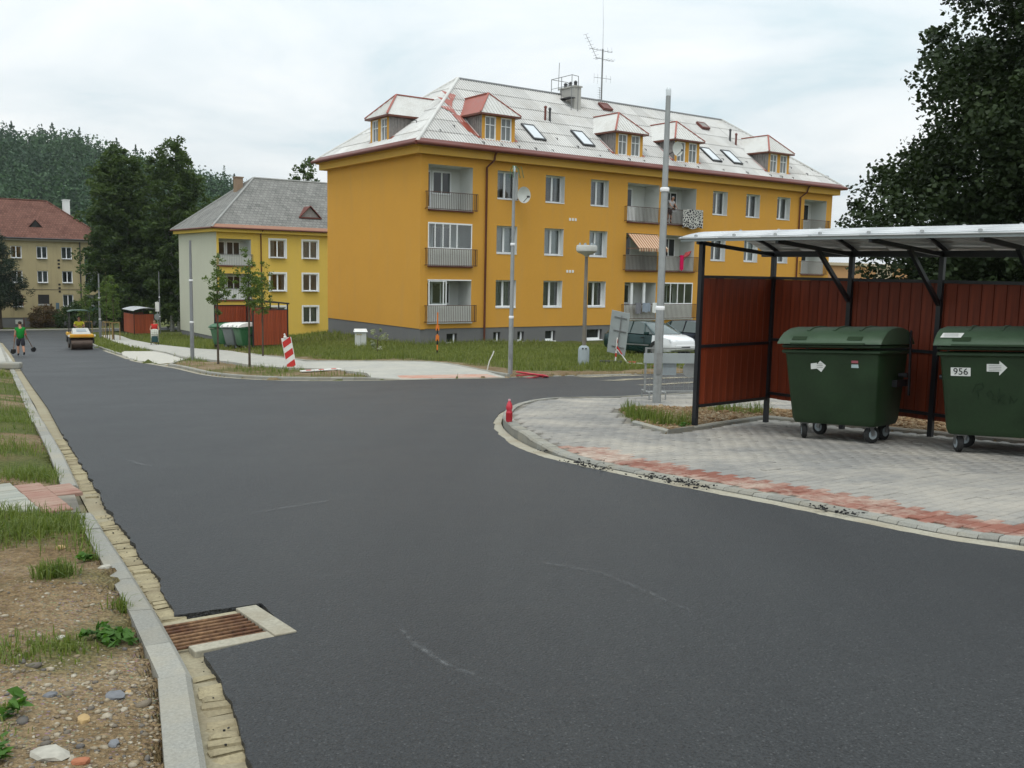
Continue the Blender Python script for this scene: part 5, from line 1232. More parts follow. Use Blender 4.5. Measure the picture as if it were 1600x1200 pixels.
# ---------------------------------------------------------------- big wheeled bins
def text_mesh(txt, size, mat, parent, loc, rot, name='lettering'):
    c = bpy.data.curves.new(name, 'FONT'); c.body = txt; c.size = size; c.extrude = .001; c.align_x = 'CENTER'; c.align_y = 'CENTER'; c.materials.append(mat)
    t = bpy.data.objects.new(name, c); me = bpy.data.meshes.new_from_object(t); bpy.data.objects.remove(t)
    if not me.materials: me.materials.append(mat)
    o = link(name, me, parent, loc, rot); o['kind'] = 'stuff'; return o
def make_bin(label, body_m=None, lid_m=None, stickers=0):
    body_m = body_m or m_bin; lid_m = lid_m or m_binlid
    root = empty('wheeled_bin'); tag(root, label, 'bin')
    def ring(w, d, z, r=.07):
        pts = []
        for sx, sy, a0 in ((1, 1, 0), (-1, 1, 90), (-1, -1, 180), (1, -1, 270)):
            for a in (0, 45, 90): t = R(a0+a); pts.append((sx*(w/2-r)+r*math.cos(t), sy*(d/2-r)+r*math.sin(t), z))
        return pts
    m = MB(); rs = [ring(1.02, .70, .20), ring(1.06, .76, .26), ring(1.18, .94, 1.04), ring(1.20, .97, 1.06)]
    for q in rs: m.V += q
    for i in range(len(rs)-1):
        for j in range(12): j2 = (j+1) % 12; m.F.append([i*12+j, i*12+j2, (i+1)*12+j2, (i+1)*12+j]); m.M.append(0)
    m.F.append(list(range(12))[::-1]); m.M.append(0); m.build('body', body_m, root, smooth=40, bevel=.006)
    m = MB()
    for z, w in ((1.05, 1.235), (1.115, 1.235)):
        a = len(m.V); q1, q2, q3, q4 = ring(w-.02, .99, z), ring(w+.01, 1.02, z+.012), ring(w+.01, 1.02, z+.034), ring(w-.02, .99, z+.046)
        for q in (q1, q2, q3, q4): m.V += q
        for i in range(3):
            for j in range(12): j2 = (j+1) % 12; m.F.append([a+i*12+j, a+i*12+j2, a+(i+1)*12+j2, a+(i+1)*12+j]); m.M.append(0)
        m.F.append([a+j for j in range(12)][::-1]); m.F.append([a+36+j for j in range(12)]); m.M += [0, 0]
    m.build('rim', body_m, root, smooth=35)
    # domed lid: extruded profile
    prof = [(-.565, 1.165), (-.56, 1.195), (-.48, 1.262), (-.38, 1.318), (-.24, 1.358), (-.05, 1.375), (.13, 1.37), (.29, 1.345), (.42, 1.29), (.50, 1.215), (.53, 1.165)]
    m = MB(); xs = (-.635, -.60, .60, .635); zs = (0, .0, .0, 0); ins = (.012, 0, 0, .012); k = len(prof)
    for x, i_ in zip(xs, ins):
        for (y, z) in prof: m.V.append((x, y*(1-i_*2), z-i_*1.2 if z > 1.17 else z))
    for i in range(3):
        for j in range(k-1): m.F.append([i*k+j, i*k+j+1, (i+1)*k+j+1, (i+1)*k+j]); m.M.append(0)
    m.F.append([j for j in range(k)]); m.F.append([3*k+j for j in range(k)][::-1]); m.M += [0, 0]
    for i in range(3): m.F.append([i*k, (i+1)*k, (i+1)*k+k-1, i*k+k-1]); m.M.append(0)
    lid = m.build('lid', lid_m, root, smooth=50)
    for x in (-.32, 0.0, .32):
        m = MB()
        for (a, b) in zip(prof[3:8], prof[4:9]): m.bar((x, a[0], a[1]+.004), (x, b[0], b[1]+.004), .03, .014)
        m.build('lid_rib', lid_m, lid)
    for x in (-.36, .32):
        m = MB(); m.add([(x-.09, -.545, 1.211), (x+.09, -.545, 1.211), (x+.09, -.495, 1.252), (x-.09, -.495, 1.252)], [(0, 1, 2, 3)]); m.V = [(a, b-.004, c+.004) for a, b, c in m.V]; m.build('lid_slot', m_bin, lid)
    m = MB(); m.bar((-.45, -.575, 1.17), (.45, -.575, 1.17), .03, .02); m.build('front_handle', body_m, lid)
    for sx in (-1, 1):
        m = MB(); m.tube([(sx*.60, .12, .80), (sx*.70, .12, .80)], .028, 10); m.build('trunnion', m_blackst, root)
        m = MB(); m.bar((sx*.655, .30, .55), (sx*.655, .33, 1.32), .02, .035); m.bar((sx*.655, .33, 1.32), (sx*.62, .45, 1.25), .02, .03); m.build('lid_arm', m_blackst, root)
        m = MB(); m.box(sx*.585-.035, sx*.585+.035, .0, .40, .66, .74); m.build('side_bracket', m_blackst, root)
    for sx in (-1, 1):
        for sy in (-1, 1):
            x, y = sx*.40, sy*.26; a = {(-1, -1): .5, (1, -1): -.5, (-1, 1): 1.3, (1, 1): 2.9}[sx, sy]
            cw = link_wheel(root, x, y, a)
    if stickers:
        fy = lambda z: -(.38+(z-.26)/(1.04-.26)*.09)-.006
        tilt = (R(90)+math.atan2(.09, .78), 0, 0)
        def sticker(pts, mat, name='sticker'):
            m = MB(); m.poly([(x, fy(z), z) for x, z in pts]); return m.build(name, mat, root)
        if stickers == 1:
            sticker([(-.24, .86), (-.16, .87), (-.16, .94), (-.24, .93)], m_paper); m = MB(); m.poly([(x, fy(z)-.002, z) for x, z in [(-.19, .89), (-.12, .965), (-.05, .91), (-.11, .83)]]); m.build('sticker', m_paper, root)
            sticker([(.26, .945), (.34, .945), (.34, .975), (.26, .975)], flat('faded_red_label', (.35, .10, .12), .6)); sticker([(.255, .89), (.345, .89), (.34, .93), (.26, .93)], flat('pale_blue_label', (.38, .48, .48), .6))
            for i in range(3): m = MB(); m.poly([(x, fy(z)-.004, z) for x, z in [(-.165, .885+i*.02), (-.09, .885+i*.02), (-.09, .889+i*.02), (-.165, .889+i*.02)]]); m.build('print_line', m_ink, root)
        else:
            p = sticker([(-.47, .84), (-.275, .84), (-.275, .93), (-.47, .93)], m_paper, 'number_plate'); text_mesh('956', .10, m_ink, p, (-.372, fy(.885)-.004, .885), tilt)
            q = sticker([(-.12, .895), (0.0, .895), (.0, .855), (.075, .94), (.0, 1.01), (.0, .975), (-.12, .975)], m_paper, 'arrow_sticker')
            for i in range(4): m = MB(); m.poly([(x, fy(z)-.003, z) for x, z in [(-.10, .905+i*.017), (.02, .905+i*.017), (.02, .908+i*.017), (-.10, .908+i*.017)]]); m.build('print_line', m_ink, q)
            l = MB(); l.add([(-.575, -.505, 1.243), (-.37, -.505, 1.243), (-.35, -.43, 1.292), (-.56, -.43, 1.292)], [(0, 1, 2, 3)]); l.V = [(a, b-.006, c+.008) for a, b, c in l.V]; q = l.build('lid_label', m_paper, lid)
            for i in range(3): m = MB(); m.add([(-.54, -.49+i*.018, 1.254+i*.0118), (-.40, -.49+i*.018, 1.254+i*.0118), (-.40, -.486+i*.018, 1.257+i*.0118), (-.54, -.486+i*.018, 1.257+i*.0118)], [(0, 1, 2, 3)]); m.V = [(a, b-.008, c+.011) for a, b, c in m.V]; m.build('print_line', m_grey, q)
            # finger-drawn scrawl in the dust of the front
            m_sc = flat('dark_scrawl', (.012, .03, .012), .6, .3)
            for st in ([(-.26,.66),(-.22,.76),(-.16,.77),(-.15,.72),(-.22,.69)], [(-.20,.60),(-.21,.70)], [(-.10,.62),(-.12,.66),(-.08,.69),(-.06,.64),(-.07,.60),(-.04,.60)], [(.0,.72),(-.01,.56)], [(.05,.66),(-.0,.62),(.05,.56)], [(.10,.56),(.11,.64),(.14,.57),(.17,.62)], [(.22,.56),(.24,.60)]):
                m = MB(); m.tube([(x, fy(z)-.001, z) for x, z in st], .0045, 5); m.build('scrawl', m_sc, root)
    return root
_wm = {}
def link_wheel(root, x, y, a):
    if not _wm:
        m = MB(); m.lathe([(.03, -.03), (.085, -.03), (.10, -.02), (.10, .02), (.085, .03), (.03, .03)], 18, axis='x'); _wm['w'] = m.mesh('wheel', m_rubber, smooth=40)
        m = MB(); m.lathe([(.0, -.034), (.055, -.034), (.06, -.028), (.06, .028), (.055, .034), (.0, .034)], 14, axis='x'); _wm['h'] = m.mesh('hub', m_bluegrey, smooth=40)
        m = MB(); m.box(-.05, .05, -.05, .05, .185, .205)
        for s in (-1, 1): m.bar((s*.042, 0.01, .19), (s*.042, .04, .09), .008, .05)
        _wm['f'] = m.mesh('castor_fork', m_steelgrey)
    f = link('castor_fork', _wm['f'], root, (x, y, 0), (0, 0, a)); w = link('wheel', _wm['w'], f, (0, .04, .10)); link('hub', _wm['h'], f, (0, .04, .10))
def stand(o, x, y, rz, zo=0.0, tilt=True):
    """put a thing on the sloping ground"""
    e = .3; z = H(x, y)+zo; gx = (H(x+e, y)-H(x-e, y))/(2*e); gy = (H(x, y+e)-H(x, y-e))/(2*e)
    if not tilt: o.location = (x, y, z); o.rotation_euler = (0, 0, rz); return
    n = Vector((-gx, -gy, 1)).normalized(); ux = Vector((math.cos(rz), math.sin(rz), gx*math.cos(rz)+gy*math.sin(rz))).normalized(); uy = n.cross(ux)
    m = Matrix((ux, uy, n)).transposed().to_4x4(); m.translation = (x, y, z); o.matrix_world = m
bn = make_bin('dark green four-wheeled bin with faded stickers, its right side showing, under the canopy', stickers=1); stand(bn, 4.10, 11.50, R(-42), koff(4.1, 11.5)+.003)
bn = make_bin('dark green four-wheeled bin with number 956 plate at the right edge', stickers=2); stand(bn, 5.38, 10.18, R(-36), koff(5.5, 10.1)+.003)
m_binmid = flat('mid_green_plastic', (.028, .115, .045), .45, .4, var=.12)
m_bingrey = flat('grey_bin_plastic', (.13, .15, .15), .5, .4, var=.12)
for lb, x, y, a, bm_, lm_ in (('green wheeled bin standing farthest inside the roofless shelter', -16.05, 52.7, UA+R(-75), m_binmid, m_binmid),
                              ('grey wheeled bin with pale lid between two green bins in the roofless shelter', -14.75, 50.5, UA+R(-84), m_bingrey, m_wht),
                              ('green wheeled bin with pale lid nearest the red wall of the roofless shelter', -13.85, 49.25, UA+R(-92), m_binmid, m_wht)):
    bn = make_bin(lb, bm_, lm_); stand(bn, x, y, a, .125)
    bn['group'] = 'bins in the roofless shelter'

# ---------------------------------------------------------------- poles and lamps
def pole(label, x, y, h, r0=.08, mat=None, bands=(1.75, 3.9), zo=0.0, lean=(0, 0), cap=True, group='new steel lamp posts without lamps'):
    root = empty('lamp_post', (x, y, H(x, y)+zo)); tag(root, label, 'lamp post', group); root.rotation_euler = (lean[0], lean[1], 0)
    z1, z2_ = bands; m = MB()
    m.lathe([(r0, -.3), (r0, z1), (r0*.86, z1+.05), (r0*.8, z2_), (r0*.70, z2_+.05), (r0*.55, h-.12)], 16); m.build('shaft', mat or m_galv, root, smooth=40)
    for z in bands:
        m = MB(); m.lathe([(r0*1.0, z-.015), (r0*1.06, z), (r0*1.06, z+.045), (r0*.9, z+.06)], 16); m.build('band', m_band, root, smooth=40)
    if cap:
        m = MB(); m.lathe([(r0*.56, h-.12), (r0*.62, h-.02), (r0*.45, h+.03), (.0, h+.04)], 12); m.build('wrapped_cap', flat('clear_wrap', (.62, .66, .68), .25, .5), root, smooth=60)
    m = MB(); m.box(-.045, .045, -r0-.012, -r0+.03, .55, .95); m.build('service_door', mat or m_galv, root)
    return root
p1 = pole('tall galvanised lamp post standing on the corner island beside the shelter', 2.71, 17.55, 5.70, .080, zo=.06)
p2 = pole('galvanised lamp post in front of the orange block by the red cable coil', -.06, 28.3, 6.15, .07, zo=.05)
m = MB()
for i in range(6):
    a = i*1.05; m.tube([(0, 0, 6.0), (.05*math.cos(a), .05*math.sin(a), 6.2), (.16*math.cos(a)+.05, .12*math.sin(a), 6.16-.03*i), (.2*math.cos(a)+.08, .12*math.sin(a), 5.85)], .012, 5)
m.build('loose_wires', flat('green_black_wire', (.08, .16, .08), .5), p2)
m_dpole = flat('weathered_pole', (.20, .205, .21), .5, .4, .3, var=.12)
pole('dark grey lamp post on the planted strip beside the young trees', -13.95, 41.1, 5.25, .085, m_dpole, (1.6, 3.4), .1, cap=False)
pole('grey lamp post behind the roller by the staked saplings', -35.3, 80.9, 5.6, .10, m_dpole, (1.6, 3.4), .1, cap=False)
pole('thin grey pole beyond the stroller in front of the dark trees', -32.9, 88.2, 5.9, .06, m_dpole, (1.6, 3.4), .1, cap=False)
pl_ = empty('street_lamp', (2.5, 33.2, H(2.5, 33.2)+.02)); tag(pl_, 'old street lamp with flat round head and stout grey concrete base', 'street lamp')
m = MB(); m.lathe([(.20, -.2), (.20, .62), (.17, .72), (.08, .78)], 16); m.build('concrete_base', m_bluegrey, pl_, smooth=40)
for x in (-.05, .06): m = MB(); m.box(x-.03, x+.03, -.20, -.165, .66, .70); m.build('base_notch', m_dark, pl_)
m = MB(); m.lathe([(.075, .7), (.055, 3.95)], 12); m.build('shaft', flat('brown_grey_post', (.19, .17, .14), .6, .3, var=.2), pl_, smooth=40)
m = MB(); m.lathe([(.05, 3.86), (.12, 3.93), (.30, 4.0), (.36, 4.06), (.37, 4.2), (.34, 4.26), (.0, 4.27)], 22); hd = m.build('lamp_head', flat('pale_lamp_plastic', (.5, .5, .46), .5, .4), pl_, smooth=35)
for i in range(7): a = i*.9; m = MB(); m.lathe([(.03, 4.25), (.02, 4.33), (.0, 4.34)], 6, (.27*math.cos(a), .27*math.sin(a), 0)); m.build('head_stud', m_bluegrey, hd)
q = empty('street_lamp', (-57.5, 111.3, H(-57.5, 111.3))); tag(q, 'thin dark street lamp in front of the beige block', 'street lamp')
m = MB(); m.tube([(0, 0, 0), (0, 0, 5.0)], [.06, .035], 8); m.build('shaft', m_rust, q, smooth=50); m = MB(); m.lathe([(.05, 4.95), (.28, 5.05), (.26, 5.15), (.0, 5.2)], 14); m.build('lamp_head', m_iron, q, smooth=50)
q = empty('traffic_sign', (-53.9, 112.2, H(-53.9, 112.2))); tag(q, 'narrow blue-grey sign on a post before the dark bush', 'sign')
m = MB(); m.tube([(0, 0, 0), (0, 0, 3.0)], .04, 8); m.build('post', m_grey, q); m = MB(); m.box(-.2, .2, -.05, -.03, 1.9, 3.0); m.build('plate', flat('blue_grey_plate', (.10, .16, .20), .5), q)
q = empty('traffic_sign', (-33.9, 90.3, H(-33.9, 90.3))); tag(q, 'white rectangular and round sign on a post behind the woman with the stroller', 'sign')
m = MB(); m.tube([(0, 0, 0), (0, 0, 3.2)], .04, 8); m.build('post', m_grey, q); m = MB(); m.box(-.18, .18, -.05, -.03, 2.2, 3.1); m.build('plate', m_wht, q); m = MB(); m.lathe([(.0, .0), (.3, .0), (.3, .02), (.0, .02)], 16, (0, -.05, 1.7), axis='y'); m.build('plate', m_grey, q)

# ---------------------------------------------------------------- road-work things
def striped(name, w, h, parent, loc, rot, n=3, lean=1):
    """white board with slanted red bars on its front"""
    m = MB(); m.box(-w/2, w/2, 0, .03, 0, h); o = m.build(name, m_wht, parent, loc=loc, rot=rot, bevel=.01)
    for i in range(n):
        z = h*(i+.12)/n; d = h/n*.55; m = MB(); m.poly([(-w/2+.025, -.004, z+d*.9), (-w/2+.025, -.004, z+d*1.25), (w/2-.025, -.004, z+d*.62), (w/2-.025, -.004, z-.02)]) if lean > 0 else m.poly([(-w/2+.02, -.004, z), (-w/2+.02, -.004, z+d), (w/2-.02, -.004, z+d*1.7), (w/2-.02, -.004, z+d*.7)])
        m.build('red_stripe', m_red, o)
    return o
bx, by = -7.45, 31.7; r_ = empty('marker_board', (bx, by, tz(bx, by).item()+.03), R(8)); tag(r_, 'leaning red and white striped marker board on a black rubber foot', 'marker board')
m = MB(); m.add([(-.42,-.2,0),(.42,-.2,0),(.42,.2,0),(-.42,.2,0),(-.34,-.15,.12),(.34,-.15,.12),(.34,.15,.12),(-.34,.15,.12)], [(3,2,1,0),(4,5,6,7),(0,1,5,4),(1,2,6,5),(2,3,7,6),(3,0,4,7)]); m.build('foot', m_rubber, r_, bevel=.02)
bd = striped('board', .33, 1.15, r_, (.05, -.02, .10), (0, R(-10), 0), 3, -1)
m = MB(); m.lathe([(.05, 1.15), (.05, 1.2), (.025, 1.22), (.03, 1.28), (.0, 1.3)], 10, (-.03, .015, 0)); m.build('lamp_stub', m_wht, bd, smooth=40)
r_ = empty('barrier_plank', (-6.0, 29.55, tz(-6.0, 29.55).item()+.02), R(42)); tag(r_, 'white and red barrier plank lying on the planted strip beside the marker board', 'plank')
m = MB(); m.box(-.7, .7, -.1, .1, 0, .035); o = m.build('plank', m_wht, r_, bevel=.005)
for i in (-.45, 0, .45): m = MB(); m.poly([(i-.12, -.09, .037), (i+.06, -.09, .037), (i+.14, .09, .037), (i-.04, .09, .037)]); m.build('red_stripe', m_red, r_)
x, y = -3.02, 37.83; r_ = empty('survey_stake', (x, y, tz(x, y).item()-.03)); tag(r_, 'thin orange and black striped stake in the grass before the orange block', 'stake')
for i in range(8): m = MB(); m.tube([(0, 0, i*.215), (0, 0, (i+1)*.215)], .028, 8); m.build('segment', m_ink if i % 2 == 0 and i != 6 else m_orangep, r_)
m = MB(); m.box(-.07, .07, -.012, .012, .58, .80); m.build('flag', m_orangep, r_); m = MB(); m.box(-.07, .07, -.012, .012, 1.0, 1.2); m.build('flag', m_orangep, r_)
x, y = -7.54, 46.8; r_ = empty('utility_cabinet', (x, y, tz(x, y).item()-.05), R(12)); tag(r_, 'white utility cabinet with slanted cap in the grass by the grey plinth', 'cabinet')
m = MB(); m.box(-.27, .27, -.2, .2, 0, .82); m.build('housing', m_panel, r_); m = MB(); m.add([(-.34,-.28,.82),(.34,-.28,.82),(.34,.28,.82),(-.34,.28,.82),(-.30,-.24,.87),(.30,-.24,.87),(.30,.24,.95),(-.30,.24,.95)], [(3,2,1,0),(4,5,6,7),(0,1,5,4),(1,2,6,5),(2,3,7,6),(3,0,4,7)]); m.build('cap', m_white, r_)
m = MB(); m.box(-.005, .005, -.204, -.2, .05, .78); m.build('door_gap', m_iron, r_)
for i in range(3): m = MB(); m.box(-.2+i*.09, -.14+i*.09, -.206, -.2, .66, .72); m.build('label', flat('ochre_label', (.4, .3, .12), .6), r_)
x, y = 3.72, 34.3; r_ = empty('temporary_sign', (x, y, tz(x, y).item()), R(-6)); tag(r_, 'tilted grey back of a temporary road sign on a red and white post', 'sign')
m = MB(); m.box(-.55, .25, -.25, .25, 0, .1); m.build('foot', m_rubber, r_, bevel=.02)
m = MB(); m.bar((.02, 0, .1), (.065, 0, .95), .05); m.build('post', m_wht, r_)
for z in (.25, .5, .75): m = MB(); m.bar((.02+.1*(z-.1)/1.9, 0, z), (.02+.1*(z+.03)/1.9, 0, z+.14), .056); m.build('red_band', m_red, r_)
m = MB(); q = [(-.30, .42), (.36, .28), (.50, 1.82), (-.16, 1.95)]; m.add([(a, .05, b) for a, b in q]+[(a, .07, b) for a, b in q], [(0, 1, 2, 3), (7, 6, 5, 4), (0, 4, 5, 1), (1, 5, 6, 2), (2, 6, 7, 3), (3, 7, 4, 0)]); m.build('plate', m_grey, r_, bevel=.01)
m = MB(); m.bar((.06, .035, .45), (.20, .035, 1.75), .07, .03); m.build('stiffener', m_steelgrey, r_)
for z, d in ((.62, -.02), (1.2, .03), (1.68, .06)): m = MB(); m.bar((-.12+d, .03, z+.03), (.34+d, .03, z-.05), .03, .025); m.build('bracket', m_steelgrey, r_)
m = MB(); m.tube([(.05, -.03, .9), (.03, -.03, .55), (.28, -.05, .28), (.45, -.1, .05), (.95, -.3, .06), (1.2, -.4, -.02), (1.6, -.6, -.06), (1.9, -.9, -.1), (2.5, -1.2, -.12)], .022, 5); tp = m.build('warning_tape', m_wht, r_)
for t in ((.06, -.03, .62, .25, -.05, .35), (.5, -.12, .08, .75, -.2, .09), (1.25, -.42, .0, 1.5, -.55, -.03), (1.95, -.95, -.07, 2.2, -1.05, -.08)): m = MB(); m.tube([t[:3], t[3:]], .026, 5); m.build('red_band', m_red, tp)
# red cable coil
x, y = .52, 28.15; r_ = empty('cable_coil', (x, y, tz(x, y).item())); tag(r_, 'coil of red cable conduit lying on the earth beside the lamp post', 'cable')
for i in range(5):
    m = MB(); R_ = .36+.03*i; m.tube([(R_*math.cos(a*.42)+.02*i, R_*.9*math.sin(a*.42), .04+.05*i+.08*math.sin(a*.42+i)) for a in range(16)], .024, 6); m.build('loop', m_pinkred, r_, smooth=60)
x, y = -.72, 30.4; r_ = empty('stick', (x, y, tz(x, y).item())); tag(r_, 'pale bent stick poking up from the grass at the pavement end', 'stick')
m = MB(); m.tube([(-.1, 0, -.05), (-.02, 0, .3), (.08, 0, .5), (.12, 0, .62)], .018, 6); m.build('stem', m_wht, r_)
# mesh barrier with plank and signs, behind the lamp post
r_ = empty('mobile_barrier', (2.62, 18.55, H(2.62, 18.55)+.1), R(9)); tag(r_, 'grey mesh barrier with a wide plank and two small signs beside the shelter', 'barrier')
for x in (0, 2.1): m = MB(); m.bar((x, 0, 0.1), (x, 0, .99), .035); m.build('upright', m_galv, r_)
for x in (.02, .35): m = MB(); m.tube([(x, -.25, -.02), (x, -.25, .12), (x, .25, .12), (x, .25, -.02)], .016, 6); m.build('foot', m_galv, r_)
m = MB(); m.tube([(0, -.2, .13), (.36, -.2, .13)], .016, 6); m.build('foot', m_galv, r_)
for z in (.12, .97): m = MB(); m.bar((0, 0, z), (2.1, 0, z), .03); m.build('rail', m_galv, r_)
m = MB(); m.box(-.05, 2.15, -.04, -.02, .68, .88); m.build('plank', m_grey, r_)
m = MB()
for i in range(1, 21): m.bar((i*.1, 0, .12), (i*.1, 0, .97), .0035)
for i in range(1, 9): m.bar((0, 0, .12+i*.1), (2.1, 0, .12+i*.1), .0035)
o = m.build('mesh', m_galv, r_); o['kind'] = 'stuff'
m = MB(); m.box(.36, .64, .02, .04, .44, .68); m.build('sign_plate', m_bluegrey, r_); m = MB(); m.lathe([(.0, 0), (.16, 0), (.16, .02), (.0, .02)], 18, (.94, .03, .55), axis='y'); m.build('sign_plate', m_galv, r_, smooth=40)
# red bottle on the kerb
x, y = -.03, 12.75; r_ = empty('bottle', (x, y, H(x, y)+koff(x, y)+.012)); tag(r_, 'red plastic bottle standing on the rounded kerb of the corner island', 'bottle')
m = MB(); m.lathe([(.0, 0), (.038, .002), (.044, .012), (.044, .13), (.037, .15), (.037, .165), (.044, .185), (.044, .21), (.034, .25), (.018, .28), (.016, .295)], 16); m.build('body', m_pinkred, r_, smooth=40)
m = MB(); m.lathe([(.0455, .035), (.0455, .125)], 16); m.build('label', flat('dark_red_label', (.33, .015, .02), .5), r_, smooth=40)
m = MB(); m.lathe([(.018, .29), (.018, .312), (.0, .314)], 12); m.build('cap', flat('pale_pink_cap', (.6, .35, .38), .4), r_, smooth=40)
# storm drain
gx, gy = -1.30, 4.03; r_ = empty('storm_drain', (gx, gy, H(gx, gy)+.012), math.atan2(.21, .29)); tag(r_, 'rusty cast-iron storm drain grate in a pale concrete frame at the left kerb', 'drain')
mr = NT('rusty_iron', .8, .3); p_ = mr.pos(); a_ = mr.noise(p_, 35, 4, .7); b_ = mr.noise(p_, 6, 3); mr.color(mr.mix(mr.ramp(b_, .4, .65), mr.ramp(a_, .3, .7, (.035, .016, .010), (.13, .055, .026)), mr.ramp(a_, .3, .7, (.09, .045, .025), (.26, .15, .075)))); mr.bump(a_, .5, .004)
m_rusty = mr.mat
rz_ = math.atan2(.21, .29); gzl = lambda u, v: H(gx+u*math.cos(rz_)-v*math.sin(rz_), gy+u*math.sin(rz_)+v*math.cos(rz_)) - H(gx, gy)
def dbox(u0, u1, v0, v1, z0, z1, name, mat, par):
    m = MB(); q = [(u0, v0), (u1, v0), (u1, v1), (u0, v1)]; m.add([(a, b, gzl(a, b)+z0) for a, b in q]+[(a, b, gzl(a, b)+z1) for a, b in q], [(3,2,1,0),(4,5,6,7),(0,1,5,4),(1,2,6,5),(2,3,7,6),(3,0,4,7)]); return m.build(name, mat, par, bevel=.004)
fr_ = dbox(.185, .285, -.255, .235, -.06, .022, 'concrete_frame', m_mortar2, r_); dbox(-.16, .1845, -.255, -.168, -.06, .016, 'concrete_frame', m_mortar2, r_); dbox(-.24, .1845, .172, .235, -.06, .008, 'concrete_frame', m_mortar, r_)
dbox(-.28, .19, -.17, .18, -.36, -.30, 'pit', m_dark, r_)
for i in range(8): v = -.152+i*.0455; dbox(-.27+.0*i, .183, v-.0095, v+.0095, .0, .013+random.uniform(-.002, .002), 'grate_bar', m_rusty, r_)
for u in (-.268, .172): dbox(u-.008, u+.008, -.166, .172, -.03, .002, 'cross_bar', m_rusty, r_)
# concrete block at the left edge, wooden railing by the bush, sapling guards
r_ = empty('concrete_block', (-17.9, 33.2, tz(-17.9, 33.2).item()), R(10)); tag(r_, 'rounded grey concrete block lying on the verge at the far left edge', 'concrete block')
m = MB(); m.box(-1.0, .55, -.2, .2, .0, .24); m.build('block', m_kerb, r_, bevel=.06)
r_ = empty('wooden_railing', (-56.2, 112.6, H(-56.2, 112.6)), R(18)); tag(r_, 'weathered wooden rails stepping up beside the bush at the beige block', 'railing')
for i, z in enumerate((.25, .6, .95, 1.3)): m = MB(); m.box(-1.3+.18*i, 1.1, -.05, .05, z, z+.08); m.build('rail', m_boards, r_)
for x in (-.9, .1, 1.0): m = MB(); m.box(x-.05, x+.05, .05, .13, 0, 1.2); m.build('post', m_boards, r_)
m_stake = flat('pale_yellow_wood', (.26, .18, .075), .7, .2)
for k, (x, y) in enumerate(((-33.6, 78.3), (-31.9, 75.6), (-35.9, 79.6))):
    r_ = empty('tree_guard', (x, y, H(x, y)+.05), UA); tag(r_, ['three-post wooden tree guard right of the grey lamp post', 'three-post wooden tree guard nearest the road, beside the shelter path', 'three-post wooden tree guard left of the grey lamp post'][k], 'tree guard', 'wooden tree guards on the strip')
    for a in range(3): m = MB(); m.tube([(.45*math.cos(a*2.1), .45*math.sin(a*2.1), 0), (.45*math.cos(a*2.1), .45*math.sin(a*2.1), 1.45)], .035, 7); m.build('post', m_stake, r_)
    for a in range(3): b = (a+1) % 3; m = MB(); m.bar((.45*math.cos(a*2.1), .45*math.sin(a*2.1), 1.48), (.45*math.cos(b*2.1), .45*math.sin(b*2.1), 1.48), .05, .08); m.build('cross_bar', m_stake, r_)
# ================================================================ VEHICLES AND PEOPLE
m_skin = flat('skin', (.42, .22, .14), .55, .35, var=.08)
m_hair = flat('dark_hair', (.025, .016, .011), .6, .3)
def skin_mesh(name, verts, edges, mat, root_i=0, sub=1):
    """grow one continuous surface round a skeleton: verts (x,y,z,rx[,ry])"""
    me = bpy.data.meshes.new(name+'_skel'); me.from_pydata([v[:3] for v in verts], edges, []); o = bpy.data.objects.new(name, me); COL.objects.link(o)
    o.modifiers.new('skin', 'SKIN'); s = o.modifiers.new('sub', 'SUBSURF'); s.levels = sub; s.render_levels = sub
    sv = me.skin_vertices[0].data
    for i, v in enumerate(verts): sv[i].radius = (v[3], v[4] if len(v) > 4 else v[3]); sv[i].use_root = (i == root_i)
    dg = bpy.context.evaluated_depsgraph_get(); dg.update(); out = bpy.data.meshes.new_from_object(o.evaluated_get(dg)); out.name = name
    bpy.data.objects.remove(o); bpy.data.meshes.remove(me)
    out.materials.clear(); out.materials.append(mat); out.polygons.foreach_set('use_smooth', [True]*len(out.polygons)); return out
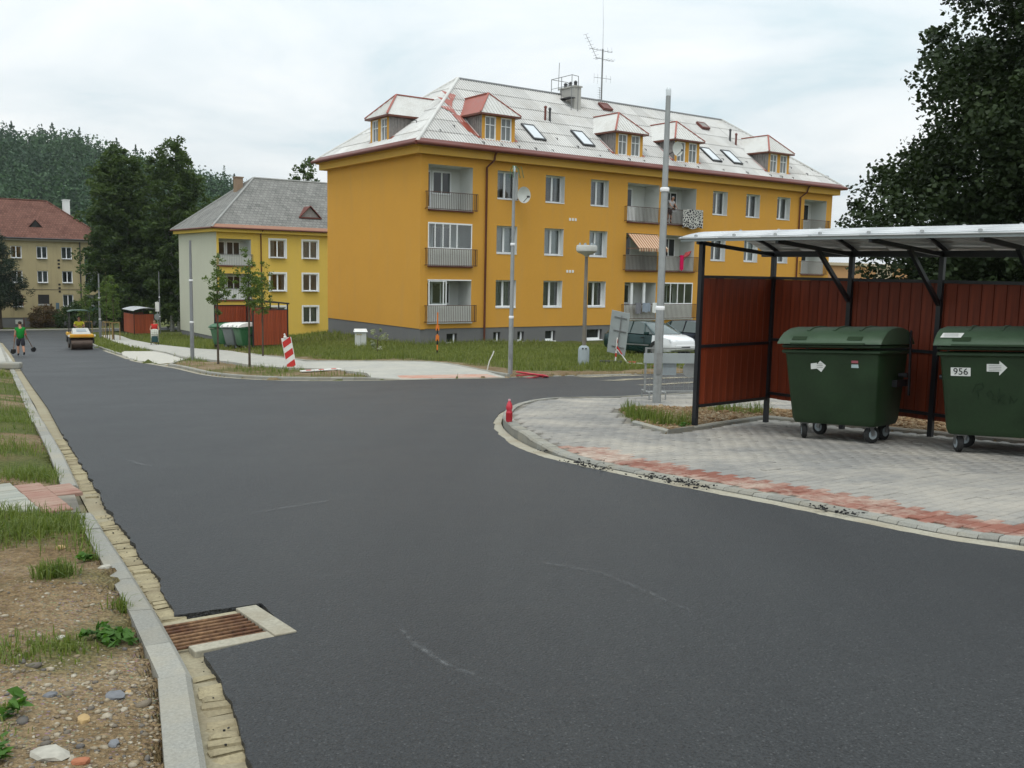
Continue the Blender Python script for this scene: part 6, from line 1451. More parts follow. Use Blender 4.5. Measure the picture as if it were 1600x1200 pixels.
def person(label, loc, rz, J, top_m, bottom_m, shoe_m, hair_m=None, sleeve=.45, leg_cover=.55, face=True, long_hair=False, scale=1.0):
    """J: joint positions, the figure faces -y"""
    root = empty('person', loc, rz); root.scale = (scale,)*3; tag(root, label, 'person'); g = lambda k: Vector(J[k])
    V_ = []; E_ = []; ix = {}
    def v(k, p, *r): ix[k] = len(V_); V_.append((*p, *r)); return ix[k]
    def e(a, b): E_.append((ix[a], ix[b]))
    v('pelvis', g('pelvis'), .15, .11); v('waist', g('pelvis').lerp(g('chest'), .5), .14, .105); v('chest', g('chest'), .155, .115); v('neck', g('neck'), .058); v('jaw', g('head')-Vector((0, 0, .06)), .066, .075); v('head', g('head')+Vector((0, 0, .02)), .078, .096); v('crown', g('head')+Vector((0, .01, .095)), .058, .07)
    for a, b in (('pelvis', 'waist'), ('waist', 'chest'), ('chest', 'neck'), ('neck', 'jaw'), ('jaw', 'head'), ('head', 'crown')): e(a, b)
    for s in ('l', 'r'):
        sh, el, wr = g('sh_'+s), g('el_'+s), g('wr_'+s); hp, kn, an = g('hip_'+s), g('kn_'+s), g('an_'+s)
        v('sh_'+s, sh, .058); v('ua_'+s, sh.lerp(el, .5), .047); v('el_'+s, el, .039); v('fa_'+s, el.lerp(wr, .35), .040); v('wr_'+s, wr, .027)
        d = (wr-el).normalized(); pm = wr+d*.075; v('palm_'+s, pm, .036, .018)
        for a, b in (('chest', 'sh_'+s), ('sh_'+s, 'ua_'+s), ('ua_'+s, 'el_'+s), ('el_'+s, 'fa_'+s), ('fa_'+s, 'wr_'+s), ('wr_'+s, 'palm_'+s)): e(a, b)
        v('hip_'+s, hp, .085); v('th_'+s, hp.lerp(kn, .5), .086); v('kn_'+s, kn, .062); v('cf_'+s, kn.lerp(an, .35), .066); v('an_'+s, an, .042); v('ft_'+s, an+Vector(J.get('toe_'+s, (0, -.14, -.05))), .036, .026)
        for a, b in (('pelvis', 'hip_'+s), ('hip_'+s, 'th_'+s), ('th_'+s, 'kn_'+s), ('kn_'+s, 'cf_'+s), ('cf_'+s, 'an_'+s), ('an_'+s, 'ft_'+s)): e(a, b)
    link('body', skin_mesh('body', V_, E_, m_skin), root)
    for s in ('l', 'r'):      # fingers, each a short bent chain from the palm
        el, wr = g('el_'+s), g('wr_'+s); d = (wr-el).normalized(); side = Vector((1, 0, 0)); side = (side-d*side.dot(d)).normalized(); nrm = d.cross(side)
        mb = MB()
        for k, (o_, ln) in enumerate(((-.026, .06), (-.009, .07), (.009, .066), (.026, .052))):
            p0 = wr+d*.085+side*o_; p1 = p0+d*ln*.5+nrm*.008; p2 = p1+d*ln*.35+nrm*.022; p3 = p2+d*ln*.1+nrm*.024; mb.tube([p0, p1, p2, p3], [.009, .0085, .008, .006], 6)
        t0 = wr+d*.03+side*.026*(1 if s == 'l' else -1); t1 = t0+d*.03+side*.022*(1 if s == 'l' else -1); t2 = t1+d*.025+nrm*.015; mb.tube([t0, t1, t2], [.011, .010, .007], 6)
        o = mb.build('fingers', m_skin, root, smooth=70)
    k = 1.16
    tv = [(*(g('pelvis')-Vector((0, 0, .14 if leg_cover < 1 else .04))), .21, .165), (*g('pelvis').lerp(g('chest'), .45), .205, .16), (*g('chest'), .190, .142), (*(g('neck')*.65+g('chest')*.35), .085, .08)]; te = [(0, 1), (1, 2), (2, 3)]
    for s in ('l', 'r'):
        a = len(tv); tv += [(*g('sh_'+s), .082), (*g('sh_'+s).lerp(g('el_'+s), min(1, sleeve)), .072)]; te += [(2, a), (a, a+1)]
        if sleeve > 1: tv += [(*g('el_'+s).lerp(g('wr_'+s), sleeve-1), .045)]; te += [(a+1, a+2)]
    link('shirt', skin_mesh('shirt', tv, te, top_m), root)
    bv = [(*(g('pelvis')+Vector((0, 0, .12))), .158, .12), (*(g('pelvis')-Vector((0, 0, .02))), .165, .125)]; be = [(0, 1)]
    for s in ('l', 'r'):
        a = len(bv); bv += [(*g('hip_'+s), .118), (*g('hip_'+s).lerp(g('kn_'+s), min(1.1, leg_cover*1.22)), .108)]; be += [(1, a), (a, a+1)]
        if leg_cover > 1: bv += [(*g('kn_'+s), .08), (*g('kn_'+s).lerp(g('an_'+s), leg_cover-1 if leg_cover > 1 else .1), .066)]; be += [(a+1, a+2), (a+2, a+3)]
    link('trousers' if leg_cover > 1 else 'shorts', skin_mesh('trousers', bv, be, bottom_m), root)
    for s in ('l', 'r'):
        an = g('an_'+s); t = Vector(J.get('toe_'+s, (0, -.14, -.05)))
        me = skin_mesh('shoe', [(*(an+Vector((0, 0, .07))), .05), (*an, .05), (*(an+Vector((0, 0, -.045))-t*.25), .045, .03), (*(an+t*.55+Vector((0, 0, -.02))), .048, .032), (*(an+t*1.15), .04, .024)], [(0, 1), (1, 2), (1, 3), (3, 4)], shoe_m); link('shoe', me, root)
    h = g('head'); hm = hair_m or m_hair
    mb = MB(); mb.sphere(h+Vector((0, .018, .055)), (.092, .108, .085), 14, 8)
    mb.V = [(x, y, z) if not (y < h.y-.045 and z < h.z+.085) else (x, y+.05, max(z, h.z+.06)) for x, y, z in mb.V]; mb.build('hair', hm, root, smooth=80)
    if long_hair: mb = MB(); mb.sphere(h+Vector((0, .06, -.06)), (.085, .055, .15), 12, 8); mb.build('hair', hm, root, smooth=80)
    mb = MB()
    for sx in (-1, 1): mb.sphere(h+Vector((sx*.085, .01, .0)), (.012, .022, .032), 8, 6)
    mb.build('ears', m_skin, root, smooth=80)
    if face:
        mb = MB(); mb.tube([h+Vector((0, -.094, .03)), h+Vector((0, -.118, -.008)), h+Vector((0, -.10, -.02))], [.010, .016, .010], 6); mb.build('nose', m_skin, root, smooth=80)
        for sx in (-1, 1): mb = MB(); mb.sphere(h+Vector((sx*.034, -.086, .022)), (.014, .008, .009), 8, 6); mb.build('eye', m_ink, root, smooth=80)
        mb = MB(); mb.tube([h+Vector((-.025, -.088, -.055)), h+Vector((0, -.096, -.058)), h+Vector((.025, -.088, -.055))], [.004, .007, .004], 5); mb.build('mouth', flat('lips', (.32, .10, .08), .5), root, smooth=80)
    return root
m_green_shirt = flat('green_tshirt', (.010, .19, .028), .85, .15, var=.15, scale=8); m_darkshorts = flat('dark_shorts', (.035, .035, .045), .85, .15, var=.2, scale=8); m_shoe = flat('black_shoe', (.015, .015, .017), .6, .3)
STANDJ = dict(pelvis=(0, 0, .96), chest=(0, -.01, 1.33), neck=(0, 0, 1.52), head=(0, -.02, 1.66), sh_l=(.19, 0, 1.42), sh_r=(-.19, 0, 1.42), el_l=(.27, .02, 1.13), el_r=(-.27, .02, 1.13), wr_l=(.30, -.04, .88), wr_r=(-.30, -.04, .88),
              hip_l=(.095, 0, .90), hip_r=(-.095, 0, .90), kn_l=(.11, -.03, .50), kn_r=(-.11, .02, .50), an_l=(.11, .0, .09), an_r=(-.11, .10, .11))
J1 = dict(STANDJ); J1.update(wr_l=(.26, -.06, .88), wr_r=(-.28, -.12, .91), el_l=(.245, .02, 1.13), el_r=(-.25, .0, 1.14), kn_l=(.11, -.10, .51), an_l=(.11, -.08, .09), kn_r=(-.11, .04, .50), an_r=(-.12, .20, .16), toe_r=(0, -.12, -.08))
wx, wy = -25.37, 48.68
w1 = person('worker in green T-shirt and dark shorts walking away with a shovel in each hand', (wx, wy, H(wx, wy)+.03), UA+R(180), J1, m_green_shirt, m_darkshorts, m_shoe, face=True, scale=1.0, leg_cover=.86)
def shovel(label, p, q, root_loc, rz):
    r_ = empty('shovel', root_loc, rz); tag(r_, label, 'shovel', 'shovels carried by the worker')
    p = Vector(p); q = Vector(q); d = (q-p).normalized()
    m = MB(); m.tube([p, q], .017, 7); m.build('handle', flat('wood_handle', (.22, .12, .06), .6), r_)
    x = d.cross(Vector((0, 1, 0))).normalized(); m = MB(); m.bar(p-x*.06, p+x*.06, .03); m.build('grip', m_red, r_)
    n = x.cross(d); m = MB(); pts = [q+x*.11-d*.02, q+x*.13+d*.2, q+d*.30, q-x*.13+d*.2, q-x*.11-d*.02]; m.prism(pts, n*.008); m.build('blade', m_iron, r_); return r_
wl = (wx, wy, H(wx, wy)+.03)
shovel('shovel with dark blade swung out to the right of the green-shirted worker', (-.22, .12, 1.12), (-.62, -.45, .36), wl, UA+R(180)); shovel('shovel held low on the left side of the green-shirted worker', (.26, .14, 1.05), (.30, -.30, .32), wl, UA+R(180))

# ---------------------------------------------------------------- tandem roller with driver
m_yel = flat('yellow_machine_paint', (.62, .33, .02), .4, .45, var=.1); m_creamp = flat('cream_machine_paint', (.50, .50, .47), .4, .45); m_drum = flat('worn_drum_steel', (.10, .07, .055), .35, .5, .6, var=.3, scale=9)
rx, ry = -26.9, 58.7; rl = empty('road_roller', (rx, ry, H(rx, ry)+.03), math.atan2(26.9, 58.7)*1.0+R(5)); tag(rl, 'yellow and white tandem road roller with roll-over canopy on the new asphalt', 'road roller')
for y, nm in ((-.95, 'front_drum'), (.95, 'rear_drum')):
    m = MB(); m.lathe([(.0, -.56), (.30, -.56), (.36, -.60), (.40, -.60), (.40, .60), (.36, .60), (.30, .56), (.0, .56)], 28, (0, y, .40), axis='x'); m.build(nm, m_drum, rl, smooth=35)
    m = MB()
    for s in (-1, 1): m.prism([(s*.64, y-.36, .42), (s*.64, y+.36, .42), (s*.64, y+.42, .85), (s*.64, y-.42, .85)], (s*.05, 0, 0))
    m.build('drum_yoke', m_iron, rl)
    m = MB(); m.add([(-.69, y-.46, .80), (.69, y-.46, .80), (.69, y+.46, .80), (-.69, y+.46, .80), (-.66, y-.42, 1.0), (.66, y-.42, 1.0), (.66, y+.42, 1.0), (-.66, y+.42, 1.0)], [(3,2,1,0),(4,5,6,7),(0,1,5,4),(1,2,6,5),(2,3,7,6),(3,0,4,7)]); m.build('frame', m_yel, rl, bevel=.03)
m = MB(); m.add([(-.52, -1.36, 1.0), (.52, -1.36, 1.0), (.52, -.35, 1.0), (-.52, -.35, 1.0), (-.46, -1.25, 1.16), (.46, -1.25, 1.16), (.44, -.42, 1.34), (-.44, -.42, 1.34)], [(3,2,1,0),(4,5,6,7),(0,1,5,4),(1,2,6,5),(2,3,7,6),(3,0,4,7)]); hd = m.build('bonnet', m_creamp, rl, bevel=.04)
m = MB(); m.poly([(-.28, -1.255, 1.170), (.28, -1.255, 1.170), (.26, -.8, 1.268), (-.26, -.8, 1.268)]); m.build('bonnet_panel', m_bluegrey, hd)
m = MB(); m.box(-.66, .66, -1.43, -1.40, .86, .97); bn_ = m.build('front_band', m_yel, rl)
for i in range(7): m = MB(); m.box(-.42+i*.12, -.35+i*.12, -1.436, -1.43, .885, .945); m.build('band_mark', m_orangep, bn_)
for s in (-1, 1): m = MB(); m.lathe([(.0, 0), (.06, .0), (.065, .05), (.0, .06)], 12, (s*.72, -1.40, .92), axis='y'); m.build('headlight', m_wht, rl, smooth=40)
m = MB(); m.box(-.5, .5, -.35, .75, .70, .95); m.build('deck', m_iron, rl, bevel=.02)
m = MB(); m.box(-.26, .26, .12, .55, .95, 1.12); m.box(-.26, .26, .50, .62, 1.12, 1.62); m.build('seat', m_rubber, rl, bevel=.03)
m = MB(); m.tube([(0, -.30, .95), (0, -.12, 1.34)], .03, 8); m.build('steering_column', m_iron, rl); m = MB(); m.tube([(.19*math.cos(a*.52), -.12+.17*math.sin(a*.52), 1.36+.08*math.sin(a*.52)) for a in range(13)], .016, 6); m.build('steering_wheel', m_rubber, rl)
for x in (-.56, .56):
    for y in (-.32, .70): m = MB(); m.bar((x, y, .75), (x, y*.95, 2.36), .05); m.build('canopy_post', m_iron, rl)
m = MB(); n = 8
for i in range(n): a, b = -.64+1.28*i/n, -.64+1.28*(i+1)/n; za, zb_ = 2.42-.09*(a/.64)**4, 2.42-.09*(b/.64)**4; m.poly([(a, -.5, za), (b, -.5, zb_), (b, .85, zb_), (a, .85, za)])
o = m.build('canopy', flat('dark_green_canopy', (.03, .07, .045), .4), rl, smooth=60, fix=False); s = o.modifiers.new('t', 'SOLIDIFY'); s.thickness = .04
for s in (-1, 1): m = MB(); m.tube([(s*.60, -.35, 1.6), (s*.78, -.40, 1.62)], .012, 5); m.box(s*.82-.06, s*.82+.06, -.42, -.40, 1.50, 1.72); m.build('mirror', m_iron, rl)
JD = dict(STANDJ); JD.update(pelvis=(0, .30, 1.20), chest=(0, .26, 1.56), neck=(0, .24, 1.75), head=(0, .20, 1.89), sh_l=(.19, .25, 1.65), sh_r=(-.19, .25, 1.65), el_l=(.30, .08, 1.42), el_r=(-.30, .08, 1.42), wr_l=(.17, -.08, 1.40), wr_r=(-.17, -.08, 1.40), hip_l=(.10, .24, 1.19), hip_r=(-.10, .24, 1.19), kn_l=(.16, -.16, 1.24), kn_r=(-.16, -.16, 1.24), an_l=(.16, -.24, .98), an_r=(-.16, -.24, .98))
person('roller driver in yellow T-shirt seated at the wheel under the canopy', rl.location, rl.rotation_euler[2], JD, flat('yellow_tshirt', (.62, .56, .05), .85, .15, var=.12, scale=8), m_darkshorts, m_shoe, sleeve=.6, leg_cover=1.6)

# ---------------------------------------------------------------- woman with stroller
sx_, sy_ = -24.54, 64.77; sr = math.atan2(24.5, 64.8); fz_ = H(sx_, sy_)+.125
JW = dict(STANDJ); JW.update(wr_l=(.20, -.42, 1.04), wr_r=(-.20, -.42, 1.04), el_l=(.30, -.14, 1.10), el_r=(-.30, -.14, 1.10), an_l=(.09, -.12, .09), kn_l=(.10, -.14, .50), an_r=(-.09, .16, .13), kn_r=(-.10, .0, .49))
ww_ = person('woman in red top with dark hair pushing a stroller along the path', (sx_-.0, sy_+.0, fz_), sr, JW, flat('red_top', (.50, .035, .03), .85, .15, var=.1, scale=8), flat('blue_jeans', (.05, .07, .12), .85, .15), m_shoe, sleeve=.25, leg_cover=1.75, long_hair=True, scale=.95)
so = Vector((math.sin(sr), -math.cos(sr), 0))*.72; st = empty('stroller', (sx_+so.x, sy_+so.y, H(sx_+so.x, sy_+so.y)+.125), sr); tag(st, 'pale hooded stroller with dark wheels pushed by the woman in red', 'stroller')
for x in (-.24, .24):
    for y in (-.32, .30):
        m = MB(); m.lathe([(.0, -.02), (.09, -.025), (.115, -.018), (.115, .018), (.09, .025), (.0, .02)], 14, (x, y, .115), axis='x'); m.build('wheel', m_rubber, st, smooth=40)
    m = MB(); m.tube([(x, -.32, .12), (x, .05, .50), (x, .42, .98), (x, .50, 1.02)], .014, 6); m.tube([(x, .30, .12), (x, -.05, .48)], .014, 6); m.build('frame_tube', m_galv, st)
m = MB(); m.tube([(-.24, .50, 1.02), (.24, .50, 1.02)], .018, 6); m.build('push_handle', m_rubber, st)
m = MB(); m.add([(-.20,-.28,.42),(.20,-.28,.42),(.20,.10,.38),(-.20,.10,.38),(.20,.26,.92),(-.20,.26,.92),(-.18,-.34,.22),(.18,-.34,.22)], [(0,1,2,3),(3,2,4,5),(0,6,7,1)]); o = m.build('seat', flat('teal_fabric', (.10, .17, .17), .9, .1), st, fix=False); s = o.modifiers.new('t', 'SOLIDIFY'); s.thickness = .05
m = MB(); nn = 7
for i in range(nn):
    a0, a1 = R(-5+115*i/nn), R(-5+115*(i+1)/nn)
    for j in range(4):
        x0, x1 = -.24+.12*j, -.12+.12*j; k0, k1 = 1-.12*(abs(x0)/.24)**3, 1-.12*(abs(x1)/.24)**3
        m.poly([(x0, .20-.44*math.sin(a0)*k0, .60+.44*math.cos(a0)*k0), (x1, .20-.44*math.sin(a0)*k1, .60+.44*math.cos(a0)*k1), (x1, .20-.44*math.sin(a1)*k1, .60+.44*math.cos(a1)*k1), (x0, .20-.44*math.sin(a1)*k0, .60+.44*math.cos(a1)*k0)])
o = m.build('hood', flat('pale_hood_fabric', (.42, .43, .37), .9, .1), st, smooth=60, fix=False); s = o.modifiers.new('t', 'SOLIDIFY'); s.thickness = .02
m = MB(); m.box(-.2, .2, -.22, .22, .18, .30); m.build('basket', m_iron, st)
m = MB(); m.box(-.19, .19, -.36, -.30, .20, .60); m.build('foot_cover', flat('dark_teal_fabric', (.03, .07, .075), .9, .1), st, bevel=.02)

# ---------------------------------------------------------------- parked cars
def car(label, x, y, rz, paint, front_paint, zo=.085):
    """local +x is the nose"""
    root = empty('parked_car'); tag(root, label, 'car', 'cars parked on the grass'); m_gl = flat('car_glass', (.05, .075, .07), .05, .8, var=.1)
    st_ = [(-2.02,.42,.72,.62),(-1.95,.30,.90,.74),(-1.6,.22,.93,.81),(-.8,.20,.93,.84),(0,.20,.92,.85),(.8,.20,.90,.84),(1.05,.20,.92,.84),(1.5,.22,.88,.80),(1.85,.24,.79,.73),(2.05,.30,.68,.60),(2.10,.36,.56,.52)]
    def ring(x_, z0, z1, w): zm = z0+(z1-z0)*.55; return [(x_, -w*.92, z0), (x_, -w, z0+.12), (x_, -w, zm), (x_, -w*.95, z1-.04), (x_, -w*.80, z1), (x_, w*.80, z1), (x_, w*.95, z1-.04), (x_, w, zm), (x_, w, z0+.12), (x_, w*.92, z0)]
    m = MB()
    for s in st_: m.V += ring(*s)
    for i in range(len(st_)-1):
        for j in range(10): j2 = (j+1) % 10; m.F.append([i*10+j, i*10+j2, (i+1)*10+j2, (i+1)*10+j]); m.M.append(1 if i >= 6 else 0)
    m.F.append(list(range(10))[::-1]); m.M.append(0); e_ = (len(st_)-1)*10; m.F.append([e_+j for j in range(10)]); m.M.append(1)
    m.build('body', [paint, front_paint], root, smooth=40, bevel=.01)
    gh = [(-1.92,.90,.92,.62,.60),(-1.62,.93,1.30,.72,.56),(-1.25,.93,1.42,.76,.58),(-.5,.93,1.45,.78,.60),(.15,.92,1.42,.78,.60),(.45,.91,1.34,.77,.58),(1.20,.91,.925,.74,.70)]
    m = MB()
    for (x_, zb_, zt, wb, wt) in gh: m.V += [(x_, -wb, zb_), (x_, -wt, zt-.03), (x_, -wt*.85, zt), (x_, wt*.85, zt), (x_, wt, zt-.03), (x_, wb, zb_)]
    for i in range(len(gh)-1):
        for j in range(5):
            m.F.append([i*6+j, i*6+j+1, (i+1)*6+j+1, (i+1)*6+j]); m.M.append(0 if (i in (0, 5) or j in (0, 4)) else 1)
    g_ = m.build('greenhouse', [m_gl, paint], root, smooth=30)
    for s in (-1, 1):
        for (a, b) in (((-1.32, .93), (-1.18, 1.40)), ((-.30, .93), (-.26, 1.42)), ((.55, .91), (.42, 1.34)), ((1.15, .89), (.46, 1.33))):
            wb = .775; wt = .605; m = MB(); m.bar((a[0], s*wb, a[1]), (b[0], s*wt, b[1]), .06, .02); m.build('pillar', paint, root)
        for x_ in (-1.25, 1.30):
            m = MB(); m.lathe([(.0, -.10), (.22, -.10), (.30, -.085), (.30, .085), (.22, .10), (.0, .10)], 20, (x_, s*.76, .30), axis='y'); w = m.build('wheel', m_rubber, root, smooth=40)
            m = MB(); m.lathe([(.0, -.0), (.19, -.0), (.20, .02), (.05, .03), (.0, .03)], 16, (0, 0, 0), axis='y'); m.V = [(x_+a, s*(.865+b*.3), .30+c) for a, b, c in m.V]; m.build('rim', m_steelgrey, w, smooth=40)
            m = MB(); pts = [(x_+.37*math.cos(R(a)), s*.842, .30+.37*math.sin(R(a))) for a in range(0, 181, 15)]; m.prism(pts, (0, s*.016, 0)); m.build('wheel_arch', m_rubber, root)
        for x_ in (-1.0, -.28, .62): m = MB(); m.bar((x_, s*.853, .26), (x_, s*.853, .90), .008, .008); m.build('door_seam', m_ink, root)
        for x_ in (-.42, .48): m = MB(); m.box(x_-.08, x_+.08, s*.85-.015, s*.85+.015, .76, .79); m.build('door_handle', m_ink, root)
        m = MB(); m.bar((-.95, s*.855, .48), (.9, s*.855, .48), .02, .05); m.build('side_moulding', m_steelgrey, root)
        m = MB(); m.box(.78, .92, s*.86-.02, s*.86+.13*s+.02 if s > 0 else s*.86+.02, .90, 1.02) if s > 0 else m.box(.78, .92, -1.01, -.84, .90, 1.02); m.build('mirror', paint, root, bevel=.02)
        m = MB(); m.add([(2.04, s*.34, .57), (1.92, s*.66, .60), (1.85, s*.68, .73), (1.99, s*.36, .70)], [(0, 1, 2, 3)]); m.V = [(a+.035, b*1.04, c+.01) for a, b, c in m.V]; m.build('headlight', flat('headlight_lens', (.45, .47, .48), .1, .8), root)
    m = MB(); m.add([(2.10, -.55, .34), (2.10, .55, .34), (2.10, .55, .48), (2.10, -.55, .48), (1.98, -.74, .34), (1.98, .74, .34), (1.98, .74, .48), (1.98, -.74, .48)], [(0,1,2,3),(4,0,3,7),(1,5,6,2),(3,2,6,7),(0,4,5,1)]); m.V = [(a+.03, b, c) for a, b, c in m.V]; m.build('front_bumper', front_paint, root)
    m = MB(); m.box(2.12, 2.14, -.24, .24, .36, .45); m.build('grille', m_ink, root); m = MB(); m.bar((1.16, -.6, .915), (1.08, .2, .945), .02); m.build('wiper', m_ink, root)
    stand(root, x, y, rz, zo); return root
m_carg = flat('dark_green_car_paint', (.008, .035, .035), .18, .6, .2, var=.08); m_carw = flat('white_car_paint', (.72, .73, .74), .2, .5, var=.03); m_carb = flat('dark_blue_car_paint', (.02, .025, .04), .2, .6, .2)
hv = UA-R(90)
car('dark green car with white bonnet parked on the grass behind the tilted sign', 5.62, 39.15, hv, m_carg, m_carw); car('dark car parked beyond the green one, half hidden by the shelter post', 8.15, 41.1, hv, m_carb, m_carb)

# ---------------------------------------------------------------- things on the balconies
def on_block(x, y, z): p = Vector((-4.709, 47.818, 0)) + U*x + V*y; return (p.x, p.y, z)
def mat_pattern():
    t = NT('black_white_pattern', .9, .1); v = t.voro(t.mapv(t.pos(True), (7, 7, 7)), 1.0, 'DISTANCE_TO_EDGE'); n = t.noise(t.pos(True), 9, 3); t.color(t.ramp(t.math('ADD', v, t.math('MULTIPLY', n, .35)), .24, .34, (.55, .54, .5), (.02, .02, .03))); return t.mat
def cloth(name, label, x0, x1, z0, z1, mat, y=-.29, group=None, cat='cloth'):
    r_ = empty(name, on_block(x0, y, z1), UA); tag(r_, label, cat, group); m = MB(); n = 12; L_ = x1-x0
    P_ = lambda i, j: (L_*i/n, -.03*math.sin(i*1.7)*(j/5)-.02*math.cos(i*.9), -(z1-z0)*(j/5)*(1-.06*math.sin(i*.8)))
    for i in range(n):
        m.poly([(L_*i/n, .12, -.12), (L_*(i+1)/n, .12, -.12), P_(i+1, 0), P_(i, 0)])
        for j in range(5): m.poly([P_(i, j), P_(i+1, j), P_(i+1, j+1), P_(i, j+1)])
    o = m.build('fabric', mat, r_, smooth=80, fix=False); return r_
cloth('bedspread', 'black and white patterned bedspread hung over a top-floor balcony rail', 18.0, 19.75, 4.18, 5.30, mat_pattern())
cloth('towel', 'bright pink towel over a middle balcony rail', 17.9, 18.22, 1.62, 2.52, flat('pink_cloth', (.55, .01, .09), .9, .1))
cloth('laundry', 'white shirt drying on the lowest middle balcony rail', 15.75, 16.15, -.95, -.35, m_white, group='laundry on the lower balcony'); cloth('laundry', 'grey-blue washing on the lowest middle balcony rail, left of the white shirt', 14.95, 15.6, -.90, -.36, flat('grey_blue_cloth', (.26, .30, .36), .9, .1), group='laundry on the lower balcony'); cloth('laundry', 'dark grey washing at the left end of the lowest middle balcony rail', 14.4, 14.85, -1.0, -.36, flat('mid_grey_cloth', (.20, .20, .22), .9, .1), group='laundry on the lower balcony')
r_ = empty('sunshade', on_block(18.7, .25, 1.6), UA); tag(r_, 'red folded sunshade leaning on a middle balcony', 'sunshade')
m = MB(); m.tube([(0, 0, .55), (.9, 0, 1.35)], .02, 6); m.build('pole', m_steelgrey, r_); m = MB(); m.tube([(.02, 0, .75), (.35, 0, 1.0), (.7, 0, 1.2)], [.05, .16, .02], 8); m.build('canopy', flat('faded_red_cloth', (.45, .09, .09), .9, .1), r_)
r_ = empty('freezer', on_block(14.15, .35, 4.4), UA); tag(r_, 'white chest standing on the left top-floor middle balcony', 'chest'); m = MB(); m.box(-.35, .35, -.25, .25, 0, .78); m.build('cabinet', m_white, r_, bevel=.02); m = MB(); m.box(-.36, .36, -.26, .26, .785, .86); m.build('lid', m_pvc, r_, bevel=.01)
JB = dict(STANDJ); JB.update(chest=(0, -.12, 1.30), neck=(0, -.20, 1.46), head=(0, -.27, 1.58), sh_l=(.18, -.13, 1.39), sh_r=(-.18, -.13, 1.39), el_l=(.24, -.28, 1.14), el_r=(-.24, -.28, 1.14), wr_l=(.16, -.46, 1.0), wr_r=(-.16, -.46, 1.0))
person('grey-haired person leaning over the top-floor balcony rail by the bedspread', on_block(17.45, .28, 4.40), UA, JB, flat('pale_blouse', (.46, .44, .45), .9, .1), m_darkshorts, m_shoe, hair_m=flat('grey_hair', (.32, .31, .30), .7, .2), sleeve=.6, leg_cover=1.7, scale=.95)
# ================================================================ PLANTS
def mat_leaf(name, c1, c2, trans=.3, rough=.6):
    t = NT(name, rough, .25); r = t.attr('rnd'); p = t.pos(); n = t.noise(p, .7, 3)
    base = t.mix(t.math('ADD', t.math('MULTIPLY', r, .7), t.math('MULTIPLY', n, .3)), c1, c2); t.color(base)
    tr = t.n('ShaderNodeBsdfTranslucent'); mx = t.n('ShaderNodeMixShader'); mx.inputs[0].default_value = trans
    t.l(t.mix(1.0, base, (1.5, 1.6, .7), 'MULTIPLY'), tr.inputs[0]); t.l(t.b.outputs[0], mx.inputs[1]); t.l(tr.outputs[0], mx.inputs[2]); t.l(mx.outputs[0], t.out.inputs[0]); return t.mat
m_lime = mat_leaf('linden_leaf', (.008, .017, .006), (.034, .056, .014), .12)
m_birch = mat_leaf('dark_tree_leaf', (.016, .036, .010), (.088, .130, .034), .28)
m_young = mat_leaf('young_tree_leaf', (.045, .08, .018), (.13, .18, .05), .35)
m_pine = mat_leaf('conifer_needle', (.010, .020, .012), (.03, .05, .024), .08)
m_bush = mat_leaf('bush_leaf', (.02, .045, .012), (.06, .095, .025), .25)
m_redbush = mat_leaf('russet_leaf', (.06, .05, .02), (.16, .09, .05), .25)
m_forest = mat_leaf('forest_leaf', (.010, .036, .016), (.048, .100, .034), .12)
m_grass = mat_leaf('grass_blade', (.065, .10, .018), (.24, .25, .08), .35)
m_grassd = mat_leaf('verge_grass_blade', (.045, .092, .012), (.21, .235, .07), .35)
m_bark = flat('grey_brown_bark', (.085, .066, .05), .9, .1, var=.35, scale=6, fine=30, bump=.4)
m_birchbark = flat('pale_birch_bark', (.32, .31, .28), .85, .1, var=.4, scale=5)
def leaves(C_, n, size, asp=.55, flat_=0.0, r=None):
    """n leaf quads per clump centre; C_ (K,4): centre and clump radius"""
    K = len(C_); idx = np.repeat(np.arange(K), n); N_ = len(idx)
    d = rng.normal(size=(N_, 3)); d /= np.linalg.norm(d, axis=1, keepdims=True); rad = rng.random(N_)**.45
    c = C_[idx, :3] + d*(C_[idx, 3]*rad)[:, None]*np.array([1, 1, .8])
    a = rng.normal(size=(N_, 3)); a[:, 2] = a[:, 2]*.5-.35; a /= np.linalg.norm(a, axis=1, keepdims=True)
    b = np.cross(a, rng.normal(size=(N_, 3)) + np.array([0, 0, flat_])); b /= np.linalg.norm(b, axis=1, keepdims=True)
    s = size*rng.uniform(.65, 1.35, N_)[:, None]; a *= s; b *= s*asp
    V_ = np.stack([c-a*.5, c+b*.5, c+a*.6, c-b*.5], 1).reshape(-1, 3); F_ = np.arange(N_*4).reshape(-1, 4)
    rr = np.repeat(np.clip(rng.normal(.5, .22, K)[idx]+rng.normal(0, .12, N_), 0, 1), 4); return V_, F_, rr
def crown(name, C_, n, size, mat, parent, asp=.55):
    V_, F_, rr = leaves(C_, n, size, asp); me = np_mesh(name, V_, F_, mat); set_attr(me, 'rnd', rr); return link(name, me, parent)
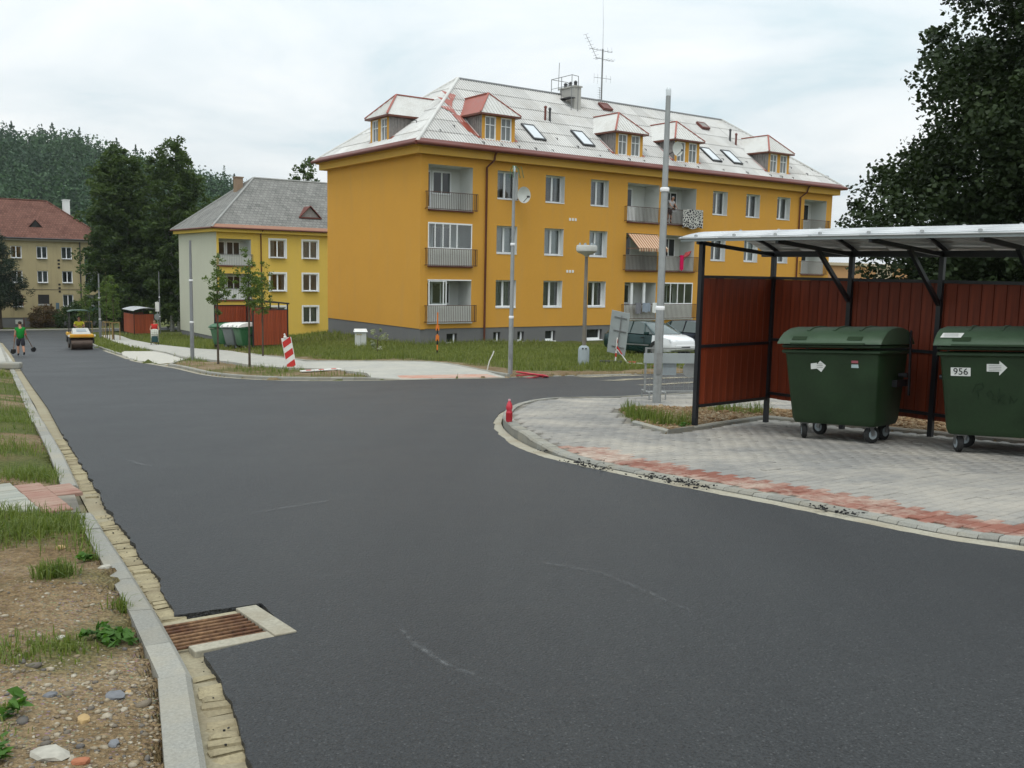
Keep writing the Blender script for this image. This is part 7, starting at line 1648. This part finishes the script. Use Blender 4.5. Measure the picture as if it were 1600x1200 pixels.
def limb_tree(name, label, x, y, zb, trunk_h, r0, prof, K, n, size, leaf_m, bark_m, cl=(.5, .9), group=None, cat='tree', limbs=9, shell=.55, asp=.55, multi=1, fill=None):
    """prof: list of (height above base, crown radius); clumps fill it, denser near the outside, leaving gaps"""
    root = empty(name, (x, y, zb)); tag(root, label, cat, group)
    hs = np.array([p[0] for p in prof]); rs = np.array([p[1] for p in prof]); w = np.maximum(rs, .2)**2
    hh = np.linspace(hs[0], hs[-1], 200); ww = np.interp(hh, hs, rs)**1.6+.02; h = rng.choice(hh, K, p=ww/ww.sum())
    R_ = np.interp(h, hs, rs); ang = rng.random(K)*2*np.pi; rad = R_*(shell+(1-shell)*rng.random(K)**.7)*np.where(rng.random(K) < .22, rng.random(K), 1)
    rad *= 1+.16*np.sin(ang*3+h*1.3)+.10*np.sin(ang*7-h*2.1)
    C_ = np.stack([rad*np.cos(ang), rad*np.sin(ang), h+rng.normal(0, .15, K), rng.uniform(cl[0], cl[1], K)], 1)
    crown('crown', C_, n, size, leaf_m, root, asp)
    for k in range(multi):
        ox = 0 if multi == 1 else .5*math.cos(k*2.3); oy = 0 if multi == 1 else .4*math.sin(k*2.3)
        m = MB(); pts = [(ox+.0, oy, -.3), (ox*1.1, oy*1.1, trunk_h*.3), (ox*1.4+.04*r0, oy*1.4, trunk_h*.65), (ox*1.6, oy*1.6, trunk_h)]; m.tube(pts, [r0*1.15, r0*.85, r0*.6, r0*.18], 9); m.build('trunk', bark_m, root, smooth=60)
    for k in range(limbs):
        t = .35+.6*k/limbs; z0 = trunk_h*t; j = int(rng.integers(K)); tgt = C_[j, :3]; 
        up_ = np.where(C_[:, 2] > z0)[0]
        tgt = C_[int(rng.choice(up_)), :3]*np.array([.8, .8, 1]) if len(up_) else np.array([.1, .1, z0+.3])
        m = MB(); mid = (tgt*.5+np.array([0, 0, z0])*.5)+np.array([0, 0, -.05*abs(tgt[2]-z0)]); m.tube([(0, 0, z0), tuple(mid), tuple(tgt)], [r0*.42*(1.1-t), r0*.25*(1.1-t), r0*.08], 6); m.build('limb', bark_m, root, smooth=60)
    return root
# the big dark linden behind the shelter
bx, by = 15.2, 24.8
limb_tree('linden_tree', 'huge dark green leafy tree towering behind the bin shelter at the right', bx, by, H(bx, by), 11.5, .42, [(.9, 4.6), (3.0, 5.4), (5.2, 5.6), (7.0, 4.6), (9.0, 4.0), (11.5, 3.3), (13.5, 1.4)], 1900, 165, .118, m_lime, m_bark, (.35, .8), limbs=14, shell=.3, asp=.85)
# tall trees before the beige block's right end
limb_tree('birch_tree', 'tall dense dark tree left of the pair behind the far red shelter', -41.3, 100.5, H(-41, 100), 15, .22, [(1.5, 2.6), (5, 3.4), (11, 3.4), (15, 2.9), (18, 1.9), (19.6, .5)], 640, 66, .34, m_birch, m_bark, (.4, .9), group='tall trees down the street', limbs=8, multi=2, shell=.35)
limb_tree('birch_tree', 'tall airy birch with drooping top behind the far red shelter, left of the yellow block', -35.4, 99.0, H(-35, 99), 15.5, .2, [(1.5, 2.6), (5, 3.4), (11, 3.3), (15, 2.8), (18, 1.9), (20, .5)], 600, 62, .32, m_birch, m_birchbark, (.35, .8), group='tall trees down the street', limbs=8, multi=2, shell=.35)
limb_tree('birch_tree', 'lower dark tree close against the left wall of the yellow block', -33.2, 106.5, H(-33, 106), 12, .2, [(1.5, 2.5), (5, 3.2), (9, 2.8), (13, 1.8), (15, .4)], 330, 50, .34, m_birch, m_birchbark, (.4, .9), group='tall trees down the street', limbs=8, multi=2, shell=.35)
limb_tree('birch_tree', 'shadowy low tree filling the gap behind the far red shelter', -38.5, 110.0, H(-38, 110), 7, .2, [(1.0, 3.0), (4, 3.6), (8, 3.0), (10, .6)], 260, 50, .36, m_birch, m_bark, (.5, 1.0), group='tall trees down the street', limbs=6, shell=.3)
limb_tree('birch_tree', 'airy birch top showing above the yellow block roof', -23.0, 104.5, -5.5, 17.5, .2, [(11, 1.2), (13.5, 1.9), (16, 1.7), (18.2, 1.0), (19.3, .3)], 75, 34, .30, m_birch, m_birchbark, (.3, .7), group='tall trees down the street', limbs=7, shell=.4)
# conifer at the left edge
limb_tree('pine_tree', 'dark conifer with bare lower trunk at the left edge before the beige block', -56.6, 104.3, H(-56, 104), 10.3, .28, [(2.6, 2.6), (3.8, 3.1), (6.0, 2.4), (8.5, 1.5), (10.9, .25)], 300, 60, .30, m_pine, m_bark, (.35, .75), limbs=12, shell=.35, asp=.25)
# young street trees
for k, (x, y, h, lab) in enumerate(((-10.97, 35.15, 4.05, 'slim young tree on the planted strip in front of the pale wall'), (-9.12, 32.71, 4.0, 'slim young tree nearest the marker board on the planted strip'), (-10.9, 41.2, 4.35, 'slim young tree behind the two on the strip, before the roofless shelter'))):
    limb_tree('young_tree', lab, x, y, tz(x, y).item()-.02, h*.93, .042, [(h*.48, .18), (h*.62, .50), (h*.78, .44), (h*.93, .22), (h, .06)], 46, 26, .10, m_young, m_bark, (.09, .22), group='young street trees', limbs=9, shell=.25)
for x, y, h, lab in ((-31.9, 75.6, 5.2, 'thin sapling in the tree guard nearest the road'), (-33.6, 78.3, 5.8, 'thin sapling in the tree guard right of the lamp post'), (-35.9, 79.6, 5.0, 'thin sapling in the tree guard left of the lamp post')):
    limb_tree('sapling', lab, x, y, H(x, y)+.05, h*.95, .04, [(h*.3, .25), (h*.5, .6), (h*.8, .45), (h, .1)], 45, 22, .15, m_young, m_bark, (.12, .3), group='staked saplings', limbs=7, shell=.2)
limb_tree('bush', 'rounded russet bush before the beige block wall', -54.9, 111.0, H(-55, 111), 1.6, .06, [(.2, 1.4), (1.0, 1.8), (2.0, 1.3), (2.7, .4)], 110, 40, .22, m_redbush, m_bark, (.3, .6), cat='bush', limbs=4, group='bushes at the beige block')
limb_tree('bush', 'large dark green bush at the beige block beside the roller', -51.6, 111.6, H(-52, 112), 1.6, .06, [(.1, 1.9), (1.0, 2.3), (2.0, 1.7), (2.9, .5)], 150, 44, .24, m_bush, m_bark, (.35, .7), cat='bush', limbs=4, group='bushes at the beige block')
for x, y, r, h, lab in ((-10.2, 60.5, 1.0, 1.5, 'leafy weeds grown up against the yellow block wall by the roofless shelter'), (-7.7, 61.5, .8, 1.2, 'lower leafy weeds between the yellow block and the grey plinth')):
    limb_tree('bush', lab, x, y, H(x, y)+.05, .8, .03, [(.05, r*1.3), (h*.5, r*1.2), (h, .3)], 80, 36, .17, m_bush, m_bark, (.2, .4), cat='bush', limbs=3, group='weeds by the yellow block')
x, y = -5.9, 41.2
limb_tree('shrub', 'small shrub with whitish leaf tips in the grass before the grey plinth', x, y, tz(x, y).item(), .8, .02, [(.35, .2), (.65, .42), (1.05, .25)], 16, 16, .11, mat_leaf('whitish_leaf', (.10, .14, .06), (.42, .42, .34), .3), m_bark, (.06, .14), cat='shrub', limbs=6, shell=.2)

# ---------------------------------------------------------------- forested hill
def hill():
    rX = np.array([-520, -380, -300, -243, -205, -188, -170, -155, -143, -132, -121, -108, -90, 0, 400]); rZ = np.array([50, 60, 58, 47, 44, 38, 33, 31, 28, 24, 19, 10, 2, -6, -6.])
    def hz(X, Y):
        t = np.clip((Y-235)/(450-235), 0, 1); t = t*t*(3-2*t)*.45+t*.55; b = np.clip((Y-450)/250, 0, 1)
        return -8+(np.interp(X*450/np.maximum(np.minimum(Y, 450), 200), rX, rZ)+8)*t*(1-b*.5)+(vnoise(X, Y, 40, 11)-.5)*6*t
    xs = np.linspace(-520, 60, 100); ys = np.linspace(230, 700, 70); gx, gy = np.meshgrid(xs, ys); x = gx.ravel(); y = gy.ravel()
    i = np.arange(len(x)).reshape(70, 100); F_ = np.stack([i[:-1, :-1], i[:-1, 1:], i[1:, 1:], i[1:, :-1]], -1).reshape(-1, 4)
    me = np_mesh('hill', np.stack([x, y, hz(x, y)], 1), F_, flat('hill_undergrowth', (.022, .04, .022), .95, .1, var=.3, scale=.05), smooth=True); o = link('hill', me); o['kind'] = 'structure'
    n = 2900; X = rng.uniform(-420, -60, n); Y = rng.uniform(240, 470, n); Z = hz(X, Y); ok = (Z > -5) & (X/Y > -.78); X, Y, Z = X[ok], Y[ok], Z[ok]
    size = rng.uniform(2.8, 7.0, len(X)); con = rng.random(len(X)) < .12
    C_ = []; rr = []
    V_all = []; F_all = []; R_all = []; base = 0
    for kind in (0, 1):
        s = np.where(con == bool(kind))[0]; per = 150; idx = np.repeat(s, per); N_ = len(idx)
        d = rng.normal(size=(N_, 3)); d /= np.linalg.norm(d, axis=1, keepdims=True); rad = rng.random(N_)**.35
        if kind == 0: c = np.stack([X[idx], Y[idx], Z[idx]+size[idx]*1.5], 1)+d*(size[idx]*rad)[:, None]*np.array([1, 1, 1.15])
        else:
            t = rng.random(N_); c = np.stack([X[idx]+d[:, 0]*size[idx]*.65*(1-t), Y[idx]+d[:, 1]*size[idx]*.65*(1-t), Z[idx]+2+t*size[idx]*2.9], 1)
        a = rng.normal(size=(N_, 3)); a /= np.linalg.norm(a, axis=1, keepdims=True); b = np.cross(a, rng.normal(size=(N_, 3))); b /= np.linalg.norm(b, axis=1, keepdims=True)
        sz = rng.uniform(.8, 1.6, N_)[:, None]*(.8 if kind else 1); a *= sz; b *= sz*.7
        V_all.append(np.stack([c-a*.5, c+b*.5, c+a*.5, c-b*.5], 1).reshape(-1, 3)); F_all.append(np.arange(N_*4).reshape(-1, 4)+base); base += N_*4
        tone = rng.random(len(X))*(.55 if kind else 1); R_all.append(np.repeat(np.clip(tone[idx]+rng.normal(0, .1, N_), 0, 1), 4))
    me = np_mesh('forest', np.concatenate(V_all), np.concatenate(F_all), m_forest); set_attr(me, 'rnd', np.concatenate(R_all)); o = link('forest', me)
    tag(o, 'dark mixed forest covering the hill behind the beige block', 'forest', kind='stuff')
hill()

# ---------------------------------------------------------------- grass
def blades(name, x, y, h, w, mat, label, lean=.35, zofs=0.0):
    n = len(x); z = tz(x, y)+zofs; a = rng.random(n)*2*np.pi; l = np.abs(rng.normal(0, lean, n))*h
    dx, dy = np.cos(a), np.sin(a); px, py = -dy*w/2, dx*w/2
    b0 = np.stack([x-px, y-py, z-.02], 1); b1_ = np.stack([x+px, y+py, z-.02], 1)
    mx, my, mz = x+dx*l*.35, y+dy*l*.35, z+h*.6; m0 = np.stack([mx-px*.7, my-py*.7, mz], 1); m1 = np.stack([mx+px*.7, my+py*.7, mz], 1)
    tx, ty, t_z = x+dx*l, y+dy*l, z+h*np.sqrt(np.maximum(.2, 1-(l/h)**2*.5)); t0 = np.stack([tx-px*.12, ty-py*.12, t_z], 1); t1 = np.stack([tx+px*.12, ty+py*.12, t_z], 1)
    V_ = np.stack([b0, b1_, m1, m0, t1, t0], 1).reshape(-1, 3); k = np.arange(n)[:, None]*6
    F_ = np.concatenate([k+np.array([0, 1, 2, 3]), k+np.array([3, 2, 4, 5])]); rr = np.repeat(np.clip(rng.normal(.45, .25, n)+.35*(vnoise(x, y, .9, 21)-.5), 0, 1), 6)
    me = np_mesh(name, V_, F_, mat); set_attr(me, 'rnd', rr); o = link(name, me); tag(o, label, 'grass', kind='stuff'); return o
def on_soft(x, y):
    ok = np.ones(len(x), bool)
    for p in PAVED: ok &= ~inside(x, y, p)
    return ok
def sample(x0, x1, y0, y1, n): return rng.uniform(x0, x1, n), rng.uniform(y0, y1, n)
def grow():
    # lawn before the orange block
    x, y = sample(-15, 14, 27, 50, 130000); s = tz(x, y, TSOIL); lx = (x+4.709)*U.x+(y-47.818)*U.y; lv = (x+4.709)*V.x+(y-47.818)*V.y
    k = on_soft(x, y) & (rng.random(len(x)) > s*1.25) & ~((lx > -.1) & (lv > -.1)) & (y > 26.5+.0*x); k &= ~inside(x, y, [(-3.2,26.4),(-8,26),(-14,37),(-15,43.5),(-9,34),(-5,30)]); x, y = x[k], y[k]
    pn = vnoise(x, y, 2.0, 31); near_wall = np.clip(1-np.abs((x+4.709)*V.x+(y-47.818)*V.y)/4, 0, 1)
    blades('lawn_grass', x, y, rng.uniform(.05, .17, len(x))*(.5+1.2*pn)+.28*near_wall*rng.random(len(x))**2, rng.uniform(.012, .03, len(x)), m_grass, 'rough uncut grass in front of the orange block', .6)
    # lawn round the yellow block and the path
    x, y = sample(-40, -6, 42, 88, 90000); k = on_soft(x, y) & (rng.random(len(x)) > .3) & (((x+24.77)*U.x+(y-79.4)*U.y < 0) | ((x+24.77)*V.x+(y-79.4)*V.y < 0)); x, y = x[k], y[k]
    k = ~((x > -9) & (y < 52)); x, y = x[k], y[k]
    blades('path_grass', x, y, rng.uniform(.08, .30, len(x)), rng.uniform(.02, .05, len(x)), m_grass, 'rough grass along the path and round the yellow block')
    # planted strip
    x, y = sample(-15.5, -3.2, 25.8, 44, 30000); s = tz(x, y, TSOIL); k = on_soft(x, y) & inside(x, y, [(-3.4,26.4),(-8,26),(-14,37),(-15,43.5),(-9,34),(-5,30)]) & (rng.random(len(x)) > .25+s*.8) & (vnoise(x, y, 1.2, 33) > .45); x, y = x[k], y[k]
    blades('strip_grass', x, y, rng.uniform(.05, .22, len(x)), rng.uniform(.01, .025, len(x)), m_grassd, 'weedy grass on the planted strip with the young trees')
    # left verge: thick far part, patches near
    x, y = sample(-34, -4.2, 9.3, 60, 150000); d = dist_line(x, y, LEFT_KERB); k = on_soft(x, y) & (d < 5.5) & (x < -4.2) & (rng.random(len(x)) > .35*np.clip(y/60, 0, 1)) ; s = tz(x, y, TSOIL); k &= rng.random(len(x)) > s*.9; k &= vnoise(x, y, 1.7, 37)+.3*vnoise(x, y, .5, 38) > .42; dense = np.clip(1.4-y/40, .25, 1); k &= rng.random(len(x)) < dense; x, y, d = x[k], y[k], d[k]
    blades('verge_grass', x, y, rng.uniform(.03, .15, len(x))*(.4+1.3*vnoise(x, y, 1.1, 35)), rng.uniform(.006, .014, len(x)), m_grassd, 'thick green grass on the far left verge', .75)
    T = [(-7.95,14.94,.9,900),(-6.9,13.2,.5,600),(-4.13,7.92,.30,520),(-4.14,8.18,.25,420),(-5.4,9.92,.5,700),(-3.0,5.76,.22,620),(-2.88,6.02,.14,320),(-3.15,5.5,.16,300),(-2.3,4.65,.085,420),(-2.36,5.2,.07,120),(-1.79,4.27,.05,110),(-1.84,3.6,.16,260),(-1.78,3.65,.10,220),(-1.95,3.43,.12,240),(-1.62,2.8,.08,90),(-1.7,3.0,.06,80),(-3.6,6.5,.25,420),(-2.72,5.95,.07,160),(-2.5,5.6,.3,260),(-3.3,6.1,.3,500),(-2.9,6.25,.2,300)]
    X, Y, Hh = [], [], []
    for (a, b, r, n) in T:
        n = int(n*.95); q = rng.normal(size=(n, 2))*r*.55; X.append(a+q[:, 0]); Y.append(b+q[:, 1]); low = b < 3.9; Hh.append(rng.uniform(.015 if low else .03, .05 if low else .13, n)*(1 if r > .1 else .75))
    X, Y, Hh = map(np.concatenate, (X, Y, Hh)); k = on_soft(X, Y); X, Y, Hh = X[k], Y[k], Hh[k]
    blades('verge_tufts', X, Y, Hh, rng.uniform(.004, .009, len(X)), m_grassd, 'green grass tufts sprouting on the bare soil verge', .8)
    # tufts in the bed and along the island
    T = [(1.95,13.6,.22,420),(1.85,14.4,.2,320),(2.1,12.9,.15,200),(2.35,12.8,.12,120),(3.5,15.3,.25,200),(3.9,14.9,.2,160),(5.0,13.2,.12,70),(1.85,15.2,.15,120)]
    X = np.concatenate([a+rng.normal(size=n)*r*.6 for a, b, r, n in T]); Y = np.concatenate([b+rng.normal(size=n)*r*.6 for a, b, r, n in T]); k = inside(X, Y, BED); X, Y = X[k], Y[k]
    blades('bed_grass', X, Y, rng.uniform(.05, .24, len(X)), rng.uniform(.006, .012, len(X)), m_grassd, 'grass tufts in the gravel bed beside the shelter', .5)
grow()
# broad-leaved weeds at the left kerb
def weeds():
    C_ = []
    for (a, b, r, n) in ((-1.62,3.77,.075,26),(-1.72,3.80,.05,12),(-1.52,2.66,.06,10),(-1.62,2.95,.05,8),(2.28,12.55,.12,16),(-2.36,5.12,.04,6)):
        q = rng.normal(size=(n, 2))*r*.6; z = tz(a+q[:, 0], b+q[:, 1]); C_.append(np.stack([a+q[:, 0], b+q[:, 1], z+rng.uniform(.01, .05, n), np.full(n, .018)], 1))
    V_, F_, rr = leaves(np.concatenate(C_), 4, .045, .6, 3.0); me = np_mesh('broadleaf_weeds', V_, F_, mat_leaf('weed_leaf', (.03, .085, .012), (.09, .19, .03), .3)); set_attr(me, 'rnd', rr); o = link('broadleaf_weeds', me); tag(o, 'broad-leaved green weeds beside the left kerb and the gravel bed', 'weeds', kind='stuff')
weeds()

# ---------------------------------------------------------------- stones
def mat_stone(name, a, b, c):
    t = NT(name, .9, .2); r = t.attr('rnd'); n = t.noise(t.pos(), 60, 3, .7); x = t.n('ShaderNodeValToRGB'); e = x.color_ramp.elements; e[0].color = (*a, 1); e[1].color = (*c, 1); q = e.new(.5); q.color = (*b, 1); t.l(r, x.inputs[0])
    t.color(t.mix(t.ramp(n, .35, .65, (.45,)*3, (0,)*3), x.outputs[0], sc(b, .5))); t.bump(n, .4, .004); return t.mat
m_gravel = mat_stone('mixed_gravel', (.10, .10, .105), (.28, .22, .14), (.46, .42, .34)); m_bedgravel = mat_stone('brown_gravel', (.13, .075, .04), (.27, .17, .085), (.40, .33, .22)); m_crumb = mat_stone('asphalt_crumb', (.012, .012, .013), (.02, .02, .021), (.04, .04, .04))
_ico = bmesh.new(); bmesh.ops.create_icosphere(_ico, subdivisions=1, radius=1.0); IV = np.array([v.co[:] for v in _ico.verts]); IF = np.array([[v.index for v in f.verts] for f in _ico.faces]); _ico.free()
def stones(name, x, y, s, mat, label, zf=None, flatz=.6):
    n = len(x); z = (tz(x, y) if zf is None else zf(x, y)); P = IV[None]*rng.uniform(.7, 1.25, (n, len(IV), 1)); sc_ = s[:, None]*np.stack([rng.uniform(.8, 1.5, n), rng.uniform(.7, 1.1, n), rng.uniform(.4, .8, n)*flatz/.6], 1); P = P*sc_[:, None]
    a = rng.random(n)*6.283; ca, sa = np.cos(a)[:, None], np.sin(a)[:, None]; X = P[..., 0]*ca-P[..., 1]*sa+x[:, None]; Y = P[..., 0]*sa+P[..., 1]*ca+y[:, None]; Z = P[..., 2]+z[:, None]+sc_[:, 2:3]*.25
    V_ = np.stack([X, Y, Z], -1).reshape(-1, 3); F_ = (IF[None]+len(IV)*np.arange(n)[:, None, None]).reshape(-1, 3); me = np_mesh(name, V_, F_, mat); set_attr(me, 'rnd', np.repeat(rng.random(n), len(IV))); o = link(name, me); tag(o, label, 'gravel', kind='stuff')
x, y = sample(-3.6, -.6, 2.0, 6.5, 22000); k = on_soft(x, y); d = dist_line(x, y, LEFT_KERB); k &= (rng.random(len(x)) < np.where(y < 3.45, .95, .22)) & (d > .13) & (vnoise(x, y, .5, 41)+np.where(y < 3.4, .35, 0) > .5); x, y = x[k], y[k]
stones('verge_gravel', x, y, rng.gamma(1.6, .0026, len(x))+.0018, m_gravel, 'loose mixed gravel scattered on the bare left verge')
x, y = sample(1.7, 9, 8, 16.5, 16000); k = inside(x, y, BED) & (dist_line(x, y, BED+[BED[0]]) > .1); x, y = x[k], y[k]
stones('bed_gravel', x, y, rng.gamma(2.0, .006, len(x))+.006, m_bedgravel, 'brown gravel filling the bed round the shelter')
P_ = [(0.62,9.45,.10,40),(0.75,9.2,.10,60),(.9,8.95,.08,40),(1.02,9.55,.05,4),(1.3,8.45,.10,50),(1.48,8.2,.09,60),(1.6,7.95,.07,40),(2.45,6.75,.06,25),(2.35,6.95,.05,20),(.35,10.35,.05,14)]
x = np.concatenate([a+rng.normal(size=n)*r for a, b, r, n in P_]); y = np.concatenate([b+rng.normal(size=n)*r for a, b, r, n in P_]); k = dist_line(x, y, ISL_KERB) < .22; x, y = x[k], y[k]
stones('asphalt_crumbs', x, y, rng.uniform(.004, .014, len(x)), m_crumb, 'black asphalt crumbs spilled along the island kerb', zf=lambda a, b: Harr(a, b)+np.where(dist_line(a, b, ISL_KERB) < .02, .05, .045))
q = resample(LEFT_KERB[4:14], .05); x = np.array([p.x for p in q])+.11+rng.normal(size=len(q))*.05; y = np.array([p.y for p in q])+.06+rng.normal(size=len(q))*.05
stones('gutter_crumbs', x, y, rng.uniform(.002, .006, len(x)), m_crumb, 'dark crumbs lying in the left gutter', zf=lambda a, b: Harr(a, b)+.012)
RK = [(-1.38,3.19,.055,'flat blue-grey slate stone on the bare verge near the drain',0),(-1.37,2.70,.075,'broken pale concrete slab piece at the bottom left of the verge',1),(-1.39,2.97,.035,'yellowish long stone near the broken slab on the verge',2),(-2.14,4.87,.04,'pale jagged stone beside the kerb under the grass tuft',1),(-2.66,5.46,.04,'brown stone lying in front of the big grass tuft',2),(-1.26,2.66,.032,'reddish brick fragment beside the broken concrete slab',3),(-1.35,3.23,.018,'small yellow stone resting by the slate on the verge',2),(-1.84,3.75,.03,'pale flat stone among the low grass near the weeds',1),(-1.22,2.80,.028,'grey stone between the slate and the kerb end',0),(-1.58,3.13,.03,'dark grey stone left of the slate on the verge',0)]
RK = [(a, b, c*.72, d, e) for a, b, c, d, e in RK]
mats_rk = [flat('slate_grey_stone', (.16, .165, .175), .9, .2, var=.2, scale=20), flat('pale_grey_stone', (.36, .34, .29), .9, .2, var=.2, scale=20), flat('ochre_stone', (.36, .25, .12), .9, .2, var=.2, scale=20), flat('brick_red_stone', (.33, .13, .07), .9, .2, var=.2, scale=20)]
for i, (x, y, s, lab, mi) in enumerate(RK):
    bm = bmesh.new(); bmesh.ops.create_icosphere(bm, subdivisions=2, radius=1.0)
    for v in bm.verts: v.co *= random.uniform(.82, 1.12)
    fl = .28 if i in (0, 1) else .5
    for v in bm.verts: v.co.x *= s*1.25; v.co.y *= s*.85; v.co.z = max(-.5, min(.6, v.co.z))*s*fl*1.3
    me = bpy.data.meshes.new('stone'); bm.to_mesh(me); bm.free(); me.materials.append(mats_rk[mi]); o = link('stone', me, None, (x, y, tz(x, y).item()+s*fl*.3), (0, 0, random.uniform(0, 6))); tag(o, lab, 'stone', 'larger stones on the verge')

# ---------------------------------------------------------------- the air
def haze():
    m = bpy.data.materials.new('haze'); m.use_nodes = True; nt = m.node_tree; nt.nodes.clear(); o = nt.nodes.new('ShaderNodeOutputMaterial'); v = nt.nodes.new('ShaderNodeVolumePrincipled')
    v.inputs['Color'].default_value = (.86, .92, .96, 1); v.inputs['Density'].default_value = HAZE; v.inputs['Anisotropy'].default_value = .2; nt.links.new(v.outputs[0], o.inputs['Volume'])
    b = MB(); b.box(-905, 905, -65, 1205, -20, 92); h = b.build('haze', m); tag(h, 'thin pale haze over the street and hill', 'haze', kind='stuff')
HAZE = .00013
haze()
